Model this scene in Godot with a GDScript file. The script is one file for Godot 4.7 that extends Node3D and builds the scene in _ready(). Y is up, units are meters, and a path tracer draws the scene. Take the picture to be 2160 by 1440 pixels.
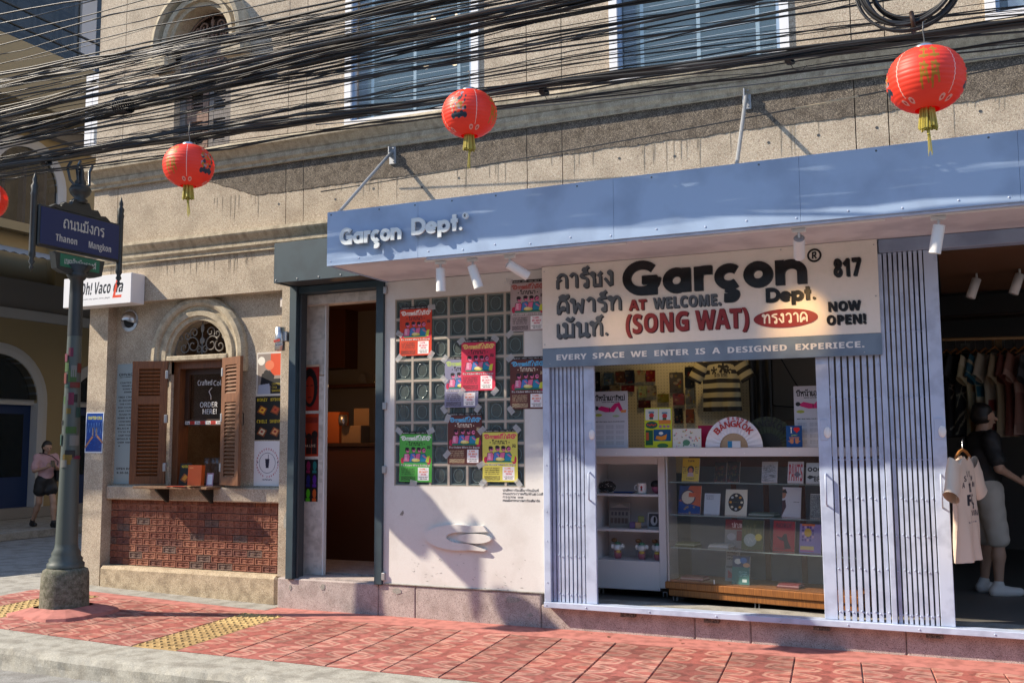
extends Node3D

# ---------------------------------------------------------------- state
var M = {}
var used = {}
var R = RandomNumberGenerator.new()
var A: Image
var ax = 4
var ay = 4
var arow = 0
var runs = {}
var fonts = {}
const SUN_DIR := Vector3(2.15, -1.85, -1.0)

func lin(r, g, b, a = 1.0) -> Color:
	return Color(r, g, b, a).linear_to_srgb()

# ---------------------------------------------------------------- camera, sky, sun
func world_setup() -> void:
	var cam = Camera3D.new()
	cam.name = "camera"
	cam.fov = 38.148
	cam.near = 0.1
	cam.far = 400.0
	add_child(cam)
	cam.transform = Transform3D(Basis(Vector3(0.91311357, -0.00628462, -0.40765686), Vector3(0.0470657, 0.99482124, 0.09008621), Vector3(0.40497954, -0.1014456, 0.90868056)).orthonormalized(), Vector3(0, 1.6, 8.0997))
	cam.current = true
	var env = Environment.new()
	env.background_mode = Environment.BG_SKY
	var sm = ProceduralSkyMaterial.new()
	sm.sky_top_color = Color(0.37, 0.49, 0.655)
	sm.sky_horizon_color = Color(0.73, 0.77, 0.81)
	sm.sky_curve = 0.18
	sm.ground_bottom_color = Color(0.30, 0.28, 0.26)
	sm.ground_horizon_color = Color(0.55, 0.55, 0.55)
	sm.sky_energy_multiplier = 1.2
	var sky = Sky.new()
	sky.sky_material = sm
	env.sky = sky
	env.tonemap_mode = Environment.TONE_MAPPER_LINEAR
	env.tonemap_exposure = 1.85
	env.sdfgi_enabled = true
	env.ssao_enabled = true
	env.ssil_enabled = true
	var we = WorldEnvironment.new()
	we.name = "world_environment"
	we.environment = env
	add_child(we)
	var sun = DirectionalLight3D.new()
	sun.name = "sun"
	sun.light_energy = 1.45
	sun.light_color = Color(1.0, 0.945, 0.86)
	sun.light_angular_distance = 0.53
	sun.shadow_enabled = true
	add_child(sun)
	sun.look_at_from_position(Vector3.ZERO, SUN_DIR, Vector3.UP)

# ---------------------------------------------------------------- mesh helpers
func S(smooth = false) -> SurfaceTool:
	var s = SurfaceTool.new()
	s.begin(Mesh.PRIMITIVE_TRIANGLES)
	s.set_smooth_group(0 if smooth else -1)
	return s

func fin(s: SurfaceTool) -> ArrayMesh:
	s.generate_normals()
	return s.commit()

func tri(s, a, b, c) -> void:
	s.add_vertex(a)
	s.add_vertex(b)
	s.add_vertex(c)

func quad(s, a, b, c, d) -> void:
	tri(s, a, b, c)
	tri(s, a, c, d)

func bx(s, x0, x1, y0, y1, z0, z1) -> void:
	var p = []
	for i in 8:
		p.append(Vector3(x1 if i & 1 else x0, y1 if i & 2 else y0, z1 if i & 4 else z0))
	for f in [[6, 7, 5, 4], [3, 2, 0, 1], [7, 3, 1, 5], [2, 6, 4, 0], [2, 3, 7, 6], [4, 5, 1, 0]]:
		quad(s, p[f[0]], p[f[1]], p[f[2]], p[f[3]])

# chamfered box: centre c, half size h, chamfer b
func cbx(s, c: Vector3, h: Vector3, b: float) -> void:
	b = minf(b, minf(h.x, minf(h.y, h.z)) * 0.9)
	for a in 3:
		var u = (a + 1) % 3
		var v = (a + 2) % 3
		for sg in [-1.0, 1.0]:
			var q = []
			for e in [[-1, -1], [1, -1], [1, 1], [-1, 1]]:
				var p = Vector3.ZERO
				p[a] = sg * h[a]
				p[u] = e[0] * (h[u] - b)
				p[v] = e[1] * (h[v] - b)
				q.append(c + p)
			if sg > 0:
				quad(s, q[3], q[2], q[1], q[0])
			else:
				quad(s, q[0], q[1], q[2], q[3])
		for su in [-1.0, 1.0]:
			for sv in [-1.0, 1.0]:
				var p0 = Vector3.ZERO
				var p1 = Vector3.ZERO
				p0[u] = su * h[u]
				p0[v] = sv * (h[v] - b)
				p1[u] = su * (h[u] - b)
				p1[v] = sv * h[v]
				var e = Vector3.ZERO
				e[a] = h[a] - b
				if su * sv > 0:
					quad(s, c + p0 - e, c + p1 - e, c + p1 + e, c + p0 + e)
				else:
					quad(s, c + p0 + e, c + p1 + e, c + p1 - e, c + p0 - e)
	for i in 8:
		var g = Vector3(1.0 if i & 1 else -1.0, 1.0 if i & 2 else -1.0, 1.0 if i & 4 else -1.0)
		var k = h - Vector3(b, b, b)
		var a1 = c + Vector3(g.x * h.x, g.y * k.y, g.z * k.z)
		var a2 = c + Vector3(g.x * k.x, g.y * h.y, g.z * k.z)
		var a3 = c + Vector3(g.x * k.x, g.y * k.y, g.z * h.z)
		if g.x * g.y * g.z > 0:
			tri(s, a1, a3, a2)
		else:
			tri(s, a1, a2, a3)

func cb(x0, x1, y0, y1, z0, z1, b = 0.006) -> SurfaceTool:
	var s = S()
	cbx(s, Vector3((x0 + x1) * 0.5, (y0 + y1) * 0.5, (z0 + z1) * 0.5), Vector3(absf(x1 - x0), absf(y1 - y0), absf(z1 - z0)) * 0.5, b)
	return s

func frame_of(d: Vector3) -> Array:
	var u = d.cross(Vector3.UP)
	if u.length() < 0.05:
		u = d.cross(Vector3.RIGHT)
	u = u.normalized()
	return [u, u.cross(d.normalized()).normalized()]

func cyl(s, a: Vector3, b: Vector3, ra: float, rb: float, n = 12, caps = true) -> void:
	var f = frame_of(b - a)
	for i in n:
		var t0 = TAU * i / n
		var t1 = TAU * (i + 1) / n
		var d0: Vector3 = f[0] * cos(t0) + f[1] * sin(t0)
		var d1: Vector3 = f[0] * cos(t1) + f[1] * sin(t1)
		quad(s, a + d0 * ra, a + d1 * ra, b + d1 * rb, b + d0 * rb)
		if caps:
			tri(s, a, a + d1 * ra, a + d0 * ra)
			tri(s, b, b + d0 * rb, b + d1 * rb)

func tube(s, pts, r: float, n = 6) -> void:
	var f = frame_of(pts[1] - pts[0])
	var u: Vector3 = f[0]
	var prev = []
	for i in pts.size():
		var d: Vector3 = (pts[mini(i + 1, pts.size() - 1)] - pts[maxi(i - 1, 0)]).normalized()
		u = (u - d * u.dot(d)).normalized()
		var v = u.cross(d)
		var ring = []
		for k in n:
			ring.append(pts[i] + (u * cos(TAU * k / n) + v * sin(TAU * k / n)) * r)
		if i:
			for k in n:
				quad(s, prev[k], prev[(k + 1) % n], ring[(k + 1) % n], ring[k])
		if i == 0 or i == pts.size() - 1:
			for k in n:
				tri(s, pts[i], ring[k], ring[(k + 1) % n])
		prev = ring

func lathe(s, c: Vector3, prof, n = 20) -> void:
	for j in prof.size() - 1:
		for i in n:
			var d0 = Vector3(cos(TAU * i / n), 0, sin(TAU * i / n))
			var d1 = Vector3(cos(TAU * (i + 1) / n), 0, sin(TAU * (i + 1) / n))
			var p: Vector2 = prof[j]
			var q: Vector2 = prof[j + 1]
			if p.x < 1e-5:
				tri(s, c + Vector3(0, p.y, 0), c + d1 * q.x + Vector3(0, q.y, 0), c + d0 * q.x + Vector3(0, q.y, 0))
			elif q.x < 1e-5:
				tri(s, c + d0 * p.x + Vector3(0, p.y, 0), c + d1 * p.x + Vector3(0, p.y, 0), c + Vector3(0, q.y, 0))
			else:
				quad(s, c + d0 * p.x + Vector3(0, p.y, 0), c + d1 * p.x + Vector3(0, p.y, 0), c + d1 * q.x + Vector3(0, q.y, 0), c + d0 * q.x + Vector3(0, q.y, 0))

func ball(s, c: Vector3, r: Vector3, n = 12, m = 8) -> void:
	var pt = func(i, j): return c + Vector3(r.x * sin(PI * j / m) * cos(TAU * i / n), r.y * cos(PI * j / m), r.z * sin(PI * j / m) * sin(TAU * i / n))
	for j in m:
		for i in n:
			if j == 0:
				tri(s, pt.call(0, 0), pt.call(i + 1, 1), pt.call(i, 1))
			elif j == m - 1:
				tri(s, pt.call(i, j), pt.call(i + 1, j), pt.call(0, m))
			else:
				quad(s, pt.call(i, j), pt.call(i + 1, j), pt.call(i + 1, j + 1), pt.call(i, j + 1))

func prism(s, poly: PackedVector2Array, z0: float, z1: float) -> void:
	if not Geometry2D.is_polygon_clockwise(poly):
		poly = poly.duplicate()
		poly.reverse()
	var t = Geometry2D.triangulate_polygon(poly)
	for i in range(0, t.size(), 3):
		var a = poly[t[i]]
		var b = poly[t[i + 1]]
		var c = poly[t[i + 2]]
		if (b - a).cross(c - a) > 0:
			var w = b
			b = c
			c = w
		tri(s, Vector3(a.x, a.y, z1), Vector3(b.x, b.y, z1), Vector3(c.x, c.y, z1))
		tri(s, Vector3(a.x, a.y, z0), Vector3(c.x, c.y, z0), Vector3(b.x, b.y, z0))
	for i in poly.size():
		var a = poly[i]
		var b = poly[(i + 1) % poly.size()]
		quad(s, Vector3(a.x, a.y, z1), Vector3(a.x, a.y, z0), Vector3(b.x, b.y, z0), Vector3(b.x, b.y, z1))

func ring(s, cx, cy, r0, r1, z0, z1, n = 28, a0 = 0.0, a1 = TAU, sx = 1.0) -> void:
	for i in n:
		var t0: float = a0 + (a1 - a0) * i / n
		var t1: float = a0 + (a1 - a0) * (i + 1) / n
		var p = func(r, t, z): return Vector3(cx + r * cos(t) * sx, cy + r * sin(t), z)
		quad(s, p.call(r0, t0, z1), p.call(r0, t1, z1), p.call(r1, t1, z1), p.call(r1, t0, z1))
		quad(s, p.call(r1, t0, z1), p.call(r1, t1, z1), p.call(r1, t1, z0), p.call(r1, t0, z0))
		quad(s, p.call(r0, t0, z0), p.call(r0, t1, z0), p.call(r0, t1, z1), p.call(r0, t0, z1))

# sweep a profile (Vector2 out, along-normal) along a planar path in XY with outward offsets
func moulding(s, pts, prof, z: float) -> void:
	var n: int = pts.size()
	for i in n - 1:
		var na = norm2(pts, i)
		var nb = norm2(pts, i + 1)
		for j in prof.size() - 1:
			var p: Vector2 = prof[j]
			var q: Vector2 = prof[j + 1]
			var a: Vector2 = pts[i]
			var b: Vector2 = pts[i + 1]
			var a0 = a + na * p.x
			var a1 = a + na * q.x
			var b0 = b + nb * p.x
			var b1 = b + nb * q.x
			quad(s, Vector3(a0.x, a0.y, z + p.y), Vector3(b0.x, b0.y, z + p.y), Vector3(b1.x, b1.y, z + q.y), Vector3(a1.x, a1.y, z + q.y))

func norm2(pts, i) -> Vector2:
	var d: Vector2 = pts[mini(i + 1, pts.size() - 1)] - pts[maxi(i - 1, 0)]
	return Vector2(-d.y, d.x).normalized()

# ---------------------------------------------------------------- nodes
func numbered(called: String) -> String:
	var k: int = used.get(called, 0)
	used[called] = k + 1
	return called if k == 0 else "%s_%03d" % [called, k]

func tag(o, label, category, group = "") -> void:
	o.set_meta("label", label)
	o.set_meta("category", category)
	if group:
		o.set_meta("group", group)

func thing(called, label, category, at = Vector3.ZERO, group = "", turn = 0.0) -> Node3D:
	var o = Node3D.new()
	o.name = numbered(called)
	add_child(o)
	o.position = at
	o.rotation.y = turn
	tag(o, label, category, group)
	return o

# a part given in the thing's own axes
func part(parent, called, mesh, mat, at = Vector3.ZERO, rot = Vector3.ZERO) -> MeshInstance3D:
	var o = MeshInstance3D.new()
	o.name = called
	o.mesh = fin(mesh) if mesh is SurfaceTool else mesh
	o.material_override = mat
	o.position = at
	o.rotation = rot
	parent.add_child(o, true)
	return o

# a part given in world axes under an unturned thing
func wpart(parent, called, mesh, mat) -> MeshInstance3D:
	var off = Vector3.ZERO
	if parent.get_parent() == self:
		off = -parent.position
	return part(parent, called, mesh, mat, off)

func structure(called, mesh, mat) -> MeshInstance3D:
	var o = MeshInstance3D.new()
	o.name = numbered(called)
	o.mesh = fin(mesh) if mesh is SurfaceTool else mesh
	o.material_override = mat
	add_child(o)
	o.set_meta("kind", "structure")
	o.set_meta("label", called.replace("_", " "))
	return o

# ---------------------------------------------------------------- materials
func mk(key, c: Color, rough = 0.8, metal = 0.0) -> StandardMaterial3D:
	var m = StandardMaterial3D.new()
	m.resource_name = key
	m.albedo_color = c
	m.roughness = rough
	m.metallic = metal
	M[key] = m
	return m

func speck(n: int, base: Color, dots, sd: int, jitter = 0.03) -> Image:
	var im = Image.create(n, n, false, Image.FORMAT_RGB8)
	var r = RandomNumberGenerator.new()
	r.seed = sd
	im.fill(base)
	if jitter > 0:
		for i in n * n / 2:
			var k = r.randf_range(1 - jitter, 1 + jitter)
			im.set_pixel(r.randi() % n, r.randi() % n, Color(base.r * k, base.g * k, base.b * k))
	for d in dots:
		for i in int(d[1]):
			var sz: int = 1 + r.randi() % int(d[2])
			im.fill_rect(Rect2i(r.randi() % n, r.randi() % n, sz, 1 + r.randi() % int(d[2])), d[0])
	return im

func noise_tex(freq, c0: Color, c1: Color, sd, oct = 4, n = 512, p0 = 0.25, p1 = 0.75) -> NoiseTexture2D:
	var f = FastNoiseLite.new()
	f.seed = sd
	f.frequency = freq
	f.fractal_octaves = oct
	var t = NoiseTexture2D.new()
	t.width = n
	t.height = n
	t.seamless = true
	t.noise = f
	var g = Gradient.new()
	g.offsets = PackedFloat32Array([p0, p1])
	g.colors = PackedColorArray([c0, c1])
	t.color_ramp = g
	return t

func tex(im: Image) -> ImageTexture:
	return ImageTexture.create_from_image(im)

func grained(key, im, scale: float, rough = 0.85, coarse = null, cscale = 0.5, relief = 0.0) -> StandardMaterial3D:
	var m = mk(key, Color.WHITE, rough)
	m.albedo_texture = im if im is Texture2D else tex(im)
	m.uv1_triplanar = true
	m.uv1_world_triplanar = true
	m.uv1_scale = Vector3.ONE * scale
	if relief > 0.0:
		m.heightmap_enabled = true
		m.heightmap_texture = m.albedo_texture
		m.heightmap_scale = relief
	if coarse:
		m.detail_enabled = true
		m.detail_blend_mode = BaseMaterial3D.BLEND_MODE_MUL
		m.detail_uv_layer = BaseMaterial3D.DETAIL_UV_2
		m.detail_albedo = coarse
		m.uv2_triplanar = true
		m.uv2_world_triplanar = true
		m.uv2_scale = Vector3.ONE * cscale
	return m

func coarsened(m, coarse, cscale) -> StandardMaterial3D:
	m.detail_enabled = true
	m.detail_blend_mode = BaseMaterial3D.BLEND_MODE_MUL
	m.detail_uv_layer = BaseMaterial3D.DETAIL_UV_2
	m.detail_albedo = coarse
	m.uv2_triplanar = true
	m.uv2_world_triplanar = true
	m.uv2_scale = Vector3.ONE * cscale
	return m

func glass(key, c: Color, alpha: float, rough = 0.03) -> StandardMaterial3D:
	var m = mk(key, Color(c.r, c.g, c.b, alpha), rough)
	m.transparency = BaseMaterial3D.TRANSPARENCY_ALPHA
	return m

# ---------------------------------------------------------------- stroke lettering
const TH := {
	"ก": [8.0, "l 1 0 1 5.4 2.2 6.3 1 7.2", "c 1 7.2 3 9.9 5.6 9.4 6.6 6.6", "l 6.6 6.8 6.6 0"],
	"า": [6.2, "c 0.8 8 2.4 10 4.3 9 4.7 6.4", "l 4.7 6.6 4.7 0"],
	"ร": [6.4, "c 5.8 9.9 2.4 9.4 1.2 7.8 3.6 6.6 5 5 5 1.2", "o 4.2 1 0.9"],
	"์": [0.0, "o -3 12.2 0.9", "l -2.4 12.8 -0.6 14.6"],
	"ช": [8.2, "o 1.8 8.8 0.9", "l 2.7 8.6 2.3 6.4 2.7 5.4 2.7 0.6 6.4 0.6 6.4 6.6 5.4 7.6 7.2 10"],
	"ง": [6.4, "o 3.9 8.9 0.9", "l 4.8 8.8 4.8 1 3.6 0.5 0.8 5.2"],
	"ด": [8.0, "o 4 3.6 0.9", "l 3.1 3.8 1.7 0.4 1 0.4 1 6.4", "c 1 6.4 2.4 9.7 5 9.6 6.6 6.6", "l 6.6 6.8 6.6 0"],
	"ี": [0.0, "l -6.4 11.4 -1.2 11.4", "c -6.4 11.4 -4 13.2 -1.2 11.6", "l -1.2 11.4 -1.2 14"],
	"พ": [9.2, "o 1.5 9 0.9", "l 2.3 8.8 2.7 0.4 4.7 6.4 6.7 0.4 7.6 10"],
	"ท": [8.4, "o 1.5 9 0.9", "l 2.4 9 2.4 0", "c 2.4 5 4.2 9.2 6 9.4 6.9 7", "l 6.9 7.2 6.9 0"],
	"เ": [3.8, "l 1.2 10 1.2 1.2", "o 2 1 0.9"],
	"ม": [8.2, "o 1.6 9 0.9", "l 2.5 9 2.5 1.2", "o 1.6 1 0.9", "l 2.5 1 6.5 0.7 6.5 10"],
	"้": [0.0, "c -5.6 12.2 -4.6 13.6 -4 12 -2.4 12.4 -1.2 14.4"],
	"น": [8.4, "o 1.6 9 0.9", "l 2.5 9 2.5 0.6 5.8 2", "l 6.4 10 6.4 1.6", "o 6.9 1 0.9"],
	"ถ": [8.0, "o 1.9 1 0.9", "l 1 1.2 1 5.4 2.2 6.3 1 7.2", "c 1 7.2 3 9.9 5.6 9.4 6.6 6.6", "l 6.6 6.8 6.6 0"],
	"ั": [0.0, "o -4.6 12.4 0.8", "c -5 11.6 -3 11.6 -2 12.6 -1.2 14"],
	"ข": [8.0, "o 2 8.9 0.9", "l 2.9 8.7 2.3 6.6 3 5.6 3 0.6 6.5 0.6 6.5 10"],
	"ต": [8.0, "o 4 3.6 0.9", "l 3.1 3.8 1.7 0.4 1 0.4 1 6.4", "c 1 6.4 1.8 9.6 3.8 8.2", "c 3.8 8.2 5.8 9.6 6.6 6.6", "l 6.6 6.8 6.6 0"],
	"ส": [8.2, "c 1 7.4 3 9.8 5.6 8.8 6.4 6.4", "l 6.4 6.6 6.4 0", "l 1.4 4.4 1.4 0", "o 2.2 4.8 0.9", "l 5.6 8.4 7.6 10.8"],
	"ธ": [8.0, "c 6.8 9.9 2.4 9.4 1.4 7.6 4.6 6.8 6.6 5.2", "l 6.6 5.4 6.6 0.6 1.2 0.6 1.2 4", "o 2 4.4 0.8"],
	"ว": [6.8, "c 0.8 8 2.8 10 4.8 9 5.4 6.4", "l 5.4 6.6 5.4 1.2", "o 4.6 1 0.9"],
	"ศ": [8.2, "o 4 3.6 0.9", "l 3.1 3.8 1.4 0.4 1.2 6.4", "c 1.2 6.4 2.4 9.7 5 9.6 6.4 6.6", "l 6.4 6.8 6.4 0", "l 5.6 8.6 7.6 10.8"],
	"ป": [8.2, "o 1.6 9 0.9", "l 2.5 9 2.5 0.6 6.6 0.6 6.6 13"],
	"ห": [8.4, "o 1.5 9 0.9", "l 2.4 9 2.4 0", "c 2.4 5 3.6 6 4.6 8.4", "o 6 9 0.9", "l 6.6 8.4 5 6.2 6.8 5.2 6.8 0"],
	"อ": [7.8, "c 1 7.6 3 10 5.8 9 6.4 5 6.2 1.4 3.8 0.4 1.4 1.2 1.3 4", "o 2.2 4.6 0.9"],
	"ใ": [5.2, "l 2.6 0 2.6 8", "c 2.6 8 0.8 10.4 2 12.4 4.4 11.4", "o 3.4 10.6 0.8"],
	"่": [0.0, "l -1.8 11.6 -1.8 14.2"],
	"โ": [5.2, "l 2.6 0 2.6 9.6", "c 2.6 9.6 0.8 11.4 4.4 12.6 0.8 13.2"],
	"ภ": [8.2, "o 1.5 1 0.9", "l 2.3 1.2 2.3 5.4 1.2 6.4 2.3 7.4", "c 2.3 7.4 4 9.9 6 9.4 6.9 6.6", "l 6.9 6.8 6.9 0"],
	"จ": [7.6, "c 1 8 3 10 5.4 9 6.2 6.4", "l 6.2 6.6 6.2 0.6 4.2 2.6", "o 3.4 3.4 0.9"],
	"ณ": [9.0, "o 1.6 1 0.9", "l 2.4 1.2 2.4 6 1.4 7", "c 1.4 7 3 10 5 9 5.4 6.4", "l 5.4 6.6 5.4 0.6 8 0.6", "l 7.6 10 7.6 1"],
	".": [3.4, "d 1.6 1 1.0"], " ": [4.0],
	"G": [10.2, "a 5 5 3.9 42 360", "l 5.1 4.3 9 4.3", "l 7.9 5.3 7.9 0", "l 8.9 1.1 5 1.1"],
	"a": [8.0, "o 3.7 3.5 2.5", "l 6.2 7 6.2 0"],
	"r": [5.0, "l 1.2 0 1.2 7", "c 1.2 3.6 1.8 5.7 4.6 5.85"],
	"ç": [6.9, "a 3.7 3.5 2.5 48 312", "l 3.8 0.6 3.6 -1.1", "c 3.4 -0.9 5 -1.5 4.4 -2.6 2.4 -2.6"],
	"o": [7.6, "o 3.7 3.5 2.5"],
	"n": [8.0, "l 1.2 0 1.2 7", "a 3.75 3.3 2.5 0 180", "l 6.25 3.5 6.25 0"],
	"D": [8.8, "l 1.2 0 1.2 10", "l 1.2 8.9 4.1 8.9", "a 4 5 3.9 -92 92", "l 4.1 1.1 1.2 1.1"],
	"e": [7.4, "a 3.7 3.5 2.5 0 318", "l 1.2 3.2 6.3 3.2"],
	"p": [7.9, "l 1.2 7 1.2 -2.8", "o 4 3.5 2.5"],
	"t": [4.6, "l 2.3 9.6 2.3 0", "l 0.2 6 4.2 6"],
	"R": [8.0, "l 1.6 0 1.6 10", "c 1.6 9.2 5.4 9.6 5.8 7 4.8 5 1.6 4.8", "l 3.6 4.8 6.6 0"],
}

# -> [[kind, pts] ...] with kind l (open line), o (ring: centre, r), d (disc)
func strokes_of(ch: String) -> Array:
	var out = []
	if not TH.has(ch):
		return out
	for st in TH[ch].slice(1):
		var t: PackedStringArray = st.split(" ")
		var v = []
		for k in range(1, t.size()):
			v.append(float(t[k]))
		match t[0]:
			"o", "d":
				out.append([t[0], [Vector2(v[0], v[1]), v[2]]])
			"a":
				var pts = PackedVector2Array()
				for k in 25:
					var an = deg_to_rad(v[3] + (v[4] - v[3]) * k / 24.0)
					pts.append(Vector2(v[0] + v[2] * cos(an), v[1] + v[2] * sin(an)))
				out.append(["l", pts])
			"l":
				var pts = PackedVector2Array()
				for k in range(0, v.size(), 2):
					pts.append(Vector2(v[k], v[k + 1]))
				out.append(["l", pts])
			"c":
				var q = []
				for k in range(0, v.size(), 2):
					q.append(Vector2(v[k], v[k + 1]))
				var pts = PackedVector2Array()
				for k in q.size() - 1:
					var p0: Vector2 = q[maxi(k - 1, 0)]
					var p3: Vector2 = q[mini(k + 2, q.size() - 1)]
					for j in 5:
						pts.append(q[k].cubic_interpolate(q[k + 1], p0, p3, j / 5.0))
				pts.append(q[-1])
				out.append(["l", pts])
	return out

func stroke_width(text: String) -> float:
	var w = 0.0
	for ch in text:
		w += TH[ch][0] if TH.has(ch) else 0.0
	return w

# raised letters: one part per sign of the text, fitted to x0..x1, baseline y, height of a consonant h
func letters(parent, text: String, x0, x1, y, h, z, depth, wd, mat, shear = 0.0) -> void:
	var kx: float = (x1 - x0) / stroke_width(text)
	var ky: float = h / 10.0
	var pen = 0.0
	for ch in text:
		var s = S()
		var n = 0
		for st in strokes_of(ch):
			var zz: float = z + depth + n * 0.0003
			if st[0] == "l":
				var pts = PackedVector2Array()
				for p in st[1]:
					pts.append(Vector2(x0 + (pen + p.x) * kx + shear * p.y * ky, y + p.y * ky))
				for poly in Geometry2D.offset_polyline(pts, wd * 0.5, Geometry2D.JOIN_MITER, Geometry2D.END_BUTT):
					if not Geometry2D.is_polygon_clockwise(poly):
						prism(s, poly, z, zz)
			elif st[0] == "o":
				var c: Vector2 = st[1][0]
				var rr: float = st[1][1] * ky
				ring(s, x0 + (pen + c.x) * kx, y + c.y * ky, maxf(rr - wd * 0.5, 0.001), rr + wd * 0.5, z, zz, 24, 0.0, TAU, 0.5 + 0.5 * kx / ky)
			else:
				var c: Vector2 = st[1][0]
				ring(s, x0 + (pen + c.x) * kx, y + c.y * ky, 0.0, st[1][1] * ky, z, zz, 16)
			n += 1
		if n:
			wpart(parent, "letter", s, mat)
		pen += TH[ch][0] if TH.has(ch) else 0.0

func sysfont(bold: bool, serif = false) -> Font:
	var key = "%s%s" % [bold, serif]
	if not fonts.has(key):
		var f = SystemFont.new()
		f.font_names = PackedStringArray(["Droid Serif" if serif else "Droid Sans"])
		f.font_weight = 700 if bold else 400
		fonts[key] = f
	return fonts[key]

func ccw(poly) -> PackedVector2Array:
	var q = PackedVector2Array(poly)
	if Geometry2D.is_polygon_clockwise(q):
		q.reverse()
	return q

# join the holes to the outline by bridges
func bridged(outer: PackedVector2Array, holes: Array) -> PackedVector2Array:
	var poly = outer.duplicate()
	for h in holes:
		var best = [1e9, 0, 0]
		for i in poly.size():
			for j in h.size():
				var d = poly[i].distance_squared_to(h[j])
				if d < best[0]:
					best = [d, i, j]
		var out = PackedVector2Array()
		for i in best[1] + 1:
			out.append(poly[i])
		for j in h.size() + 1:
			out.append(h[(best[2] - j + 2 * h.size()) % h.size()])
		for i in range(best[1], poly.size()):
			out.append(poly[i])
		poly = out
	return poly

# raised words, one part per letter, fitted to a box in the thing's XY plane
func words(parent, called, text, x0, x1, y0, y1, z, depth, mat, fat = 0.0, serif = false, bold = true) -> void:
	var glyphs = []
	var pen = 0.0
	var lo = Vector2(1e9, 1e9)
	var hi = -lo
	for ch in text:
		var g = glyph(ch, bold, serif)
		var outers = []
		var holes = []
		var big = 0.0
		var sgn = false
		for p in g[0]:
			var a = 0.0
			for k in p.size():
				a += p[k].cross(p[(k + 1) % p.size()])
			if absf(a) > big:
				big = absf(a)
				sgn = a > 0
		for p in g[0]:
			var a = 0.0
			for k in p.size():
				a += p[k].cross(p[(k + 1) % p.size()])
			var q = PackedVector2Array()
			for v in p:
				q.append(Vector2(v.x + pen, v.y) * 100.0)
			q = ccw(q)
			var out = (a > 0) == sgn
			if fat != 0.0:
				var w = Geometry2D.offset_polygon(q, fat * (2.4 if out else -2.4), Geometry2D.JOIN_MITER)
				if w.size():
					q = ccw(w[0])
			(outers if out else holes).append(q)
			for v in q:
				lo = lo.min(v)
				hi = hi.max(v)
		glyphs.append([outers, holes])
		pen += g[1] + fat * 0.02
	var sc = Vector2((x1 - x0) / (hi.x - lo.x), (y1 - y0) / (hi.y - lo.y))
	for g in glyphs:
		if g[0].is_empty():
			continue
		var s = S()
		for o in g[0]:
			var mine = []
			for h in g[1]:
				if Geometry2D.is_point_in_polygon(h[0], o):
					mine.append(h)
			var rings = [o] + mine
			for k in rings.size():
				var q = PackedVector2Array()
				for v in rings[k]:
					q.append(Vector2(x0, y0) + (v - lo) * sc)
				rings[k] = q
			var poly = bridged(rings[0], rings.slice(1))
			var t = Geometry2D.triangulate_polygon(poly)
			for i in range(0, t.size(), 3):
				tri(s, Vector3(poly[t[i]].x, poly[t[i]].y, z + depth), Vector3(poly[t[i + 2]].x, poly[t[i + 2]].y, z + depth), Vector3(poly[t[i + 1]].x, poly[t[i + 1]].y, z + depth))
			for q in rings:
				for i in q.size():
					var a = q[i]
					var b = q[(i + 1) % q.size()]
					quad(s, Vector3(a.x, a.y, z + depth), Vector3(b.x, b.y, z + depth), Vector3(b.x, b.y, z), Vector3(a.x, a.y, z))
		wpart(parent, called, s, mat)

# ---------------------------------------------------------------- print: an atlas of flat artwork
func cell(w: int, h: int) -> Rect2i:
	if ax + w + 4 > 2048:
		ax = 4
		ay += arow + 4
		arow = 0
	var r = Rect2i(ax, ay, w, h)
	ax += w + 4
	arow = maxi(arow, h)
	if ay + h > 2046:
		push_error("atlas full")
	return r

func fr(r: Rect2i, x, y, w, h, c: Color) -> void:
	A.fill_rect(Rect2i(r.position.x + int(x * r.size.x), r.position.y + int(y * r.size.y), maxi(1, int(round(w * r.size.x))), maxi(1, int(round(h * r.size.y)))).intersection(r.grow(1)), c)

func bg(r: Rect2i, c: Color) -> void:
	A.fill_rect(r.grow(2), c)

# even-odd scan fill of several contours in cell fractions
func fpp(r: Rect2i, polys: Array, c: Color) -> void:
	var lo = 1e9
	var hi = -1e9
	var px = []
	for p in polys:
		var q = PackedVector2Array()
		for v in p:
			var w = Vector2(r.position.x + v.x * r.size.x, r.position.y + v.y * r.size.y)
			q.append(w)
			lo = minf(lo, w.y)
			hi = maxf(hi, w.y)
		px.append(q)
	for y in range(maxi(int(lo), r.position.y), mini(int(hi) + 1, r.end.y)):
		var yc = y + 0.5
		var xs = []
		for q in px:
			for i in q.size():
				var a: Vector2 = q[i]
				var b: Vector2 = q[(i + 1) % q.size()]
				if (a.y <= yc) != (b.y <= yc):
					xs.append(a.x + (yc - a.y) / (b.y - a.y) * (b.x - a.x))
		xs.sort()
		for i in range(0, xs.size() - 1, 2):
			var x0 = maxi(int(round(xs[i])), r.position.x)
			var x1 = mini(int(round(xs[i + 1])), r.end.x)
			if x1 > x0:
				A.fill_rect(Rect2i(x0, y, x1 - x0, 1), c)

func fp(r, flat: Array, c: Color) -> void:
	var q = PackedVector2Array()
	for i in range(0, flat.size(), 2):
		q.append(Vector2(flat[i], flat[i + 1]))
	fpp(r, [q], c)

func fe(r, cx, cy, rx, ry, c: Color, n = 20) -> void:
	var q = PackedVector2Array()
	for i in n:
		q.append(Vector2(cx + rx * cos(TAU * i / n), cy + ry * sin(TAU * i / n)))
	fpp(r, [q], c)

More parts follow.
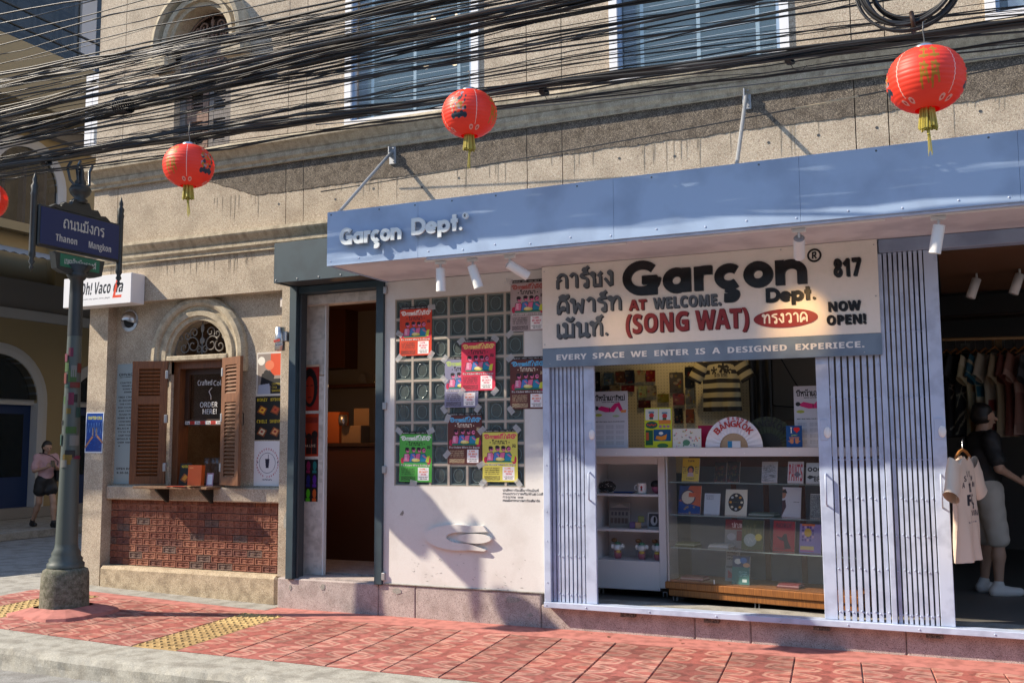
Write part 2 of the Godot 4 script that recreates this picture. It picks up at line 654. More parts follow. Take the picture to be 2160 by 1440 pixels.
# a line of width wd (in cell widths)
func fl(r: Rect2i, pts, wd: float, c: Color) -> void:
	var asp = float(r.size.x) / r.size.y
	for i in pts.size() - 1:
		var a = Vector2(pts[i].x, pts[i].y / asp)
		var b = Vector2(pts[i + 1].x, pts[i + 1].y / asp)
		var d = (b - a).normalized() * wd * 0.5
		var n = Vector2(-d.y, d.x)
		var q = PackedVector2Array()
		for p in [a - d * 0.6 + n, b + d * 0.6 + n, b + d * 0.6 - n, a - d * 0.6 - n]:
			q.append(Vector2(p.x, p.y * asp))
		fpp(r, [q], c)

func flf(r, flat: Array, wd: float, c: Color) -> void:
	var q = []
	for i in range(0, flat.size(), 2):
		q.append(Vector2(flat[i], flat[i + 1]))
	fl(r, q, wd, c)

func glyph(ch: String, bold: bool, serif: bool) -> Array:
	var key = "%s%s%s" % [ch, bold, serif]
	if runs.has(key):
		return runs[key]
	var ts = TextServerManager.get_primary_interface()
	var rid: RID = sysfont(bold, serif).get_rids()[0]
	var gi = ts.font_get_glyph_index(rid, 64, ch.unicode_at(0), 0)
	var d: Dictionary = ts.font_get_glyph_contours(rid, 64, gi)
	var adv: float = ts.font_get_glyph_advance(rid, 64, gi).x / 64.0
	var out = []
	if d.has("points"):
		var pts: PackedVector3Array = d.points
		var start = 0
		for e in d.contours:
			var raw = []
			for k in range(start, e + 1):
				raw.append(pts[k])
			start = e + 1
			var full = []
			for k in raw.size():
				var p: Vector3 = raw[k]
				var q: Vector3 = raw[(k + 1) % raw.size()]
				full.append(p)
				if int(p.z) == 0 and int(q.z) == 0:
					full.append(Vector3((p.x + q.x) / 2, (p.y + q.y) / 2, 1))
			var poly = PackedVector2Array()
			for k in full.size():
				var p: Vector3 = full[k]
				if int(p.z) == 0:
					var a: Vector3 = full[(k - 1 + full.size()) % full.size()]
					var b: Vector3 = full[(k + 1) % full.size()]
					for j in range(1, 4):
						var t = j / 4.0
						var w = a * (1 - t) * (1 - t) + p * 2 * t * (1 - t) + b * t * t
						poly.append(Vector2(w.x, -w.y) / 64.0)
				else:
					poly.append(Vector2(p.x, -p.y) / 64.0)
			out.append(poly)
	runs[key] = [out, adv]
	return runs[key]

# printed words: left x, baseline y, cap height h (cell fractions); w > 0 squeezes the run to that width
func ft(r: Rect2i, text: String, x: float, y: float, h: float, c: Color, w = 0.0, bold = true, serif = false, slant = 0.0) -> void:
	var asp = float(r.size.x) / r.size.y
	var total = 0.0
	for ch in text:
		total += glyph(ch, bold, serif)[1]
	var ky = h / 0.72
	var kx = ky / asp
	if w > 0:
		kx = w / total
	var pen = x
	for ch in text:
		var g = glyph(ch, bold, serif)
		var polys = []
		for p in g[0]:
			var q = PackedVector2Array()
			for v in p:
				q.append(Vector2(pen + (v.x + slant * v.y) * kx, y - v.y * ky))
			polys.append(q)
		if polys.size():
			fpp(r, polys, c)
		pen += g[1] * kx

func fth(r: Rect2i, text: String, x: float, y: float, h: float, w: float, c: Color, wd: float) -> void:
	var kx = w / stroke_width(text)
	var ky = h / 10.0
	var asp = float(r.size.x) / r.size.y
	var pen = 0.0
	for ch in text:
		for st in strokes_of(ch):
			var q = []
			if st[0] == "l":
				for p in st[1]:
					q.append(Vector2(x + (pen + p.x) * kx, y - p.y * ky))
			else:
				for k in 11:
					var a = TAU * k / 10
					q.append(Vector2(x + (pen + st[1][0].x + st[1][1] * cos(a)) * kx, y - (st[1][0].y + st[1][1] * sin(a)) * ky))
			fl(r, q, wd, c)
		pen += TH[ch][0] if TH.has(ch) else 0.0

# hand-written or too-small lines of text as short irregular dashes
func scrawl(r: Rect2i, x, y, w, h, c: Color, sd: int, wd = 0.02) -> void:
	var g = RandomNumberGenerator.new()
	g.seed = sd
	var q = []
	var px: float = x
	while px < x + w:
		if g.randf() < 0.16 and q.size() > 2:
			fl(r, q, wd, c)
			q = []
			px += h * 0.5
		q.append(Vector2(px, y - g.randf() * h))
		px += h * g.randf_range(0.18, 0.42)
	if q.size() > 1:
		fl(r, q, wd, c)

# a card: w x h x t, its front (+z) carrying a cell of the atlas, centred on x, standing on y = 0
func card(w: float, h: float, t: float, r: Rect2i, curl = 0.0, edge = null) -> ArrayMesh:
	var s = S()
	var u0 = r.position.x / 2048.0
	var v0 = r.position.y / 2048.0
	var u1 = r.end.x / 2048.0
	var v1 = r.end.y / 2048.0
	var n = 8 if curl != 0.0 else 1
	var pt = func(i, j, back): 
		var fx = float(i) / n
		var fy = float(j) / n
		var z: float = curl * (pow(absf(fx - 0.5) * 2, 3.0) * (0.3 + 0.7 * absf(sin(fy * 5.0 + fx * 3.0))) + 0.25 * sin(fx * 9.0 + fy * 4.0) * sin(fy * 7.0) + 0.25)
		return Vector3((fx - 0.5) * w, (1 - fy) * h, z + (0.0 if back else t))
	for i in n:
		for j in n:
			var cs = [[i, j], [i + 1, j], [i + 1, j + 1], [i, j + 1]]
			for k in [0, 1, 2, 0, 2, 3]:
				s.set_uv(Vector2(lerpf(u0, u1, float(cs[k][0]) / n), lerpf(v0, v1, float(cs[k][1]) / n)))
				s.add_vertex(pt.call(cs[k][0], cs[k][1], false))
	var e: Vector2 = edge if edge != null else Vector2(u0 + 0.001, v0 + 0.001)
	s.set_uv(e)
	for i in n:
		for pair in [[i, 0, i + 1, 0], [i + 1, n, i, n]]:
			quad(s, pt.call(pair[0], pair[1], true), pt.call(pair[2], pair[3], true), pt.call(pair[2], pair[3], false), pt.call(pair[0], pair[1], false))
		for pair in [[0, i + 1, 0, i], [n, i, n, i + 1]]:
			quad(s, pt.call(pair[0], pair[1], true), pt.call(pair[2], pair[3], true), pt.call(pair[2], pair[3], false), pt.call(pair[0], pair[1], false))
		for j in n:
			quad(s, pt.call(i + 1, j, true), pt.call(i, j, true), pt.call(i, j + 1, true), pt.call(i + 1, j + 1, true))
	return fin(s)

func plain_uv() -> Vector2:
	return Vector2(2040, 2040) / 2048.0

# ================================================================ materials
func materials() -> void:
	var stain = noise_tex(0.012, Color(0.91, 0.905, 0.90), Color(1, 1, 1), 5, 5, 512, 0.2, 0.6)
	var stain2 = noise_tex(0.02, Color(0.84, 0.83, 0.82), Color(1, 1, 1), 9, 5, 512, 0.2, 0.62)
	grained("plaster", speck(512, Color(0.70, 0.645, 0.565), [[Color(0.52, 0.47, 0.41), 9000, 3], [Color(0.40, 0.36, 0.32), 3200, 2], [Color(0.82, 0.78, 0.70), 9000, 3], [Color(0.62, 0.53, 0.46), 5000, 3]], 1), 0.95, 0.92, stain, 0.35, 0.25)
	grained("plaster_warm", speck(512, Color(0.71, 0.64, 0.53), [[Color(0.50, 0.44, 0.36), 9000, 3], [Color(0.36, 0.31, 0.27), 3200, 2], [Color(0.83, 0.78, 0.68), 9000, 3]], 2), 0.95, 0.92, stain2, 0.55, 0.25)
	grained("moulding", speck(512, Color(0.69, 0.64, 0.55), [[Color(0.58, 0.53, 0.44), 9000, 3], [Color(0.78, 0.73, 0.64), 8000, 3]], 3), 0.8, 0.9, stain2, 0.8, 0.1)
	grained("weathered", speck(512, Color(0.40, 0.365, 0.325), [[Color(0.20, 0.18, 0.165), 14000, 3], [Color(0.60, 0.55, 0.48), 11000, 3], [Color(0.72, 0.67, 0.58), 2500, 2]], 4), 0.95, 0.95, stain2, 0.8, 0.3)
	grained("terrazzo", speck(512, Color(0.70, 0.65, 0.625), [[Color(0.50, 0.45, 0.44), 9000, 3], [Color(0.33, 0.28, 0.27), 2600, 3], [Color(0.80, 0.76, 0.74), 6000, 3]], 6), 1.4, 0.85, stain, 0.9, 0.2)
	grained("concrete", speck(512, Color(0.60, 0.59, 0.56), [[Color(0.50, 0.49, 0.46), 9000, 3], [Color(0.68, 0.67, 0.63), 7000, 3], [Color(0.38, 0.37, 0.34), 900, 2]], 7), 0.9, 0.92, stain2, 0.45, 0.15)
	grained("kerb_concrete", speck(512, Color(0.62, 0.61, 0.57), [[Color(0.52, 0.51, 0.48), 9000, 3], [Color(0.70, 0.69, 0.64), 7000, 4]], 8), 0.9, 0.92, stain2, 0.5, 0.2)
	grained("asphalt", speck(512, Color(0.54, 0.535, 0.52), [[Color(0.44, 0.44, 0.43), 12000, 3], [Color(0.62, 0.615, 0.60), 9000, 3]], 10), 0.8, 0.95, stain2, 0.3, 0.3)
	grained("white_paint", speck(256, Color(0.835, 0.825, 0.81), [[Color(0.825, 0.813, 0.798), 2500, 3], [Color(0.842, 0.832, 0.818), 2500, 3]], 11, 0.006), 0.9, 0.6, noise_tex(0.008, Color(0.965, 0.96, 0.955), Color(1, 1, 1), 12, 5, 512, 0.2, 0.5), 0.5)
	grained("white_dirty", speck(256, Color(0.80, 0.77, 0.74), [[Color(0.74, 0.71, 0.68), 2500, 5]], 13, 0.01), 0.4, 0.7, stain, 0.9)
	grained("sign_cream", speck(256, Color(0.90, 0.865, 0.825), [[Color(0.89, 0.855, 0.815), 2500, 4]], 14, 0.006), 0.4, 0.65)
	var dust = noise_tex(0.01, Color(0.90, 0.90, 0.91), Color(1, 1, 1), 21, 5, 512, 0.2, 0.6)
	coarsened(mk("fascia_blue", lin(0.35, 0.46, 0.635), 0.42), dust, 0.3)
	coarsened(mk("gate_blue", lin(0.47, 0.54, 0.69), 0.42), dust, 0.9)
	coarsened(mk("gate_blue_b", lin(0.44, 0.505, 0.65), 0.45), dust, 0.9)
	coarsened(mk("header_blue", lin(0.27, 0.335, 0.47), 0.5), dust, 0.4)
	coarsened(mk("band_blue", lin(0.17, 0.235, 0.31), 0.6), dust, 0.6)
	coarsened(mk("soffit", lin(0.62, 0.61, 0.65), 0.6), dust, 0.4)
	coarsened(mk("teal", lin(0.030, 0.056, 0.072), 0.55), dust, 0.7)
	grained("run_off", speck(256, Color(0.58, 0.53, 0.46), [[Color(0.45, 0.41, 0.36), 4000, 3], [Color(0.68, 0.63, 0.55), 3000, 3]], 15), 1.9, 0.95)
	mk("joint", lin(0.30, 0.27, 0.24), 0.95)
	mk("mortar", lin(0.40, 0.355, 0.30), 0.9)
	mk("black", lin(0.012, 0.012, 0.013), 0.6)
	mk("black_gloss", lin(0.01, 0.01, 0.011), 0.25)
	mk("cable", lin(0.012, 0.012, 0.013), 0.48)
	mk("cable_grey", lin(0.06, 0.06, 0.06), 0.4)
	mk("cable_tan", lin(0.42, 0.32, 0.20), 0.6)
	mk("charcoal", lin(0.045, 0.05, 0.055), 0.6)
	mk("slate", lin(0.095, 0.115, 0.135), 0.6)
	mk("slate_dark", lin(0.03, 0.035, 0.042), 0.6)
	mk("red_paint", lin(0.24, 0.018, 0.02), 0.5)
	mk("red_dark", lin(0.07, 0.006, 0.008), 0.6)
	mk("white", lin(0.72, 0.71, 0.70), 0.5)
	mk("white_gloss", lin(0.75, 0.74, 0.74), 0.3)
	mk("letter_white", lin(0.70, 0.74, 0.74), 0.35)
	mk("steel", lin(0.50, 0.50, 0.50), 0.28, 0.9)
	mk("galvanised", lin(0.42, 0.43, 0.44), 0.45, 0.7)
	mk("bronze", lin(0.02, 0.018, 0.016), 0.5, 0.3)
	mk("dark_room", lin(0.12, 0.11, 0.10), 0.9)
	mk("shade_toned_wall", lin(0.16, 0.15, 0.14), 0.9)  # wall colour kept dark to stand in for shade inside the rooms
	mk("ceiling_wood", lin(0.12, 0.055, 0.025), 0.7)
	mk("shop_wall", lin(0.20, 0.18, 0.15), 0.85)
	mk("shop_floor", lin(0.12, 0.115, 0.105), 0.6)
	mk("brown_panel", lin(0.08, 0.025, 0.008), 0.55)
	mk("cabinet_grey", lin(0.58, 0.55, 0.55), 0.55)
	mk("ledge_grey", lin(0.60, 0.57, 0.58), 0.45)
	mk("iron", lin(0.16, 0.14, 0.12), 0.7, 0.2)
	mk("tape", lin(0.62, 0.63, 0.64), 0.2)
	M.tape.transparency = BaseMaterial3D.TRANSPARENCY_ALPHA
	M.tape.albedo_color.a = 0.55
	M.tape.roughness = 0.3
	glass("window_glass", Color(0.55, 0.68, 0.74), 0.12)
	glass("case_glass", Color(0.25, 0.32, 0.31), 0.03)
	glass("dark_glass", Color(0.05, 0.06, 0.06), 0.35)
	glass("block_glass", lin(0.15, 0.185, 0.18), 0.5, 0.1)
	mk("block_rim", lin(0.17, 0.22, 0.215), 0.15)
	glass("acrylic", Color(0.6, 0.65, 0.65), 0.06)
	wood("wood_shutter", lin(0.20, 0.075, 0.026), lin(0.085, 0.03, 0.012), 31, 0.42)
	wood("wood_shutter_worn", lin(0.23, 0.10, 0.042), lin(0.11, 0.044, 0.02), 32, 0.5)
	wood("wood_case", lin(0.34, 0.135, 0.03), lin(0.14, 0.048, 0.012), 33, 0.4)
	wood("wood_plank", lin(0.27, 0.15, 0.075), lin(0.11, 0.055, 0.026), 34, 0.7)
	wood("wood_grey", lin(0.26, 0.235, 0.22), lin(0.11, 0.095, 0.085), 35, 0.9)
	wood("wood_pink", lin(0.30, 0.19, 0.14), lin(0.16, 0.10, 0.075), 36, 0.9)
	wood("wood_dark", lin(0.06, 0.026, 0.012), lin(0.028, 0.012, 0.006), 37, 0.5)
	var tones = [lin(0.30, 0.115, 0.07), lin(0.255, 0.092, 0.058), lin(0.34, 0.14, 0.085), lin(0.20, 0.08, 0.058), lin(0.19, 0.12, 0.095)]
	for i in 5:
		var m = coarsened(mk("brick_%d" % i, tones[i], 0.8), stain2, 3.0)
	var red = noise_tex(0.02, Color(0.80, 0.80, 0.80), Color(1, 1, 1), 41, 5, 512, 0.25, 0.6)
	coarsened(mk("red_strip", lin(0.46, 0.17, 0.14), 0.85), stain2, 0.7)
	A = Image.create(2048, 2048, false, Image.FORMAT_RGB8)
	A.fill(Color(0.85, 0.84, 0.82))

func wood(key, light: Color, dark: Color, sd, rough) -> void:
	var f = FastNoiseLite.new()
	f.seed = sd
	f.frequency = 0.03
	f.fractal_octaves = 3
	var im = Image.create(128, 256, false, Image.FORMAT_RGB8)
	for y in 256:
		for x in 128:
			var v = 0.5 + 0.5 * f.get_noise_2d(x * 4.0, y * 0.35) + 0.12 * sin(x * 0.9 + 6.0 * f.get_noise_2d(x * 0.4, y * 0.2))
			im.set_pixel(x, y, dark.lerp(light, clampf(v, 0.0, 1.0)))
	var m = mk(key, Color.WHITE, rough)
	m.albedo_texture = tex(im)
	m.uv1_triplanar = true
	m.uv1_scale = Vector3(3.0, 1.6, 3.0)

func print_material() -> void:
	var m = mk("print", Color.WHITE, 0.55)
	m.albedo_texture = tex(A)
	var g = mk("print_gloss", Color.WHITE, 0.28)
	g.albedo_texture = m.albedo_texture

# ================================================================ ground
func gy(x: float) -> float:
	return maxf(0.0, -6.2 - x) * 0.026

func strip(s, x0: float, x1: float, z0: float, z1: float, dy: float, thick: float) -> void:
	var n = maxi(1, int((x1 - x0) / 0.7))
	for i in n:
		var a = lerpf(x0, x1, float(i) / n)
		var b = lerpf(x0, x1, float(i + 1) / n)
		var ya = gy(a) + dy
		var yb = gy(b) + dy
		quad(s, Vector3(a, ya, z0), Vector3(b, yb, z0), Vector3(b, yb, z1), Vector3(a, ya, z1))
		quad(s, Vector3(a, ya, z1), Vector3(b, yb, z1), Vector3(b, yb - thick, z1), Vector3(a, ya - thick, z1))
	quad(s, Vector3(x0, gy(x0) + dy, z0), Vector3(x0, gy(x0) + dy, z1), Vector3(x0, gy(x0) + dy - thick, z1), Vector3(x0, gy(x0) + dy - thick, z0))

func tile_mesh(w: float, d: float, sk: float, t: float, r: Rect2i, domes: bool) -> ArrayMesh:
	var s = S()
	var b = 0.005
	var uv = func(x, z): return Vector2((r.position.x + 1 + x / w * (r.size.x - 2)) / 2048.0, (r.position.y + 1 + z / d * (r.size.y - 2)) / 2048.0)
	var P = func(x, y, z): return Vector3(x + sk * z, y, z)
	var put = func(x, y, z):
		s.set_uv(uv.call(clampf(x, 0, w), clampf(z, 0, d)))
		s.add_vertex(P.call(x, y, z))
	var quadf = func(a, bb, c, dd):
		for v in [a, bb, c, a, c, dd]:
			put.call(v[0], v[1], v[2])
	quadf.call([b, t, b], [w - b, t, b], [w - b, t, d - b], [b, t, d - b])
	quadf.call([0, t - b, 0], [w, t - b, 0], [w - b, t, b], [b, t, b])
	quadf.call([w, t - b, 0], [w, t - b, d], [w - b, t, d - b], [w - b, t, b])
	quadf.call([w, t - b, d], [0, t - b, d], [b, t, d - b], [w - b, t, d - b])
	quadf.call([0, t - b, d], [0, t - b, 0], [b, t, b], [b, t, d - b])
	quadf.call([0, t - b, 0], [0, 0, 0], [w, 0, 0], [w, t - b, 0])
	quadf.call([w, t - b, d], [w, 0, d], [0, 0, d], [0, t - b, d])
	quadf.call([w, t - b, 0], [w, 0, 0], [w, 0, d], [w, t - b, d])
	quadf.call([0, t - b, d], [0, 0, d], [0, 0, 0], [0, t - b, 0])
	if domes:
		var nx = 6
		var nz = int(d / w * 6)
		for i in nx:
			for j in nz:
				var cx = w * (i + 0.5) / nx
				var cz = d * (j + 0.5) / nz
				var q = 6
				for k in q:
					var a0 = TAU * k / q
					var a1 = TAU * (k + 1) / q
					var o0 = [cx + 0.021 * cos(a0), t, cz + 0.021 * sin(a0)]
					var o1 = [cx + 0.021 * cos(a1), t, cz + 0.021 * sin(a1)]
					var i0 = [cx + 0.012 * cos(a0), t + 0.009, cz + 0.012 * sin(a0)]
					var i1 = [cx + 0.012 * cos(a1), t + 0.009, cz + 0.012 * sin(a1)]
					quadf.call(o0, o1, i1, i0)
					for v in [i0, i1, [cx, t + 0.010, cz]]:
						put.call(v[0], v[1], v[2])
	return fin(s)

func ground() -> void:
	# road under everything
	var s = S()
	quad(s, Vector3(-120, -0.15, -120), Vector3(120, -0.15, -120), Vector3(120, -0.15, 120), Vector3(-120, -0.15, 120))
	structure("road", s, M.asphalt)
	# pavement bed
	s = S()
	strip(s, -8.55, 4.5, -0.3, 2.0, -0.012, 0.13)
	var bed = structure("pavement", s, M.joint)
	s = S()
	strip(s, -8.5, 4.5, 0.19, 0.372, 0.001, 0.02)
	part(bed, "red_edging", s, M.red_strip)
	s = S()
	strip(s, -8.95, -6.16, -0.28, 0.192, 0.003, 0.02)
	part(bed, "concrete_edging", s, M.concrete)
	s = S()
	strip(s, -6.16, 4.5, -0.2, 0.192, 0.0005, 0.02)
	part(bed, "red_margin", s, M.red_strip)
	# tile prints
	var cr = cell(160, 180)
	bg(cr, Color(0.63, 0.355, 0.32))
	R.seed = 77
	for i in 900:
		var k = R.randf_range(0.95, 1.04)
		fr(cr, R.randf(), R.randf(), 0.03, 0.02, Color(0.645 * k, 0.38 * k, 0.345 * k))
	for c in [[0.0, 0.25], [1.0, 0.25], [0.0, 0.75], [1.0, 0.75]]:
		var pale = Color(0.73, 0.545, 0.485)
		for e in [[0.43, 0.235, pale], [0.365, 0.165, Color(0.645, 0.38, 0.345)], [0.31, 0.145, pale], [0.265, 0.085, Color(0.66, 0.385, 0.345)]]:
			var q = PackedVector2Array()
			for k in 32:
				var a = TAU * k / 32
				var wv = 1.0 + 0.05 * sin(a * 6.0 + e[0] * 9.0)
				q.append(Vector2(c[0] + e[0] * wv * cos(a), c[1] + e[1] * wv * sin(a)))
			fpp(cr, [q], e[2])
	var cy = cell(96, 110)
	bg(cy, Color(0.76, 0.645, 0.425))
	for i in 500:
		var k = R.randf_range(0.86, 1.06)
		fr(cy, R.randf(), R.randf(), 0.05, 0.03, Color(0.76 * k, 0.645 * k, 0.425 * k))
	var pm = []
	for i in 5:
		var m: StandardMaterial3D = mk("tile_print_%d" % i, [Color(1, 1, 1), Color(0.93, 0.92, 0.92), Color(0.98, 0.94, 0.92), Color(0.90, 0.88, 0.87), Color(0.84, 0.83, 0.82)][i], 0.82)
		coarsened(m, noise_tex(0.02, Color(0.80, 0.79, 0.78), Color(1, 1, 1), 9, 5, 512, 0.25, 0.6) if i == 0 else M.tile_print_0.detail_albedo, 0.8)
		pm.append(m)
	var rows = [0.378, 0.878, 1.448, 1.962]
	var w = 0.463
	var sk = 0.105
	var meshes = []
	var tact = []
	for k in 3:
		var d: float = rows[k + 1] - rows[k] - 0.007
		meshes.append(tile_mesh(w - 0.008, d, sk, 0.022, cr, false))
		tact.append(tile_mesh(w - 0.006, d, sk, 0.020, cy, true))
	R.seed = 5
	for c in range(-9, 17):
		var x0 = -1.154 - 0.463 * c
		for k in 3:
			var yel = c == 10 or c == 15
			var x: float = x0 - w + sk * (rows[k] - 0.378) + 0.004
			var o = part(bed, "tactile_tile" if yel else "paving_tile", tact[k] if yel else meshes[k], pm[R.randi() % 4 if R.randf() < 0.9 else 4], Vector3(x, gy(x) - 0.018 + R.randf_range(-0.0012, 0.0012), rows[k] + 0.003))
			o.rotation.z = atan2(gy(x + w) - gy(x), w)
	# kerb
	s = S()
	var prof = [Vector2(1.966, -0.002), Vector2(2.2, 0.0), Vector2(2.37, -0.002), Vector2(2.425, -0.014), Vector2(2.45, -0.05), Vector2(2.455, -0.10), Vector2(2.47, -0.16)]
	var f = FastNoiseLite.new()
	f.seed = 3
	f.frequency = 1.4
	var prev = []
	for i in 190:
		var x = -9.4 + i * 0.075
		var ringp = []
		for j in prof.size():
			var p: Vector2 = prof[j]
			var a = 0.0 if j == 0 else f.get_noise_2d(x * 2.0, j * 9.0)
			ringp.append(Vector3(x, p.y + gy(x) * (1.0 if j < 5 else 0.3) + a * 0.006 * (1 if j < 3 else 2.5), p.x + a * (0.0 if j < 2 else 0.02)))
		if prev:
			for j in prof.size() - 1:
				quad(s, prev[j], ringp[j], ringp[j + 1], prev[j + 1])
		prev = ringp
	structure("kerb", s, M.kerb_concrete)
	# corner apron of plain concrete
	s = S()
	var poly = PackedVector2Array([Vector2(-8.56, 2.3), Vector2(-8.5, 0.3), Vector2(-8.97, -0.12), Vector2(-8.97, -3.5), Vector2(-9.5, -3.5), Vector2(-10.2, -0.75), Vector2(-10.6, 0.9), Vector2(-10.0, 2.3)])
	var ss = S()
	prism(ss, poly, 0.0, 0.2)
	var ap = structure("concrete_apron", ss, M.concrete)
	ap.rotation.x = PI / 2
	ap.position.y = 0.058
	# far pavement of the side street
	s = S()
	bx(s, -25, -16.0, -0.14, -0.01, -40, 1.0)
	structure("far_pavement", s, M.concrete)
	# leaf litter on the red margin
	R.seed = 12
	for i in 7:
		var at = Vector3(R.randf_range(-3.3, -1.6), 0.004, R.randf_range(0.08, 0.3))
		s = S()
		var l = R.randf_range(0.015, 0.05)
		quad(s, Vector3(-l, 0, 0), Vector3(0, 0.004, -l * 0.4), Vector3(l, 0.001, 0), Vector3(0, 0.003, l * 0.4))
		var o = thing("dry_leaf", "small dry leaf lying on the red margin below the folding gates", "leaf", at, "dry leaves on the pavement", R.randf() * 6)
		part(o, "blade", s, M.wood_plank)

# ================================================================ the shophouse
var B: Node3D

func wp(x0, x1, y0, y1, zf = -0.1, mat = "plaster", called = "wall_panel", th = 0.25, parent = null) -> MeshInstance3D:
	var s = S()
	bx(s, x0, x1, y0, y1, zf - th, zf)
	return wpart(parent if parent else B, called, s, M[mat])

func cornice(x0, x1, prof, called = "cornice", mat = "moulding") -> void:
	var s = S()
	for j in prof.size() - 1:
		var p: Vector2 = prof[j]
		var q: Vector2 = prof[j + 1]
		quad(s, Vector3(x0, q.y, p.x * 0 + q.x), Vector3(x1, q.y, q.x), Vector3(x1, p.y, p.x), Vector3(x0, p.y, p.x))
	var poly = PackedVector2Array()
	for p in prof:
		poly.append(p)
	var t = Geometry2D.triangulate_polygon(poly)
	for i in range(0, t.size(), 3):
		for x in [x0, x1]:
			tri(s, Vector3(x, poly[t[i]].y, poly[t[i]].x), Vector3(x, poly[t[i + 1]].y, poly[t[i + 1]].x), Vector3(x, poly[t[i + 2]].y, poly[t[i + 2]].x))
	wpart(B, called, s, M[mat])

func arch_top(x0: float, x1: float, spring: float, top: float, ext0: float, ext1: float) -> PackedVector2Array:
	var poly = PackedVector2Array([Vector2(ext0, top), Vector2(ext1, top), Vector2(ext1, spring)])
	var c = (x0 + x1) / 2
	var r = (x1 - x0) / 2
	for k in 17:
		var a = PI * k / 16
		poly.append(Vector2(c + r * cos(a), spring + r * sin(a)))
	poly.append(Vector2(ext0, spring))
	return poly

func arch_path(x0: float, x1: float, y0: float, spring: float, n = 20) -> Array:
	var c = (x0 + x1) / 2
	var r = (x1 - x0) / 2
	var pts = []
	for k in 4:
		pts.append(Vector2(x0, lerpf(y0, spring, k / 4.0)))
	for k in n + 1:
		var a = PI - PI * k / n
		pts.append(Vector2(c + r * cos(a), spring + r * sin(a)))
	for k in range(1, 5):
		pts.append(Vector2(x1, lerpf(spring, y0, k / 4.0)))
	return pts

func brick_mesh() -> ArrayMesh:
	var s = S()
	var w = 0.0905
	var h = 0.0325
	cbx(s, Vector3(0, 0, 0.008), Vector3(w, h, 0.010), 0.002)
	# raised rim
	var o = [Vector2(-w, -h), Vector2(w, -h), Vector2(w, h), Vector2(-w, h)]
	for k in 4:
		var a: Vector2 = o[k] * 0.985
		var b: Vector2 = o[(k + 1) % 4] * 0.985
		var ai = Vector2(a.x - signf(a.x) * 0.010, a.y - signf(a.y) * 0.008)
		var bi = Vector2(b.x - signf(b.x) * 0.010, b.y - signf(b.y) * 0.008)
		quad(s, Vector3(a.x, a.y, 0.0265), Vector3(b.x, b.y, 0.0265), Vector3(bi.x, bi.y, 0.0265), Vector3(ai.x, ai.y, 0.0265))
		quad(s, Vector3(ai.x, ai.y, 0.0265), Vector3(bi.x, bi.y, 0.0265), Vector3(bi.x, bi.y, 0.0182), Vector3(ai.x, ai.y, 0.0182))
		quad(s, Vector3(b.x, b.y, 0.0265), Vector3(a.x, a.y, 0.0265), Vector3(a.x, a.y, 0.015), Vector3(b.x, b.y, 0.015))
	# eight rays
	for k in 8:
		var a = TAU * k / 8
		var d = Vector2(cos(a), sin(a))
		var len = minf(0.078 / maxf(absf(d.x), 0.01), 0.0235 / maxf(absf(d.y), 0.01)) * 0.95
		var tip = d * len
		var n = Vector2(-d.y, d.x) * 0.0045
		var m = d * len * 0.45
		for sg in [1, -1]:
			var side: Vector2 = m + n * sg
			tri(s, Vector3(0, 0, 0.0275), Vector3(tip.x, tip.y, 0.0225), Vector3(side.x, side.y, 0.0184))
	return fin(s)

func sash_window(x0: float, x1: float, y0: float, y1: float, blinds: bool) -> void:
	var s = S()
	var z = -0.1
	var fw = 0.075
	# white outer frame
	for e in [[x0, x0 + fw, y0, y1], [x1 - fw, x1, y0, y1], [x0 + fw, x1 - fw, y0, y0 + 0.06], [x0 + fw, x1 - fw, y1 - 0.06, y1]]:
		bx(s, e[0], e[1], e[2], e[3], z - 0.10, z + 0.025)
	var fr_ = wpart(B, "upper_window", s, M.white_gloss)
	var g = S()
	bx(g, x0 + fw, x1 - fw, y0 + 0.06, y1 - 0.06, z - 0.055, z - 0.049)
	part(fr_, "pane", g, M.window_glass)
	for e in [[x0 + fw, x0 + fw + 0.03], [x1 - fw - 0.03, x1 - fw]]:
		s = S()
		bx(s, e[0], e[1], y0 + 0.06, y1 - 0.06, z - 0.045, z - 0.005)
		part(fr_, "sash_trim", s, M.blue_trim)
	if blinds:
		s = S()
		var y = y0 + 0.10
		while y < y1 - 0.1:
			var p0 = Vector3(x0 + fw + 0.02, y, z - 0.10)
			var p1 = Vector3(x1 - fw - 0.02, y, z - 0.10)
			var dz = Vector3(0, 0.005, -0.020)
			quad(s, p0, p1, p1 + dz, p0 + dz)
			quad(s, p0 - Vector3(0, 0.004, 0), p1 - Vector3(0, 0.004, 0), p1, p0)
			y += 0.062
		part(fr_, "venetian_blind", s, M.white)
		s = S()
		for k in [0.14, 0.5, 0.86]:
			var xx: float = lerpf(x0 + fw, x1 - fw, k)
			bx(s, xx - 0.016, xx + 0.016, y0 + 0.08, y1 - 0.08, z - 0.094, z - 0.091)
		part(fr_, "blind_tape", s, M.tape_blue)
	else:
		s = S()
		bx(s, x0 + fw + 0.1, x0 + fw + 0.24, y0 + 0.06, y1 - 0.06, z - 0.2, z - 0.19)
		part(fr_, "curtain", s, M.white)

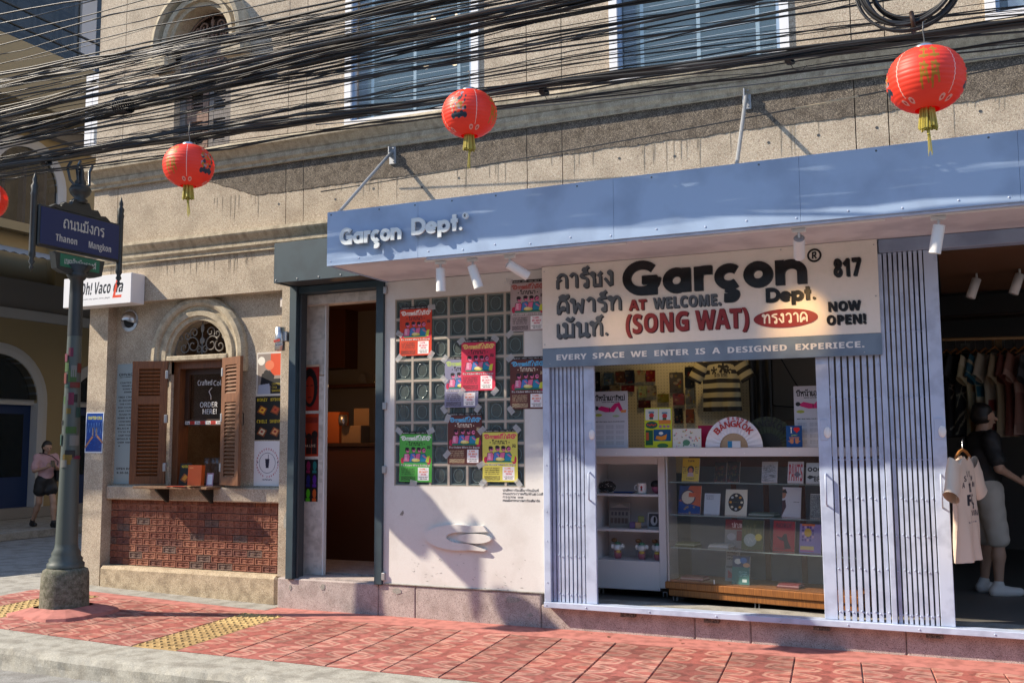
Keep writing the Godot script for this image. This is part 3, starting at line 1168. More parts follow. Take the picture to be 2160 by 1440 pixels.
func shell() -> void:
	mk("blue_trim", lin(0.24, 0.33, 0.46), 0.4)
	mk("tape_blue", lin(0.42, 0.52, 0.58), 0.7)
	B = thing("corner_shophouse", "old granite plaster corner shophouse with cornices, arched windows and shopfronts", "building", Vector3(-2.5, 0, -2.5))
	# rooms: floors, ceilings, back and side walls
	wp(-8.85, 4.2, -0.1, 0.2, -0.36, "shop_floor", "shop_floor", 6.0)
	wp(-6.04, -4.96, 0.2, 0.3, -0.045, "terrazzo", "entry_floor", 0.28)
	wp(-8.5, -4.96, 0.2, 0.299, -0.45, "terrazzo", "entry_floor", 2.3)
	wp(-8.85, 4.2, 3.5, 3.7, -0.36, "shade_toned_wall", "ceiling_slab", 6.0)
	wp(-8.9, 4.2, 0.2, 7.9, -6.2, "shade_toned_wall", "back_wall", 0.2)
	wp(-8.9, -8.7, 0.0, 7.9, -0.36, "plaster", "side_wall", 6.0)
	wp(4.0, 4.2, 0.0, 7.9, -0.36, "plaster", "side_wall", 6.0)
	wp(-4.95, -4.85, 0.2, 3.5, -0.22, "shade_toned_wall", "partition_wall", 6.0)
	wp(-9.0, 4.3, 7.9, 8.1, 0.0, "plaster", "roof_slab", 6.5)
	wp(-9.0, 4.3, 8.1, 13.5, -0.1, "plaster", "upper_storeys", 6.4)
	wp(-0.05, 4.0, 3.08, 3.2, -0.4, "ceiling_wood", "shop_ceiling", 2.4)
	# upper storey panels
	var yb = 4.76
	var yt = 7.9
	var g = 0.004
	var W = func(a, b, c, d): return wp(a, b, c, d)
	W.call(-8.9, -8.5 - g, yb, yt)
	W.call(-8.5 + g, -7.75, yb, yt)
	W.call(-6.96, -6.2 - g, yb, yt)
	W.call(-7.75, -6.96, yb, 4.8)
	var s = S()
	prism(s, arch_top(-7.75, -6.96, 6.0, yt, -7.75, -6.96), -0.35, -0.1)
	wpart(B, "wall_panel", s, M.plaster)
	W.call(-6.2 + g, -5.97 - g, yb, yt)
	W.call(-5.97 + g, -5.49, yb, yt)
	W.call(-3.98, -3.49 - g, yb, yt)
	W.call(-5.49, -3.98, 6.9, yt)
	W.call(-3.49 + g, -3.14 - g, yb, yt)
	W.call(-3.14 + g, -2.67, yb, yt)
	W.call(-1.10, -0.615 - g, yb, yt)
	W.call(-2.67, -1.10, 6.9, yt)
	W.call(-0.615 + g, -0.36 - g, yb, yt)
	W.call(-0.36 + g, 0.37, yb, yt)
	W.call(1.5, 4.0, yb, yt)
	W.call(0.37, 1.5, 6.9, yt)
	# panels between the two cornices
	var xs = [-8.9, -8.54, -6.21, -5.99, -3.49, -3.14, -0.61, -0.36, 4.0]
	for i in xs.size() - 1:
		W.call(xs[i] + (g if i else 0.0), xs[i + 1] - g, 3.6, 4.53)
	# weathered aggregate band with a ragged lower edge, one piece per bay
	var f = FastNoiseLite.new()
	f.seed = 8
	f.frequency = 1.3
	for i in range(1, xs.size() - 1):
		var x0: float = maxf(xs[i] + g, -7.3)
		var x1: float = xs[i + 1] - g
		s = S()
		var n = int((x1 - x0) / 0.025) + 1
		for k in n:
			var a = lerpf(x0, x1, float(k) / n)
			var b = lerpf(x0, x1, float(k + 1) / n)
			var low = func(x): return 4.20 + 0.014 * f.get_noise_1d(x * 2.2) + 0.014 * f.get_noise_1d(x * 12.0) + clampf((-6.6 - x) * 0.35, 0.0, 0.32)
			quad(s, Vector3(a, 4.52, -0.093), Vector3(b, 4.52, -0.093), Vector3(b, low.call(b), -0.093), Vector3(a, low.call(a), -0.093))
			quad(s, Vector3(a, low.call(a), -0.093), Vector3(b, low.call(b), -0.093), Vector3(b, low.call(b), -0.1), Vector3(a, low.call(a), -0.1))
		wpart(B, "weathered_band", s, M.weathered)
	# dark run-off streaks below the weathered band and below the lower cornice
	R.seed = 313
	s = S()
	for k in 120:
		var low = k >= 80
		var x = R.randf_range(-7.2, 3.5) if not low else R.randf_range(-8.8, -6.1)
		var top = 4.23 if not low else 3.602
		var ln = R.randf_range(0.05, 0.34) * (1.0 if not low else 0.8)
		var w = R.randf_range(0.004, 0.014)
		var zz = -0.0985 + 0.00001 * k
		var pp = Vector3(x - w, top, zz)
		var pq = Vector3(x + w, top, zz)
		for q in 5:
			var f2 = 1.0 - (q + 1) / 5.0
			var y = top - ln * (q + 1) / 5.0
			var a = Vector3(x - w * (f2 * R.randf_range(0.5, 1.2)), y, zz)
			var b = Vector3(x + w * (f2 * R.randf_range(0.5, 1.2)), y, zz)
			quad(s, pp, pq, b, a)
			pp = a
			pq = b
	wpart(B, "run_off_stain", s, M.run_off).set_meta("kind", "stuff")
	# drilled holes along the ledge
	s = S()
	for x in [-6.3, -5.6, -5.15, -4.6, -4.2, -2.6, -2.1, -1.3, -0.9, -0.45, 0.3]:
		var y = 4.08 + 0.03 * sin(x * 7.0)
		cyl(s, Vector3(x, y, -0.11), Vector3(x, y, -0.097), 0.012, 0.012, 8)
	wpart(B, "drill_hole", s, M.charcoal)
	var c1 = []
	for p in [[0, 4.50], [0.035, 4.50], [0.035, 4.53], [0.062, 4.555], [0.066, 4.60], [0.055, 4.606], [0.075, 4.635], [0.115, 4.675], [0.150, 4.69], [0.155, 4.725], [0.145, 4.748], [0.12, 4.76], [0, 4.762]]:
		c1.append(Vector2(-0.1 + p[0], p[1]))
	cornice(-8.98, 4.0, c1)
	var c2 = []
	for p in [[0, 3.60], [0.03, 3.60], [0.03, 3.635], [0.055, 3.66], [0.055, 3.70], [0.045, 3.705], [0.065, 3.735], [0.10, 3.77], [0.11, 3.79], [0.105, 3.825], [0, 3.84]]:
		c2.append(Vector2(-0.1 + p[0], p[1]))
	cornice(-8.95, -4.95, c2)
	# ground floor, left unit
	wp(-8.9, -8.62, 0.0, 3.17, -0.1, "plaster", "pillar")
	wp(-6.235, -6.045, 0.285, 3.17, -0.1, "plaster", "pillar")
	wp(-8.9, -6.045, 3.17, 3.6, -0.1, "plaster", "lintel", 0.3)
	wp(-6.045, 4.0, 3.2, 3.6, -0.1, "plaster", "lintel", 0.3)
	# plinth below the bricks with a slightly rounded worn top
	s = cb(-8.62, -6.235, -0.02, 0.285, -0.32, -0.085, 0.03)
	wpart(B, "plinth", s, M.plaster_warm)
	# recessed wall with the arched opening
	wp(-8.62, -7.80, 1.15, 3.17, -0.23, "plaster", "recessed_wall", 0.2)
	wp(-7.03, -6.235, 1.15, 3.17, -0.23, "plaster", "recessed_wall", 0.2)
	s = S()
	prism(s, arch_top(-7.80, -7.03, 2.55, 3.17, -7.80, -7.03), -0.43, -0.23)
	wpart(B, "recessed_wall", s, M.plaster)
	s = cb(-8.62, -6.235, 1.0, 1.15, -0.4, -0.15, 0.012)
	wpart(B, "window_sill", s, M.plaster)
	var am = [Vector2(0, -0.10), Vector2(0, 0.025), Vector2(0.045, 0.03), Vector2(0.05, 0.05), Vector2(0.10, 0.055), Vector2(0.115, 0.035), Vector2(0.15, 0.035), Vector2(0.16, 0.06), Vector2(0.19, 0.075), Vector2(0.235, 0.07), Vector2(0.265, 0.04), Vector2(0.27, 0)]
	s = S()
	moulding(s, arch_path(-7.80, -7.03, 2.36, 2.55), am, -0.23)
	wpart(B, "arch_moulding", s, M.moulding)
	# same arch round the upper louvred window
	s = S()
	var am2 = []
	for p in am:
		am2.append(Vector2(p.x * 0.95, p.y * 2.2 if p.y > 0 else p.y))
	moulding(s, arch_path(-7.75, -6.96, 5.86, 6.0), am2, -0.1)
	wpart(B, "arch_moulding", s, M.moulding)
	for sx in [-1, 1]:
		var cx: float = -7.355 + sx * 0.52
		s = S()
		cbx(s, Vector3(cx, 5.80, -0.02), Vector3(0.15, 0.07, 0.09), 0.025)
		wpart(B, "arch_stop", s, M.moulding)
	# brick panel
	s = S()
	bx(s, -8.62, -6.235, 0.27, 1.0, -0.40, -0.262)
	var bp = wpart(B, "brick_panel", s, M.slate_dark)
	var bm = brick_mesh()
	R.seed = 44
	for row in 10:
		var y = 0.325 + row * 0.0735
		var x = -8.62 + (0.095 if row % 2 else 0.0)
		if row == 9:
			y -= 0.008
		if row % 2:
			var hb = part(bp, "brick", bm, M["brick_%d" % (R.randi() % 5)], Vector3(-8.573, y, -0.262))
			hb.scale.x = 0.47
		while x + 0.186 < -6.225:
			part(bp, "brick", bm, M["brick_%d" % [0, 0, 1, 1, 2, 2, 3, 4][R.randi() % 8]], Vector3(x + 0.095, y, -0.262 + R.randf_range(-0.002, 0.002)), Vector3(0, R.randf_range(-0.012, 0.012), R.randf_range(-0.006, 0.006)))
			x += 0.1895
		if -6.24 - x > 0.05:
			var he = part(bp, "brick", bm, M.brick_1, Vector3((x - 6.24) / 2, y, -0.262))
			he.scale.x = (-6.24 - x) / 0.19
	# step along the shops, in blocks
	var joints = [-6.16, -5.0, -4.6, -3.35, -2.0, -1.55, -0.4, 1.2, 4.2]
	for i in joints.size() - 1:
		s = cb(joints[i] + 0.002, joints[i + 1] - 0.002, -0.02, 0.288 if joints[i + 1] < -3.3 else 0.196, -0.35, 0.0, 0.010)
		wpart(B, "step_block", s, M.terrazzo)
	# mortar patches and chips on the step and pillar
	s = S()
	R.seed = 6
	for p in [[-6.115, 0.83, 0.055, 0.13, -0.1], [-5.62, 0.225, 0.03, 0.03, 0.0], [-4.8, 0.235, 0.06, 0.03, 0.0], [-3.62, 0.22, 0.07, 0.03, 0.0], [-6.0, 0.2, 0.02, 0.025, 0.0], [-3.45, 0.1, 0.03, 0.015, 0.0]]:
		var poly = PackedVector2Array()
		for k in 12:
			var a = TAU * k / 12
			var q = R.randf_range(0.7, 1.1)
			poly.append(Vector2(p[0] + p[2] * cos(a) * q, p[1] + p[3] * sin(a) * q))
		prism(s, poly, p[4] - 0.01, p[4] + 0.004)
	wpart(B, "mortar_patch", s, M.concrete)
	# upper windows
	sash_window(-5.49, -3.98, 4.77, 6.9, true)
	sash_window(-2.67, -1.10, 4.77, 6.9, true)
	sash_window(0.37, 1.5, 4.80, 6.9, false)
	# small lit bulbs in the rooms above
	var gm = mk("room_bulb_glow", lin(0.8, 0.75, 0.65), 0.4)
	gm.emission_enabled = true
	gm.emission = Color(1.0, 0.88, 0.70)
	gm.emission_energy_multiplier = 1.2
	for p in [[-4.92, 6.15], [-4.62, 6.13], [-5.0, 5.62], [-4.66, 5.60]]:
		var t = thing("ceiling_bulb", "small lit bulb glowing behind the blinds window", "lamp", Vector3(p[0], p[1], -0.9), "bulbs behind the blinds window")
		s = S(true)
		ball(s, Vector3.ZERO, Vector3(0.03, 0.025, 0.03), 12, 8)
		part(t, "bulb", s, gm)
		s = S()
		cyl(s, Vector3(0, 0.02, 0), Vector3(0, 7.85 - p[1], 0), 0.003, 0.003, 5)
		part(t, "cord", s, M.black)
		var l = OmniLight3D.new()
		l.name = "bulb_light"
		l.light_color = gm.emission
		l.light_energy = 0.03
		l.light_size = 0.03
		l.shadow_enabled = true
		t.add_child(l)
	# louvred upper window
	louvred_window()

func louvred_window() -> void:
	var s = S()
	for e in [[-7.75, -7.67, 4.8, 6.0], [-7.04, -6.96, 4.8, 6.0], [-7.67, -7.04, 5.88, 5.98], [-7.67, -7.04, 5.62, 5.70]]:
		bx(s, e[0], e[1], e[2], e[3], -0.27, -0.19)
	var fr_ = wpart(B, "louvred_window", s, M.wood_grey)
	for k in 2:
		var x0 = -7.66 + k * 0.315
		var x1 = x0 + 0.30
		s = S()
		for e in [[x0, x0 + 0.06], [x1 - 0.075, x1]]:
			bx(s, e[0], e[1], 4.81, 5.61, -0.25, -0.205)
		for y in [4.81, 5.16, 5.52]:
			bx(s, x0 + 0.06, x1 - 0.075, y, y + 0.09, -0.248, -0.207)
		for sec in [[4.90, 5.16], [5.25, 5.52]]:
			var y: float = sec[0] + 0.015
			while y < sec[1] - 0.01:
				var a = Vector3(x0 + 0.06, y, -0.21)
				var b = Vector3(x1 - 0.075, y, -0.21)
				var d = Vector3(0, 0.028, -0.03)
				var t = Vector3(0, 0.007, 0)
				quad(s, a, b, b + d, a + d)
				quad(s, a - t, b - t, b, a)
				y += 0.035
		part(fr_, "louvre_leaf", s, M.wood_grey if k else M.wood_pink)
	# pierced transom
	s = S()
	bx(s, -7.67, -7.04, 5.70, 5.88, -0.24, -0.235)
	part(fr_, "transom_board", s, M.wood_pink)
	s = S()
	for k in 7:
		var cx = -7.62 + k * 0.09
		ring(s, cx + 0.01, 5.76, 0.018, 0.03, -0.235, -0.222, 10)
		ring(s, cx + 0.01, 5.83, 0.014, 0.024, -0.235, -0.222, 10)
	part(fr_, "fretwork", s, M.wood_grey)
	s = S()
	bx(s, -7.75, -6.96, 5.98, 6.42, -0.3, -0.29)
	part(fr_, "fanlight_back", s, M.wood_dark)
	s = S(true)
	scrolls(s, -7.355, 6.0, 0.37, -0.24, 0.012)
	part(fr_, "fanlight_scrollwork", s, M.wood_pink)
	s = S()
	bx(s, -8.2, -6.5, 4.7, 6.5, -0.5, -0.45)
	part(fr_, "dark_backing", s, M.dark_room)

# symmetric wrought scrolls filling a half disc
func scrolls(s, cx: float, cy: float, r: float, z: float, th: float) -> void:
	var sp = func(x, y, r0, turns, a0, dirn):
		var pts = []
		for k in 19:
			var t = k / 18.0
			var a: float = a0 + dirn * turns * TAU * t
			var q: float = r0 * (1.0 - 0.82 * t)
			pts.append(Vector3(x + q * cos(a), y + q * sin(a), z))
		tube(s, pts, th, 5)
	for m in [-1, 1]:
		for d in [[0.34, 0.30, 0.26, 1.3, 0.6], [0.66, 0.24, 0.20, 1.2, 2.2], [0.30, 0.66, 0.17, 1.2, -0.6], [0.12, 0.16, 0.12, 1.1, 1.4], [0.80, 0.50, 0.10, 1.0, 0.2], [0.55, 0.60, 0.13, 1.1, 3.4]]:
			var a0: float = d[4] if m > 0 else PI - d[4]
			sp.call(cx + m * d[0] * r, cy + d[1] * r, d[2] * r, d[3], a0, float(m))
	var arc = []
	for k in 21:
		arc.append(Vector3(cx + r * cos(PI * k / 20), cy + r * sin(PI * k / 20), z))
	tube(s, arc, th, 5)
	tube(s, [Vector3(cx, cy, z), Vector3(cx, cy + r * 0.75, z), Vector3(cx, cy + r * 0.98, z)], th * 0.9, 5)
	ball(s, Vector3(cx, cy + r * 0.78, z), Vector3(r * 0.07, r * 0.13, th), 8, 6)
	ball(s, Vector3(cx, cy + r * 0.42, z), Vector3(r * 0.10, r * 0.10, th), 8, 6)

# ================================================================ order window of the left shop
func order_window() -> void:
	var s = S()
	for e in [[-7.80, -7.715, 1.15, 2.5], [-7.11, -7.03, 1.15, 2.5], [-7.715, -7.11, 2.42, 2.5]]:
		bx(s, e[0], e[1], e[2], e[3], -0.42, -0.27)
	var fr_ = wpart(B, "order_window", s, M.wood_shutter)
	part(fr_, "transom_bar", cb(-7.83, -7.0, 2.50, 2.555, -0.36, -0.17, 0.008), M.moulding)
	s = S(true)
	scrolls(s, -7.415, 2.56, 0.375, -0.27, 0.008)
	part(fr_, "fanlight_grille", s, M.iron)
	s = S()
	bx(s, -7.80, -7.03, 2.55, 2.95, -0.42, -0.415)
	part(fr_, "fanlight_pane", s, M.dark_glass)
	s = S()
	for e in [[-7.715, -7.66, 1.80, 2.42], [-7.165, -7.11, 1.80, 2.42], [-7.66, -7.165, 1.80, 1.87], [-7.66, -7.165, 2.36, 2.42]]:
		bx(s, e[0], e[1], e[2], e[3], -0.40, -0.355)
	part(fr_, "sash", s, M.wood_dark)
	s = S()
	bx(s, -7.66, -7.165, 1.87, 2.36, -0.385, -0.381)
	part(fr_, "sash_pane", s, M.dark_glass)
	words(fr_, "written_letter", "Crafted", -7.56, -7.36, 2.24, 2.30, -0.378, 0.001, M.white, 0.0, false, false)
	words(fr_, "written_letter", "Cola", -7.34, -7.20, 2.23, 2.29, -0.378, 0.001, M.white, 0.0, false, false)
	words(fr_, "written_letter", "ORDER", -7.52, -7.28, 2.0, 2.055, -0.378, 0.001, M.white, 0.0, false, false)
	words(fr_, "written_letter", "HERE!", -7.48, -7.29, 1.925, 1.98, -0.378, 0.001, M.white, 0.0, false, false)
	s = S(true)
	tube(s, [Vector3(-7.36, 2.21, -0.376), Vector3(-7.40, 2.17, -0.376), Vector3(-7.37, 2.12, -0.376), Vector3(-7.37, 2.08, -0.376)], 0.004, 5)
	part(fr_, "arrow", s, M.white)
	# sticker strip
	var r = cell(256, 16)
	bg(r, Color(0.85, 0.84, 0.83))
	for k in 4:
		fr(r, 0.25 * k + 0.11, 0, 0.12, 1, Color(0.75, 0.16, 0.08))
		ft(r, "Oh!vap", 0.25 * k + 0.01, 0.8, 0.6, Color(0.1, 0.1, 0.1), 0.09)
		ft(r, "CRAFTED", 0.25 * k + 0.12, 0.8, 0.5, Color(0.15, 0.05, 0.05), 0.09)
	later.append([fr_, "sticker_strip", card(0.58, 0.034, 0.001, r), Vector3(-7.41, 1.815, -0.354), Vector3.ZERO, "print"])
	# shutters
	for k in 2:
		var th = deg_to_rad(22)
		s = S()
		var w = 0.385
		for e in [[0, 0.075, 0, 1.33], [w - 0.075, w, 0, 1.33], [0.075, w - 0.075, 0, 0.085], [0.075, w - 0.075, 0.86, 0.95], [0.075, w - 0.075, 1.25, 1.33]]:
			bx(s, e[0], e[1], e[2], e[3], -0.017, 0.017)
		var leaf = part(B, "window_shutter", s, M.wood_shutter if k == 0 else M.wood_shutter_worn, Vector3(-7.81 if k == 0 else -7.045, 1.175, -0.185) - B.position, Vector3(0, PI + th if k == 0 else -th, 0))
		var sl = S()
		quad(sl, Vector3(0.075, 0, 0.015), Vector3(w - 0.075, 0, 0.015), Vector3(w - 0.075, 0.032, -0.015), Vector3(0.075, 0.032, -0.015))
		quad(sl, Vector3(0.075, 0.032, -0.015), Vector3(w - 0.075, 0.032, -0.015), Vector3(w - 0.075, 0.025, -0.015), Vector3(0.075, 0.025, -0.015))
		quad(sl, Vector3(0.075, 0.025, -0.015), Vector3(w - 0.075, 0.025, -0.015), Vector3(w - 0.075, -0.007, 0.015), Vector3(0.075, -0.007, 0.015))
		quad(sl, Vector3(0.075, -0.007, 0.015), Vector3(w - 0.075, -0.007, 0.015), Vector3(w - 0.075, 0, 0.015), Vector3(0.075, 0, 0.015))
		var slm = fin(sl)
		for sec in [[0.088, 0.845], [0.953, 1.236]]:
			var y: float = sec[0]
			while y < sec[1]:
				part(leaf, "louvre_slat", slm, leaf.material_override, Vector3(0, y, 0), Vector3(0, 0, 0))
				y += 0.0395
		for y in [0.18, 0.70, 1.18]:
			part(leaf, "hinge", cb(-0.012, 0.02, y - 0.045, y + 0.045, -0.022, 0.022, 0.004), M.galvanised)
		if k == 1:
			s = S(true)
			tube(s, [Vector3(w - 0.03, 0.62, -0.018), Vector3(w - 0.03, 0.62, -0.05), Vector3(w - 0.03, 0.74, -0.05), Vector3(w - 0.03, 0.74, -0.018)], 0.006, 6)
			part(leaf, "pull_handle", s, M.bronze)
	# serving plank with brackets
	var t = thing("serving_plank", "weathered wooden serving plank on brackets under the arched order window", "shelf", Vector3(-7.5, 1.11, -0.05))
	wpart(t, "plank", cb(-8.02, -7.02, 1.135, 1.160, -0.36, 0.06, 0.004), M.wood_plank)
	for x in [-7.72, -7.12]:
		s = S()
		prism(s, PackedVector2Array([Vector2(-0.15, 0.985), Vector2(-0.15, 1.133), Vector2(0.04, 1.133), Vector2(0.04, 1.118), Vector2(-0.125, 0.985)]), -0.012, 0.012)
		var o = part(t, "bracket", s, M.bronze, Vector3(x, 0, 0) - t.position, Vector3(0, -PI / 2, 0))
	# things on the plank
	var mcol = [Color(0.10, 0.09, 0.08), Color(0.85, 0.32, 0.10), Color(0.72, 0.45, 0.55)]
	r = cell(64, 96)
	bg(r, Color(0.07, 0.06, 0.05))
	ft(r, "HOTDOG", 0.1, 0.2, 0.12, Color(0.85, 0.72, 0.1), 0.8)
	fp(r, [0.1, 0.75, 0.4, 0.45, 0.9, 0.6, 0.6, 0.9], Color(0.6, 0.3, 0.08))
	fp(r, [0.25, 0.7, 0.5, 0.5, 0.75, 0.62, 0.5, 0.8], Color(0.85, 0.55, 0.15))
	var o = thing("menu_stand", "black hot dog menu card standing on the serving plank", "menu", Vector3(-7.55, 1.161, -0.20))
	later.append([o, "menu_card", card(0.15, 0.235, 0.004, r), Vector3.ZERO, Vector3(-0.12, 0.05, 0), "print_gloss"])
	r = cell(64, 64)
	bg(r, Color(0.86, 0.36, 0.10))
	fr(r, 0.1, 0.12, 0.3, 0.05, Color(0.95, 0.6, 0.35))
	o = thing("orange_box", "orange leaflet box standing on the serving plank", "box", Vector3(-7.38, 1.161, -0.21))
	later.append([o, "box_body", card(0.20, 0.215, 0.05, r), Vector3.ZERO, Vector3(-0.06, -0.1, 0), "print"])
	r = cell(48, 64)
	bg(r, Color(0.62, 0.48, 0.55))
	fr(r, 0.15, 0.12, 0.7, 0.76, Color(0.88, 0.87, 0.88))
	o = thing("payment_card", "pink bordered payment card standing on the serving plank", "card", Vector3(-7.20, 1.161, -0.19))
	later.append([o, "card_face", card(0.10, 0.135, 0.004, r), Vector3.ZERO, Vector3(-0.1, -0.1, 0), "print"])
	R.seed = 9
	var lc = [Color(0.80, 0.28, 0.14), Color(0.70, 0.20, 0.10), Color(0.62, 0.48, 0.32), Color(0.35, 0.22, 0.12)]
	var ln = ["red orange", "dark red", "tan", "brown"]
	for k in 4:
		r = cell(40, 28)
		bg(r, lc[k])
		scrawl(r, 0.1, 0.4, 0.7, 0.2, lc[k].darkened(0.5), k, 0.04)
		scrawl(r, 0.1, 0.8, 0.6, 0.2, lc[k].lightened(0.5), k + 9, 0.03)
		o = thing("leaflet", "%s leaflet lying flat on the serving plank" % ln[k], "leaflet", Vector3(-7.48 + k * 0.10, 1.1615 + k * 0.0025, -0.02 + 0.02 * (k % 2)), "leaflets on the plank", 0.3 - 0.35 * k)
		later.append([o, "sheet", card(0.19, 0.13, 0.0015, r), Vector3(0, 0, 0.07), Vector3(-PI / 2, 0, 0), "print"])
	# cups stacked behind the plank
	for k in 7:
		o = thing("cup_stack", "stack of clear plastic cups behind the order window", "cups", Vector3(-7.52 + k * 0.075, 1.15, -0.52 - 0.02 * (k % 2)), "cup stacks behind the order window")
		s = S(true)
		lathe(s, Vector3.ZERO, [Vector2(0.024, 0), Vector2(0.034, 0.22), Vector2(0.037, 0.30), Vector2(0.034, 0.30), Vector2(0.03, 0.24), Vector2(0, 0.24)], 14)
		part(o, "cups", s, M.acrylic)
	s = S()
	bx(s, -8.4, -6.6, 1.05, 1.15, -1.1, -0.44)
	wpart(B, "inner_counter", s, M.wood_dark)
	s = S()
	bx(s, -7.42, -7.39, 1.15, 1.85, -0.9, -0.86)
	wpart(B, "inner_post", s, M.steel)

var later = []

func flush_later() -> void:
	for l in later:
		var off = Vector3.ZERO
		var p: Node = l[0]
		if p.get_parent() != self and p != B and p.get_parent() == B:
			off = Vector3.ZERO
		part(l[0], l[1], l[2], M[l[5]], l[3] + off, l[4])
	later.clear()

# ================================================================ doorway
func doorway() -> void:
	# teal frame
	for x in [-6.045, -5.03]:
		wpart(B, "door_post", cb(x, x + 0.085, 0.285, 3.17, -0.14, 0.03, 0.004), M.teal)
	wpart(B, "door_head", cb(-5.96, -5.03, 3.10, 3.17, -0.14, 0.0, 0.004), M.teal)
	wpart(B, "door_stop", cb(-5.955, -5.935, 0.3, 3.10, -0.12, -0.02, 0.003), M.charcoal)
	# hinge plates on the right post
	var s = S()
	for y in [0.36, 1.35, 1.95, 3.06]:
		cbx(s, Vector3(-4.935, y, 0.012), Vector3(0.02, 0.035, 0.018), 0.004)
	wpart(B, "hinge_plate", s, M.galvanised)
	# parked white door leaf with a lighter upper panel
	wpart(B, "white_door_leaf", cb(-6.22, -5.80, 0.30, 2.28, -0.27, -0.23, 0.004), M.white_dirty)
	wpart(B, "white_door_leaf", cb(-6.22, -5.80, 2.29, 3.08, -0.285, -0.25, 0.004), M.white_dirty)
	wpart(B, "door_edge_trim", cb(-5.80, -5.785, 0.30, 3.05, -0.285, -0.235, 0.002), M.white)
	wpart(B, "door_header", cb(-6.3, -4.9, 3.0, 3.1, -0.30, -0.15, 0.004), M.white_dirty)
	# brown counter deep inside, shelves, ceiling lamp
	var t = thing("bar_counter", "dark brown wooden bar counter inside the narrow doorway", "counter", Vector3(-6.6, 0.3, -1.5))
	wpart(t, "front_panel", cb(-7.6, -5.2, 0.3, 1.56, -1.45, -1.40, 0.004), M.brown_panel)
	wpart(t, "counter_top", cb(-7.6, -5.15, 1.56, 1.60, -1.9, -1.37, 0.004), M.wood_dark)
	t = thing("wall_shelf", "brown wall shelf with glass jars high inside the doorway", "shelf", Vector3(-6.8, 2.3, -2.5))
	wpart(t, "board", cb(-7.9, -5.3, 2.30, 2.34, -2.7, -2.45, 0.004), M.brown_panel)
	wpart(t, "upper_cupboard", cb(-7.9, -7.0, 2.55, 3.3, -2.7, -2.4, 0.004), M.brown_panel)
	wp(-8.6, -4.96, 0.2, 3.5, -2.7, "shade_toned_wall", "bar_back_wall", 0.1)
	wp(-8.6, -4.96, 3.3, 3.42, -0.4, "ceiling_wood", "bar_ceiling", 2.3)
	for k in 6:
		var o = thing("glass_jar", "glass jar on the high shelf inside the doorway", "jar", Vector3(-6.85 + k * 0.2, 2.34, -2.58), "jars on the bar shelf")
		s = S(true)
		lathe(s, Vector3.ZERO, [Vector2(0, 0), Vector2(0.05, 0), Vector2(0.055, 0.03), Vector2(0.055, 0.11), Vector2(0.04, 0.13), Vector2(0.042, 0.15), Vector2(0, 0.15)], 12)
		part(o, "jar_body", s, M.acrylic)
	# globe bulb
	t = thing("globe_bulb", "lit warm globe bulb on a black holder inside the doorway", "lamp", Vector3(-6.32, 2.23, -0.98))
	s = S(true)
	ball(s, Vector3(0, 0, 0), Vector3(0.048, 0.048, 0.048), 18, 12)
	var gm = mk("bulb_glow", lin(0.8, 0.7, 0.55), 0.4)
	gm.emission_enabled = true
	gm.emission = Color(1.0, 0.80, 0.58)
	gm.emission_energy_multiplier = 0.55
	part(t, "bulb", s, gm)
	s = S(true)
	cyl(s, Vector3(0, 0.045, 0), Vector3(0, 0.115, 0), 0.022, 0.026, 12)
	part(t, "bulb_holder", s, M.black)
	s = S()
	cyl(s, Vector3(0, 0.115, 0), Vector3(0, 1.1, 0), 0.003, 0.003, 6)
	part(t, "cord", s, M.black)
	var l = OmniLight3D.new()
	l.name = "bulb_light"
	l.light_color = Color(1.0, 0.72, 0.45)
	l.light_energy = 0.12
	l.light_size = 0.05
	l.omni_range = 8
	l.shadow_enabled = true
	t.add_child(l)
	# kraft boxes on the bar
	var o2 = thing("orange_carton", "orange carton on the bar counter inside the doorway", "box", Vector3(-6.62, 1.601, -1.62))
	part(o2, "carton_body", cb(-0.16, 0.14, 0, 0.36, -0.1, 0.1, 0.004), mk("carton_orange", lin(0.40, 0.10, 0.02), 0.7))
	o2 = thing("kraft_box", "brown kraft box on the bar counter inside the doorway", "box", Vector3(-6.28, 1.601, -1.58))
	part(o2, "box_body", cb(-0.14, 0.12, 0, 0.20, -0.1, 0.1, 0.004), mk("kraft", lin(0.26, 0.16, 0.08), 0.8))
	part(o2, "open_flap", cb(-0.1, 0.11, 0.20, 0.40, -0.1, -0.09, 0.003), M.kraft)
	o2 = thing("steel_pot", "small steel milk pot hanging in front of the kraft box", "pot", Vector3(-6.36, 1.80, -1.42))
	s = S(true)
	lathe(s, Vector3.ZERO, [Vector2(0, 0), Vector2(0.045, 0), Vector2(0.055, 0.05), Vector2(0.05, 0.12), Vector2(0.046, 0.12), Vector2(0.046, 0.02), Vector2(0, 0.02)], 16)
	part(o2, "pot_body", s, M.steel)
	# posters on the white door leaf
	var cols = [[Color(0.55, 0.10, 0.06), "red portrait poster on the white door leaf, topmost of three"], [Color(0.62, 0.18, 0.04), "orange poster of dark figures on the white door leaf, middle of three"], [Color(0.20, 0.10, 0.30), "small grid of coloured portraits on the white door leaf, lowest of three"]]
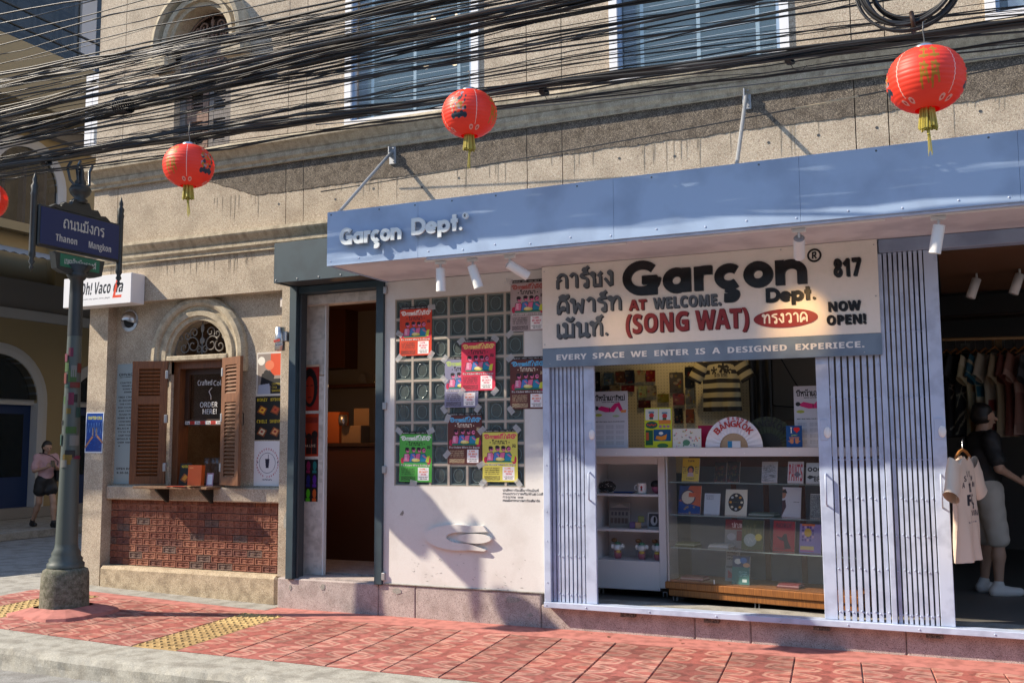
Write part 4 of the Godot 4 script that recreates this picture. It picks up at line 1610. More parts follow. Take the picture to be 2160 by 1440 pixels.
	for k in 3:
		var r = cell(64, 150)
		bg(r, cols[k][0])
		if k == 0:
			fe(r, 0.5, 0.5, 0.42, 0.42, Color(0.05, 0.03, 0.03))
			fe(r, 0.5, 0.55, 0.24, 0.30, Color(0.60, 0.16, 0.06))
			fr(r, 0.32, 0.45, 0.13, 0.02, Color(0.05, 0.02, 0.02))
			fr(r, 0.56, 0.45, 0.13, 0.02, Color(0.05, 0.02, 0.02))
			fr(r, 0.42, 0.70, 0.18, 0.02, Color(0.25, 0.04, 0.02))
			fr(r, 0, 0, 1, 0.05, Color(0.8, 0.7, 0.6))
		elif k == 1:
			for j in 3:
				fe(r, 0.2 + 0.3 * j, 0.5 + 0.06 * (j % 2), 0.16, 0.10, Color(0.08, 0.03, 0.02))
				fr(r, 0.06 + 0.3 * j, 0.55, 0.27, 0.4, Color(0.15, 0.04, 0.03))
			fr(r, 0.05, 0.08, 0.9, 0.14, Color(0.45, 0.12, 0.05))
			ft(r, "AAAA LIVE", 0.05, 0.78, 0.06, Color(0.8, 0.7, 0.6), 0.8)
		else:
			for j in 9:
				var cc: Color = [Color(0.65, 0.12, 0.08), Color(0.5, 0.1, 0.3), Color(0.08, 0.4, 0.4), Color(0.75, 0.25, 0.06), Color(0.12, 0.12, 0.4), Color(0.3, 0.08, 0.5), Color(0.8, 0.8, 0.78), Color(0.3, 0.7, 0.1), Color(0.7, 0.3, 0.08)][j]
				var gx = 0.33 * (j % 3)
				var gy_ = 0.33 * (j / 3)
				fr(r, gx, gy_, 0.34, 0.34, Color(0.06, 0.04, 0.06))
				fe(r, gx + 0.165, gy_ + 0.15, 0.10, 0.11, cc)
				fr(r, gx + 0.05, gy_ + 0.26, 0.22, 0.08, cc)
		o2 = thing("door_poster", cols[k][1], "poster", Vector3(-5.97, [1.93, 1.47, 1.02][k], -0.2285))
		later.append([o2, "print_sheet", card(0.23, [0.47, 0.43, 0.42][k], 0.001, r), Vector3.ZERO, Vector3.ZERO, "print"])
	# small teal canopy over the door
	t = thing("door_canopy", "small dark teal metal canopy over the narrow doorway", "canopy", Vector3(-5.5, 3.17, 0.1))
	wpart(t, "front_sheet", cb(-6.03, -4.94, 3.165, 3.56, 0.285, 0.31, 0.003), M.teal)
	wpart(t, "side_sheet", cb(-6.03, -6.005, 3.165, 3.56, -0.1, 0.284, 0.003), M.teal)
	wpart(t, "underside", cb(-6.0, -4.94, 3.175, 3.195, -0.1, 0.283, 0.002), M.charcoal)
	wpart(t, "top_sheet", cb(-6.0, -4.94, 3.535, 3.555, -0.1, 0.283, 0.002), M.teal)
	for x in [-6.0, -5.75, -5.5, -5.25]:
		s = S(true)
		ball(s, Vector3(x, 3.19, 0.311), Vector3(0.008, 0.008, 0.006), 8, 6)
		wpart(t, "screw", s, M.galvanised)

# ================================================================ white wall with glass blocks
func block_wall() -> void:
	var X0 = -4.835
	var X1 = -3.49
	var Y0 = 1.20
	var Y1 = 2.965
	var z = 0.0
	wp(-4.945, X0, 0.288, 3.14, z, "white_paint", "white_wall", 0.2)
	wp(X1, -3.28, 0.288, 3.14, z, "white_paint", "white_wall", 0.2)
	wp(X0, X1, 0.288, Y0, z, "white_paint", "white_wall", 0.2)
	wp(X0, X1, Y1, 3.14, z, "white_paint", "white_wall", 0.2)
	var s = S()
	var nx = 7
	var ny = 9
	var px = (X1 - X0) / nx
	var py = (Y1 - Y0) / ny
	var j = 0.011
	for i in nx + 1:
		bx(s, X0 + px * i - j, X0 + px * i + j, Y0, Y1, -0.1, -0.004)
	for k in ny + 1:
		for i in nx:
			bx(s, X0 + px * i + j, X0 + px * (i + 1) - j, Y0 + py * k - j, Y0 + py * k + j, -0.1, -0.0045)
	var panel = wpart(B, "glass_block_panel", s, M.mortar)
	# one block: a moulded rim and a lens with an oval ridge
	var w = px * 0.5 - j
	var h = py * 0.5 - j
	var rim = S()
	var o = [Vector2(-w, -h), Vector2(w, -h), Vector2(w, h), Vector2(-w, h)]
	for k in 4:
		var a: Vector2 = o[k]
		var b: Vector2 = o[(k + 1) % 4]
		var a1 = a * 0.90
		var b1 = b * 0.90
		var a2 = a * 0.84
		var b2 = b * 0.84
		quad(rim, Vector3(a.x, a.y, -0.014), Vector3(b.x, b.y, -0.014), Vector3(b1.x, b1.y, -0.008), Vector3(a1.x, a1.y, -0.008))
		quad(rim, Vector3(a1.x, a1.y, -0.008), Vector3(b1.x, b1.y, -0.008), Vector3(b2.x, b2.y, -0.022), Vector3(a2.x, a2.y, -0.022))
		quad(rim, Vector3(a2.x, a2.y, -0.022), Vector3(b2.x, b2.y, -0.022), Vector3(b2.x, b2.y, -0.075), Vector3(a2.x, a2.y, -0.075))
	var rm = fin(rim)
	var lens = S()
	quad(lens, Vector3(-w * 0.86, h * 0.86, -0.024), Vector3(w * 0.86, h * 0.86, -0.024), Vector3(w * 0.86, -h * 0.86, -0.024), Vector3(-w * 0.86, -h * 0.86, -0.024))
	var rid = S(true)
	var ov = []
	for k in 29:
		ov.append(Vector3(w * 0.60 * cos(TAU * k / 28), h * 0.70 * sin(TAU * k / 28), -0.022))
	tube(rid, ov, 0.0035, 5)
	var rdm = fin(rid)
	var lm = fin(lens)
	for i in nx:
		for k in ny:
			if i == nx - 1 and k >= 7 and false:
				continue
			var at = Vector3(X0 + px * (i + 0.5), Y0 + py * (k + 0.5), 0.0)
			part(panel, "glass_block", rm, M.block_rim, at)
			part(panel, "block_lens", lm, M.block_glass, at)
			part(panel, "lens_ridge", rdm, M.block_rim, at)
	# pale garments stacked behind the blocks, seen as vague shapes
	R.seed = 30
	var gcol = ["white_dirty", "shop_wall", "plaster", "red_dark", "shade_toned_wall"]
	for k in 7:
		var t = thing("folded_cloth", "hanging cloth seen dimly through the glass blocks", "cloth", Vector3(-4.6 + k * 0.18, 1.25, -0.55 - 0.06 * (k % 3)), "cloths behind the glass blocks")
		s = S(true)
		var hh = R.randf_range(0.5, 1.0)
		for q in 10:
			var x0 = -0.10 + 0.02 * q
			var z0 = 0.03 * sin(q * 1.7)
			var z1 = 0.03 * sin((q + 1) * 1.7)
			quad(s, Vector3(x0, hh, z0), Vector3(x0 + 0.02, hh, z1), Vector3(x0 + 0.02, 0, z1), Vector3(x0, 0, z0))
		part(t, "drape", s, M[gcol[k % 5]])
	# relief emblem on the white wall: a swept C with an oval in its mouth
	var cx = -4.14
	var cy = 0.745
	var poly = PackedVector2Array()
	for k in 25:
		var a = deg_to_rad(68 + (292 - 68) * k / 24.0)
		poly.append(Vector2(cx - 0.02 + 0.305 * cos(a) * 1.05, cy + 0.115 * sin(a)))
	poly.append(Vector2(cx + 0.26, cy - 0.112))
	poly.append(Vector2(cx + 0.275, cy - 0.10))
	for k in 17:
		var a = deg_to_rad(290 - (290 - 70) * k / 16.0)
		poly.append(Vector2(cx + 0.04 + 0.165 * cos(a), cy + 0.05 * sin(a)))
	poly.append(Vector2(cx + 0.29, cy + 0.06))
	poly.append(Vector2(cx + 0.25, cy + 0.112))
	var t2 = thing("wall_emblem", "raised white oval emblem with a swept crescent on the white wall", "emblem", Vector3(cx, cy - 0.1, 0.0))
	s = S()
	prism(s, poly, 0.0, 0.035)
	wpart(t2, "crescent", s, M.white_paint)
	s = S()
	var el = PackedVector2Array()
	for k in 28:
		el.append(Vector2(cx + 0.165 + 0.165 * cos(TAU * k / 28), cy - 0.002 + 0.043 * sin(TAU * k / 28)))
	prism(s, el, 0.0, 0.045)
	wpart(t2, "oval", s, M.white_paint)
	# small address lettering
	t2 = thing("address_lettering", "four lines of small dark address lettering on the white wall", "lettering", Vector3(-3.5, 1.06, 0.0))
	for k in 4:
		letters(t2, ["บริษัทการ์ชงดีพาร์ทเม้นท์", "ถนนทรงวาดสัมพันธวงศ์", "กรงเทพ", "ถนนมังกรทรงวาดการ์ชงดีพาร์ท"][k].replace("บ", "ป").replace("ิ", "").replace("ษ", "ศ"), -3.71, [-3.36, -3.32, -3.58, -3.35][k], 1.165 - 0.03 * k, 0.016, 0.0, 0.001, 0.0032, M.charcoal)
	words(t2, "number", "10100", -3.565, -3.51, 1.105, 1.120, 0.0, 0.001, M.charcoal)
	# patch of plaster and scuffs
	s = S()
	prism(s, PackedVector2Array([Vector2(-4.77, 0.93), Vector2(-4.74, 0.925), Vector2(-4.725, 0.95), Vector2(-4.735, 0.975), Vector2(-4.755, 0.955)]), 0.0, 0.002)
	wpart(B, "plaster_scar", s, M.concrete)
	s = S()
	R.seed = 71
	for k in 46:
		var x = R.randf_range(-4.7, -3.4)
		var y = 0.30 + absf(R.randfn(0, 0.16))
		var a = R.randf_range(-0.6, 0.6)
		var l = R.randf_range(0.006, 0.03)
		var d = Vector2(cos(a), sin(a)) * l
		var n = Vector2(-d.y, d.x).normalized() * R.randf_range(0.0012, 0.003)
		quad(s, Vector3(x, y, 0.0015), Vector3(x + d.x + n.x, y + d.y + n.y, 0.0015), Vector3(x + d.x * 1.4, y + d.y * 1.4, 0.0015), Vector3(x + d.x - n.x, y + d.y - n.y, 0.0015))
	wpart(B, "scuff", s, M.concrete)
	# grey sill strip where the wall meets the step
	wpart(B, "wall_foot", cb(-4.93, -3.3, 0.288, 0.300, 0.0, 0.012, 0.003), M.concrete)

# ================================================================ the blue canopy
func canopy() -> void:
	var t = thing("shop_canopy", "long blue metal shop canopy with raised white shop lettering", "canopy", Vector3(-1.5, 3.13, 0.5))
	var seams = [-4.93, -4.02, -2.305, -0.92, 0.47, 1.9, 4.0]
	for i in seams.size() - 1:
		wpart(t, "fascia_panel", cb(seams[i] + 0.0006, seams[i + 1] - 0.0006, 3.135, 3.612, 0.985, 1.0, 0.0015), M.fascia_blue)
	wpart(t, "end_panel", cb(-4.93, -4.915, 3.137, 3.608, -0.098, 0.984, 0.002), M.fascia_blue)
	wpart(t, "soffit", cb(-4.914, 4.0, 3.145, 3.16, -0.09, 0.984, 0.002), M.soffit)
	wpart(t, "top_sheet", cb(-4.914, 4.0, 3.585, 3.60, -0.09, 0.984, 0.002), M.fascia_blue)
	wpart(t, "drip_trim", cb(-3.95, 4.0, 3.115, 3.140, 0.955, 0.983, 0.003), M.gate_blue)
	var sm = S(true)
	ball(sm, Vector3.ZERO, Vector3(0.0075, 0.0075, 0.005), 8, 6)
	var screw = fin(sm)
	for x in [-4.89, -4.60, -4.27, -3.92, -3.60, -3.31, -3.0, -2.66, -2.33, -1.97, -1.6, -1.3, -0.95, -0.6, -0.25, 0.1, 0.4]:
		part(t, "screw", screw, M.gate_blue, Vector3(x, 3.175 + 0.01 * sin(x * 9), 1.0) - t.position)
	for x in [-4.89, -4.4, -4.05, -3.7, -3.3, -2.6, -2.0, -1.2, -0.4, 0.3]:
		part(t, "screw", screw, M.slate, Vector3(x, 3.585, 1.0) - t.position)
	# tie rods back to the wall
	for a in [[-4.92, 4.43, -4.86], [-1.465, 4.48, -1.37], [2.2, 4.45, 2.3]]:
		var s = S()
		cbx(s, Vector3(a[0], a[1] - 0.01, -0.085), Vector3(0.035, 0.095, 0.012), 0.003)
		cbx(s, Vector3(a[0] - 0.012, a[1] + 0.01, -0.05), Vector3(0.006, 0.05, 0.03), 0.002)
		var pl = wpart(t, "wall_plate", s, M.galvanised)
		s = S()
		for dy in [-0.08, -0.02, 0.055]:
			cyl(s, Vector3(a[0] + 0.015, a[1] + dy, -0.075), Vector3(a[0] + 0.015, a[1] + dy, -0.06), 0.010, 0.010, 6)
		part(pl, "bolt", s, M.galvanised)
		s = S()
		cyl(s, Vector3(a[0], a[1] + 0.01, -0.06), Vector3(a[2], 3.60, 0.95), 0.016, 0.016, 10)
		wpart(t, "tie_rod", s, M.galvanised)
	# raised white lettering with dark returns, on spacers
	var mark = func(z0, dep, mat):
		letters(t, "Garçon", -4.762, -4.145, 3.295, 0.148, z0, dep, 0.0345, mat)
		letters(t, "Dept.", -4.055, -3.565, 3.318, 0.142, z0, dep, 0.0345, mat)
	mark.call(1.03, 0.008, M.charcoal)
	mark.call(1.0385, 0.016, M.letter_white)
	var s2 = S()
	ring(s2, -3.553, 3.435, 0.0, 0.026, 1.03, 1.055, 20)
	wpart(t, "letter", s2, M.letter_white)
	letters(t, "R", -3.563, -3.543, 3.423, 0.024, 1.0555, 0.001, 0.0045, M.charcoal)
	s2 = S()
	for x in [-4.7, -4.45, -4.2, -4.0, -3.8, -3.62]:
		cyl(s2, Vector3(x, 3.34, 0.999), Vector3(x, 3.34, 1.031), 0.006, 0.006, 6)
	wpart(t, "spacer", s2, M.galvanised)

func track_lights() -> void:
	var tr = [[-4.03, -2.25], [-2.12, -0.37], [-0.26, 1.3]]
	for k in 3:
		var t = thing("light_track", ["white lighting track under the canopy above the glass blocks", "white lighting track under the canopy above the painted sign", "white lighting track under the canopy above the open shop door"][k], "light track", Vector3(tr[k][0], 3.12, 0.86))
		part(t, "rail", cb(0, tr[k][1] - tr[k][0], 0, 0.024, -0.018, 0.018, 0.004), M.white_gloss)
	# [x of pivot, aim (from pivot), label, lit]
	var list = [
		[-3.88, Vector3(0.01, -1, -0.02), "white spotlight pointing straight down above the orange poster", 0.0],
		[-3.58, Vector3(0.30, -1, -0.10), "white spotlight tilted slightly above the glass blocks", 0.0],
		[-3.24, Vector3(0.74, -0.55, -0.62), "white spotlight swung sideways beside the painted sign", 0.25],
		[-0.955, Vector3(-0.12, -0.50, -0.74), "white spotlight lit in front of the painted sign", 0.46],
		[-0.03, Vector3(-0.20, -1, -0.05), "white spotlight above the hanging cream shirt", 0.0]]
	for e in list:
		var t = thing("track_spotlight", e[2], "spotlight", Vector3(e[0], 3.12, 0.86), "spotlights under the canopy")
		part(t, "adapter", cb(-0.05, 0.05, -0.03, -0.002, -0.017, 0.017, 0.005), M.white_gloss)
		var s = S(true)
		cyl(s, Vector3(0, -0.03, 0), Vector3(0, -0.075, 0), 0.009, 0.009, 10)
		part(t, "stem", s, M.white_gloss)
		var d: Vector3 = e[1].normalized()
		var c = Vector3(0, -0.085, 0)
		var a = c - d * 0.02
		var b = c + d * 0.175
		s = S(true)
		cyl(s, a, b, 0.04, 0.04, 24, false)
		cyl(s, a + d * 0.004, b, 0.0375, 0.0375, 24, false)
		part(t, "barrel", s, M.white)
		s = S()
		cyl(s, a + d * 0.006, a + d * 0.009, 0.0375, 0.0375, 24)
		for q in 5:
			cyl(s, a + d * 0.009 + Vector3(-0.025 + 0.0125 * q, 0, 0), a + d * 0.0005 + Vector3(-0.025 + 0.0125 * q, 0, 0), 0.004, 0.004, 6)
		part(t, "heat_sink", s, M.galvanised if e[3] > 0.45 else M.white)
		s = S()
		cyl(s, b - d * 0.02, b - d * 0.016, 0.037, 0.037, 20)
		var lens: StandardMaterial3D = M.white
		if e[3] > 0.0:
			if not M.has("spot_glow"):
				lens = mk("spot_glow", lin(0.8, 0.7, 0.55), 0.4)
				lens.emission_enabled = true
				lens.emission = Color(1.0, 0.78, 0.52)
				lens.emission_energy_multiplier = 2.0
			lens = M.spot_glow
		part(t, "lamp_lens", s, lens)
		if e[3] > 0.0:
			var l = SpotLight3D.new()
			l.name = "lamp_light"
			l.light_color = Color(1.0, 0.80, 0.52)
			l.light_energy = e[3]
			l.spot_angle = 24.0
			l.spot_angle_attenuation = 1.0
			l.light_size = 0.03
			l.spot_range = 8
			l.shadow_enabled = true
			t.add_child(l)
			l.position = b - d * 0.01
			l.look_at_from_position(l.position + t.position, l.position + t.position + d, Vector3.BACK)

# ================================================================ painted sign over the shop window
func painted_sign() -> void:
	var z = 0.1
	var t = thing("shop_sign", "large cream painted shop sign with black, red and grey lettering over the display", "sign", Vector3(-1.9, 2.25, z))
	wpart(t, "board", cb(-3.271, -0.476, 2.415, 3.142, 0.075, z, 0.002), M.sign_cream)
	wpart(t, "lower_band", cb(-3.271, -0.472, 2.247, 2.414, 0.070, z + 0.002, 0.002), M.band_blue)
	var s = S()
	for p in [[-3.25, 3.1], [-3.25, 2.45], [-0.5, 3.1], [-0.5, 2.7], [-2.4, 3.12], [-1.2, 3.12], [-3.2, 2.28], [-0.6, 2.27], [-2.2, 2.27], [-2.12, 2.27]]:
		cyl(s, Vector3(p[0], p[1], z), Vector3(p[0], p[1], z + 0.004), 0.006, 0.004, 8)
	wpart(t, "screw", s, M.galvanised)
	# each line has a darker drop edge lying 3 mm behind
	var pair = func(fn, m1, m2, dx):
		fn.call(0.0, 0.0, z, 0.003, m2, dx)
		fn.call(0.0, 0.0, z + 0.0034, 0.006, m1, 0.0)
	var thai = func(txt, x0, x1, y, h):
		letters(t, txt, x0 + 0.008, x1 + 0.008, y - 0.008, h, z, 0.003, h * 0.205, M.slate_dark)
		letters(t, txt, x0, x1, y, h, z + 0.0044, 0.005, h * 0.195, M.slate)
	thai.call("การ์ชง", -3.138, -2.60, 2.936, 0.122)
	thai.call("ดีพาร์ท", -3.135, -2.53, 2.716, 0.118)
	thai.call("เม้นท์.", -3.14, -2.65, 2.505, 0.120)
	letters(t, "Garçon", -2.527 + 0.007, -0.985 + 0.007, 2.835 - 0.006, 0.285, z, 0.003, 0.073, M.charcoal)
	letters(t, "Garçon", -2.527, -0.985, 2.835, 0.285, z + 0.0044, 0.005, 0.071, M.black_gloss)
	letters(t, "Dept.", -1.33 + 0.006, -0.935 + 0.006, 2.702 - 0.005, 0.112, z, 0.003, 0.030, M.charcoal)
	letters(t, "Dept.", -1.33, -0.935, 2.702, 0.112, z + 0.0044, 0.005, 0.0285, M.black_gloss)
	var w = func(txt, x0, x1, y0, y1, m1, m2, fat):
		words(t, "letter", txt, x0 + 0.007, x1 + 0.007, y0 - 0.007, y1 - 0.007, z, 0.003, m2, fat)
		words(t, "letter", txt, x0, x1, y0, y1, z + 0.0034, 0.006, m1, fat)
	w.call("AT", -2.475, -2.318, 2.705, 2.795, M.red_paint, M.red_dark, 0.9)
	w.call("WELCOME.", -2.262, -1.69, 2.702, 2.800, M.slate, M.slate_dark, 0.9)
	w.call("(SONG WAT)", -2.505, -1.47, 2.475, 2.672, M.red_paint, M.red_dark, 0.9)
	w.call("817", -0.803, -0.60, 2.868, 3.012, M.black_gloss, M.charcoal, 0.9)
	w.call("NOW", -0.853, -0.613, 2.600, 2.676, M.black_gloss, M.charcoal, 0.8)
	w.call("OPEN!", -0.868, -0.580, 2.492, 2.570, M.black_gloss, M.charcoal, 0.8)
	words(t, "letter", "EVERY  SPACE  WE  ENTER  IS  A  DESIGNED  EXPERIECE.", -3.14, -0.597, 2.307, 2.357, z + 0.002, 0.002, M.white, 0.5)
	s = S()
	ring(s, -0.943, 3.052, 0.040, 0.055, z, z + 0.006, 28)
	wpart(t, "registered_ring", s, M.black_gloss)
	letters(t, "R", -0.965, -0.920, 3.026, 0.052, z, 0.005, 0.011, M.black_gloss)
	s = S()
	var el = PackedVector2Array()
	for k in 36:
		el.append(Vector2(-1.182 + 0.250 * cos(TAU * k / 36), 2.566 + 0.075 * sin(TAU * k / 36)))
	prism(s, el, z, z + 0.006)
	wpart(t, "red_oval", s, M.red_paint)
	letters(t, "ทรงวาด", -1.365, -1.005, 2.530, 0.072, z + 0.0065, 0.003, 0.0125, M.sign_cream)

# ================================================================ folding gates
func gate(label: String, x0: float, x1: float, y1: float, n: int, z: float, lead_right: bool) -> Node3D:
	var t = thing("folding_gate", label, "gate", Vector3((x0 + x1) / 2, 0.235, z), "blue folding gates")
	var y0 = 0.238
	var lead = 0.10
	var a = x0 + (0.0 if lead_right else lead)
	var b = x1 - (lead if lead_right else 0.0)
	# leading panel
	var lx0 = b if lead_right else x0
	var lx1 = x1 if lead_right else a
	var lp = wpart(t, "leading_panel", cb(lx0 + 0.003, lx1, y0, y1, z - 0.02, z + 0.012, 0.003), M.gate_blue)
	var lc = (lx0 + lx1) / 2
	part(lp, "lock_plate", cb(lc - 0.028, lc + 0.028, 1.60, 1.76, z + 0.012, z + 0.017, 0.003), M.gate_blue_b)
	var s = S(true)
	ball(s, Vector3(lc + 0.025, 1.66, z + 0.017), Vector3(0.028, 0.045, 0.014), 12, 8)
	part(lp, "lock_knob", s, M.white_gloss)
	s = S(true)
	tube(s, [Vector3(lc, 1.10, z + 0.012), Vector3(lc, 1.11, z + 0.045), Vector3(lc, 1.33, z + 0.045), Vector3(lc, 1.34, z + 0.012)], 0.008, 8)
	part(lp, "pull_handle", s, M.gate_blue_b)
	# slats: U channels standing behind the cross bars
	var pitch = (b - a) / n
	var w = pitch * 0.66
	var sl = S()
	for e in [[-w / 2, w / 2, 0.008, 0.012], [-w / 2, -w / 2 + 0.003, -0.016, 0.008], [w / 2 - 0.003, w / 2, -0.016, 0.008]]:
		bx(sl, e[0], e[1], 0, y1 - y0, e[2], e[3])
	var slm = fin(sl)
	var rv = S(true)
	ball(rv, Vector3.ZERO, Vector3(0.0065, 0.0065, 0.008), 8, 6)
	var rvm = fin(rv)
	var levels = [0.30, 0.62, 0.88, 1.15, 1.45, 1.60, 1.92, 2.16, 2.42, 2.70]
	R.seed = int(absf(x0) * 100)
	for i in n:
		var x = a + pitch * (i + 0.5)
		var o = part(t, "slat", slm, M.gate_blue if i % 2 else M.gate_blue_b, Vector3(x, y0, z) - t.position, Vector3(0, R.randf_range(-0.05, 0.05), 0))
		for y in levels:
			if y < y1 - 0.04:
				part(o, "rivet", rvm, M.gate_blue, Vector3(0.2 * w * (1 if i % 2 else -1), y - y0 + 0.012 * (i % 2), 0.013))
	# crossed bars behind the slats
	s = S()
	for q in range(0, levels.size() - 1):
		if levels[q + 1] < y1:
			for i in n - 1:
				var xa = a + pitch * (i + 0.5)
				var ya: float = levels[q]
				var yb: float = levels[q + 1]
				if q % 2:
					ya = levels[q + 1]
					yb = levels[q]
				bx(s, xa, xa + pitch, ya - 0.006, ya + 0.006, z - 0.012, z - 0.008)
	wpart(t, "lattice_bars", s, M.gate_blue_b)
	return t

func gates() -> void:
	var z = 0.04
	gate("blue folding gate drawn beside the glass block wall", -3.215, -2.815, 2.25, 8, z, true)
	gate("blue folding gate drawn between the book display and the tall gate", -0.975, -0.49, 2.25, 8, z, false)
	gate("tall blue folding gate drawn beside the open shop door", -0.445, -0.055, 3.035, 8, z, true)
	# frame: jambs, header, floor track
	var t = thing("gate_frame", "pale blue metal frame and floor track of the folding gates", "gate frame", Vector3(-1.5, 0.19, 0.05))
	wpart(t, "floor_track", cb(-3.285, 4.0, 0.188, 0.236, -0.02, 0.095, 0.004), M.gate_blue)
	wpart(t, "jamb", cb(-3.282, -3.22, 0.236, 2.27, -0.02, 0.085, 0.004), M.gate_blue)
	wpart(t, "jamb", cb(-0.488, -0.45, 0.236, 3.03, -0.02, 0.07, 0.003), M.gate_blue)
	wpart(t, "header", cb(-0.47, 4.0, 3.037, 3.142, -0.06, 0.072, 0.004), M.header_blue)
	wpart(t, "sign_backing", cb(-3.28, -0.47, 2.27, 3.14, -0.08, -0.03, 0.004), M.header_blue)
	var s = S(true)
	for x in [-3.26, -2.9, -2.35, -1.8, -1.3, -0.8, -0.3, 0.2]:
		ball(s, Vector3(x, 0.21, 0.096), Vector3(0.007, 0.007, 0.005), 8, 6)
	for y in [0.4, 0.75, 1.0, 1.4, 1.7, 1.95, 2.2]:
		ball(s, Vector3(-3.252, y, 0.086), Vector3(0.006, 0.006, 0.005), 8, 6)
	wpart(t, "rivet", s, M.gate_blue_b)
	for x in [-2.55, -1.85, -1.0, -0.2, 0.5]:
		s = S()
		bx(s, x - 0.06, x + 0.06, 0.150, 0.187, 0.001, 0.06)
		wpart(t, "track_bracket", s, M.weathered)
	# worn concrete sill inside the track
	wpart(B, "door_sill", cb(-3.22, 4.0, 0.196, 0.222, -0.34, -0.022, 0.004), M.concrete)

# ================================================================ printed posters
func draw_poster(back: Color, title: Color, second: Color, ink: Color, date: Color) -> Rect2i:
	var r = cell(160, 216)
	bg(r, back)
	fr(r, 0, 0, 1, 0.055, Color(0.05, 0.04, 0.05))
	ft(r, "SOMEWHAT · SWEET · SOUR · SALTY · SPICY", 0.03, 0.043, 0.022, Color(0.8, 0.8, 0.8), 0.94)
	# big curled heading: a spiral, small letters, a second spiral
	for m in [0, 1]:
		var cx = 0.12 if m == 0 else 0.88
		var q = []
		for k in 26:
			var t = k / 25.0
			var a = (3.6 + 8.0 * t) if m == 0 else (-0.4 - 8.0 * t)
			q.append(Vector2(cx + (0.085 - 0.07 * t) * cos(a), 0.145 + (0.05 - 0.042 * t) * sin(a)))
		fl(r, q, 0.034, title)
	fth(r, "การตแห่งโ", 0.21, 0.178, 0.055, 0.34, title, 0.022)
	fth(r, "โภคดี", 0.54, 0.178, 0.062, 0.26, title, 0.024)
	flf(r, [0.50, 0.10, 0.62, 0.075, 0.66, 0.10], 0.02, title)
	fth(r, "โภชนา", 0.27, 0.278, 0.058, 0.44, second, 0.020)
	fe(r, 0.22, 0.252, 0.015, 0.011, second)
	fe(r, 0.76, 0.252, 0.015, 0.011, second)
	for k in 3:
		scrawl(r, 0.85, 0.30 + 0.022 * k, 0.1, 0.014, ink, 3 + k, 0.012)
	# four diners round a table
	var skin = Color(0.85, 0.42, 0.58)
	var line = Color(0.10, 0.06, 0.10)
	fp(r, [0.06, 0.63, 0.20, 0.52, 0.86, 0.52, 0.93, 0.63], Color(0.05, 0.48, 0.38))
	fe(r, 0.90, 0.58, 0.07, 0.08, Color(0.75, 0.12, 0.30))
	fe(r, 0.09, 0.58, 0.05, 0.06, Color(0.75, 0.12, 0.30))
	var ppl = [[0.24, 0.37, skin], [0.43, 0.36, Color(0.28, 0.48, 0.75)], [0.60, 0.365, skin], [0.74, 0.37, Color(0.12, 0.52, 0.66)]]
	for k in 4:
		var x: float = ppl[k][0]
		var y: float = ppl[k][1]
		fp(r, [x - 0.14, 0.60, x - 0.10, y + 0.08, x + 0.04, y + 0.06, x + 0.13, 0.54, x + 0.08, 0.60], line)
		fp(r, [x - 0.125, 0.595, x - 0.09, y + 0.085, x + 0.035, y + 0.07, x + 0.115, 0.54, x + 0.07, 0.595], ppl[k][2])
		flf(r, [x - 0.02, y + 0.11, x + 0.06, 0.52, x + 0.14, 0.53], 0.035, skin)
		fe(r, x, y, 0.065, 0.05, line)
		fe(r, x + 0.012, y + 0.012, 0.052, 0.042, skin)
		if k != 3:
			fe(r, x - 0.012, y - 0.022, 0.058, 0.03, line)
		fr(r, x, y + 0.002, 0.05, 0.012, line)
	for k in 6:
		fr(r, 0.16 + 0.02 * (k % 2), 0.46 + 0.02 * k, 0.06, 0.008, Color(0.9, 0.85, 0.9))
	fp(r, [0.80, 0.60, 0.84, 0.5, 0.93, 0.48, 0.9, 0.62], Color(0.80, 0.82, 0.25))
	fe(r, 0.50, 0.575, 0.14, 0.035, line)
	fe(r, 0.50, 0.572, 0.13, 0.032, Color(0.86, 0.80, 0.42))
	fe(r, 0.47, 0.555, 0.08, 0.022, Color(0.93, 0.88, 0.62))
	ft(r, "The Kitchen Where Art Begins", 0.05, 0.692, 0.034, Color(0.1, 0.08, 0.08), 0.9)
	ft(r, "The Kitchen Where Art Begins", 0.04, 0.688, 0.034, Color(0.9, 0.87, 0.86), 0.9)
	for k in 4:
		ft(r, ["A POP-UP PROJECT", "THAT TRANSFORMS", "THE 'KITCHEN' INTO", "THE ORIGIN OF ART"][k], 0.06, 0.755 + 0.036 * k, 0.022, ink, 0.42)
	for k in 4:
		scrawl(r, 0.05, 0.905 + 0.022 * k, 0.45, 0.012, ink, 30 + k, 0.009)
	fr(r, 0.57, 0.715, 0.34, 0.255, Color(0.93, 0.92, 0.92))
	ft(r, "1 APR -", 0.62, 0.765, 0.034, date, 0.22)
	ft(r, "29 MAY", 0.60, 0.818, 0.034, date, 0.27)
	ft(r, "2026", 0.65, 0.868, 0.034, Color(0.72, 0.10, 0.22), 0.18)
	ft(r, "GARCON DEPT", 0.60, 0.912, 0.02, Color(0.1, 0.1, 0.1), 0.28)
	ft(r, "2ND FLOOR", 0.63, 0.948, 0.02, Color(0.1, 0.1, 0.1), 0.22)
	return r

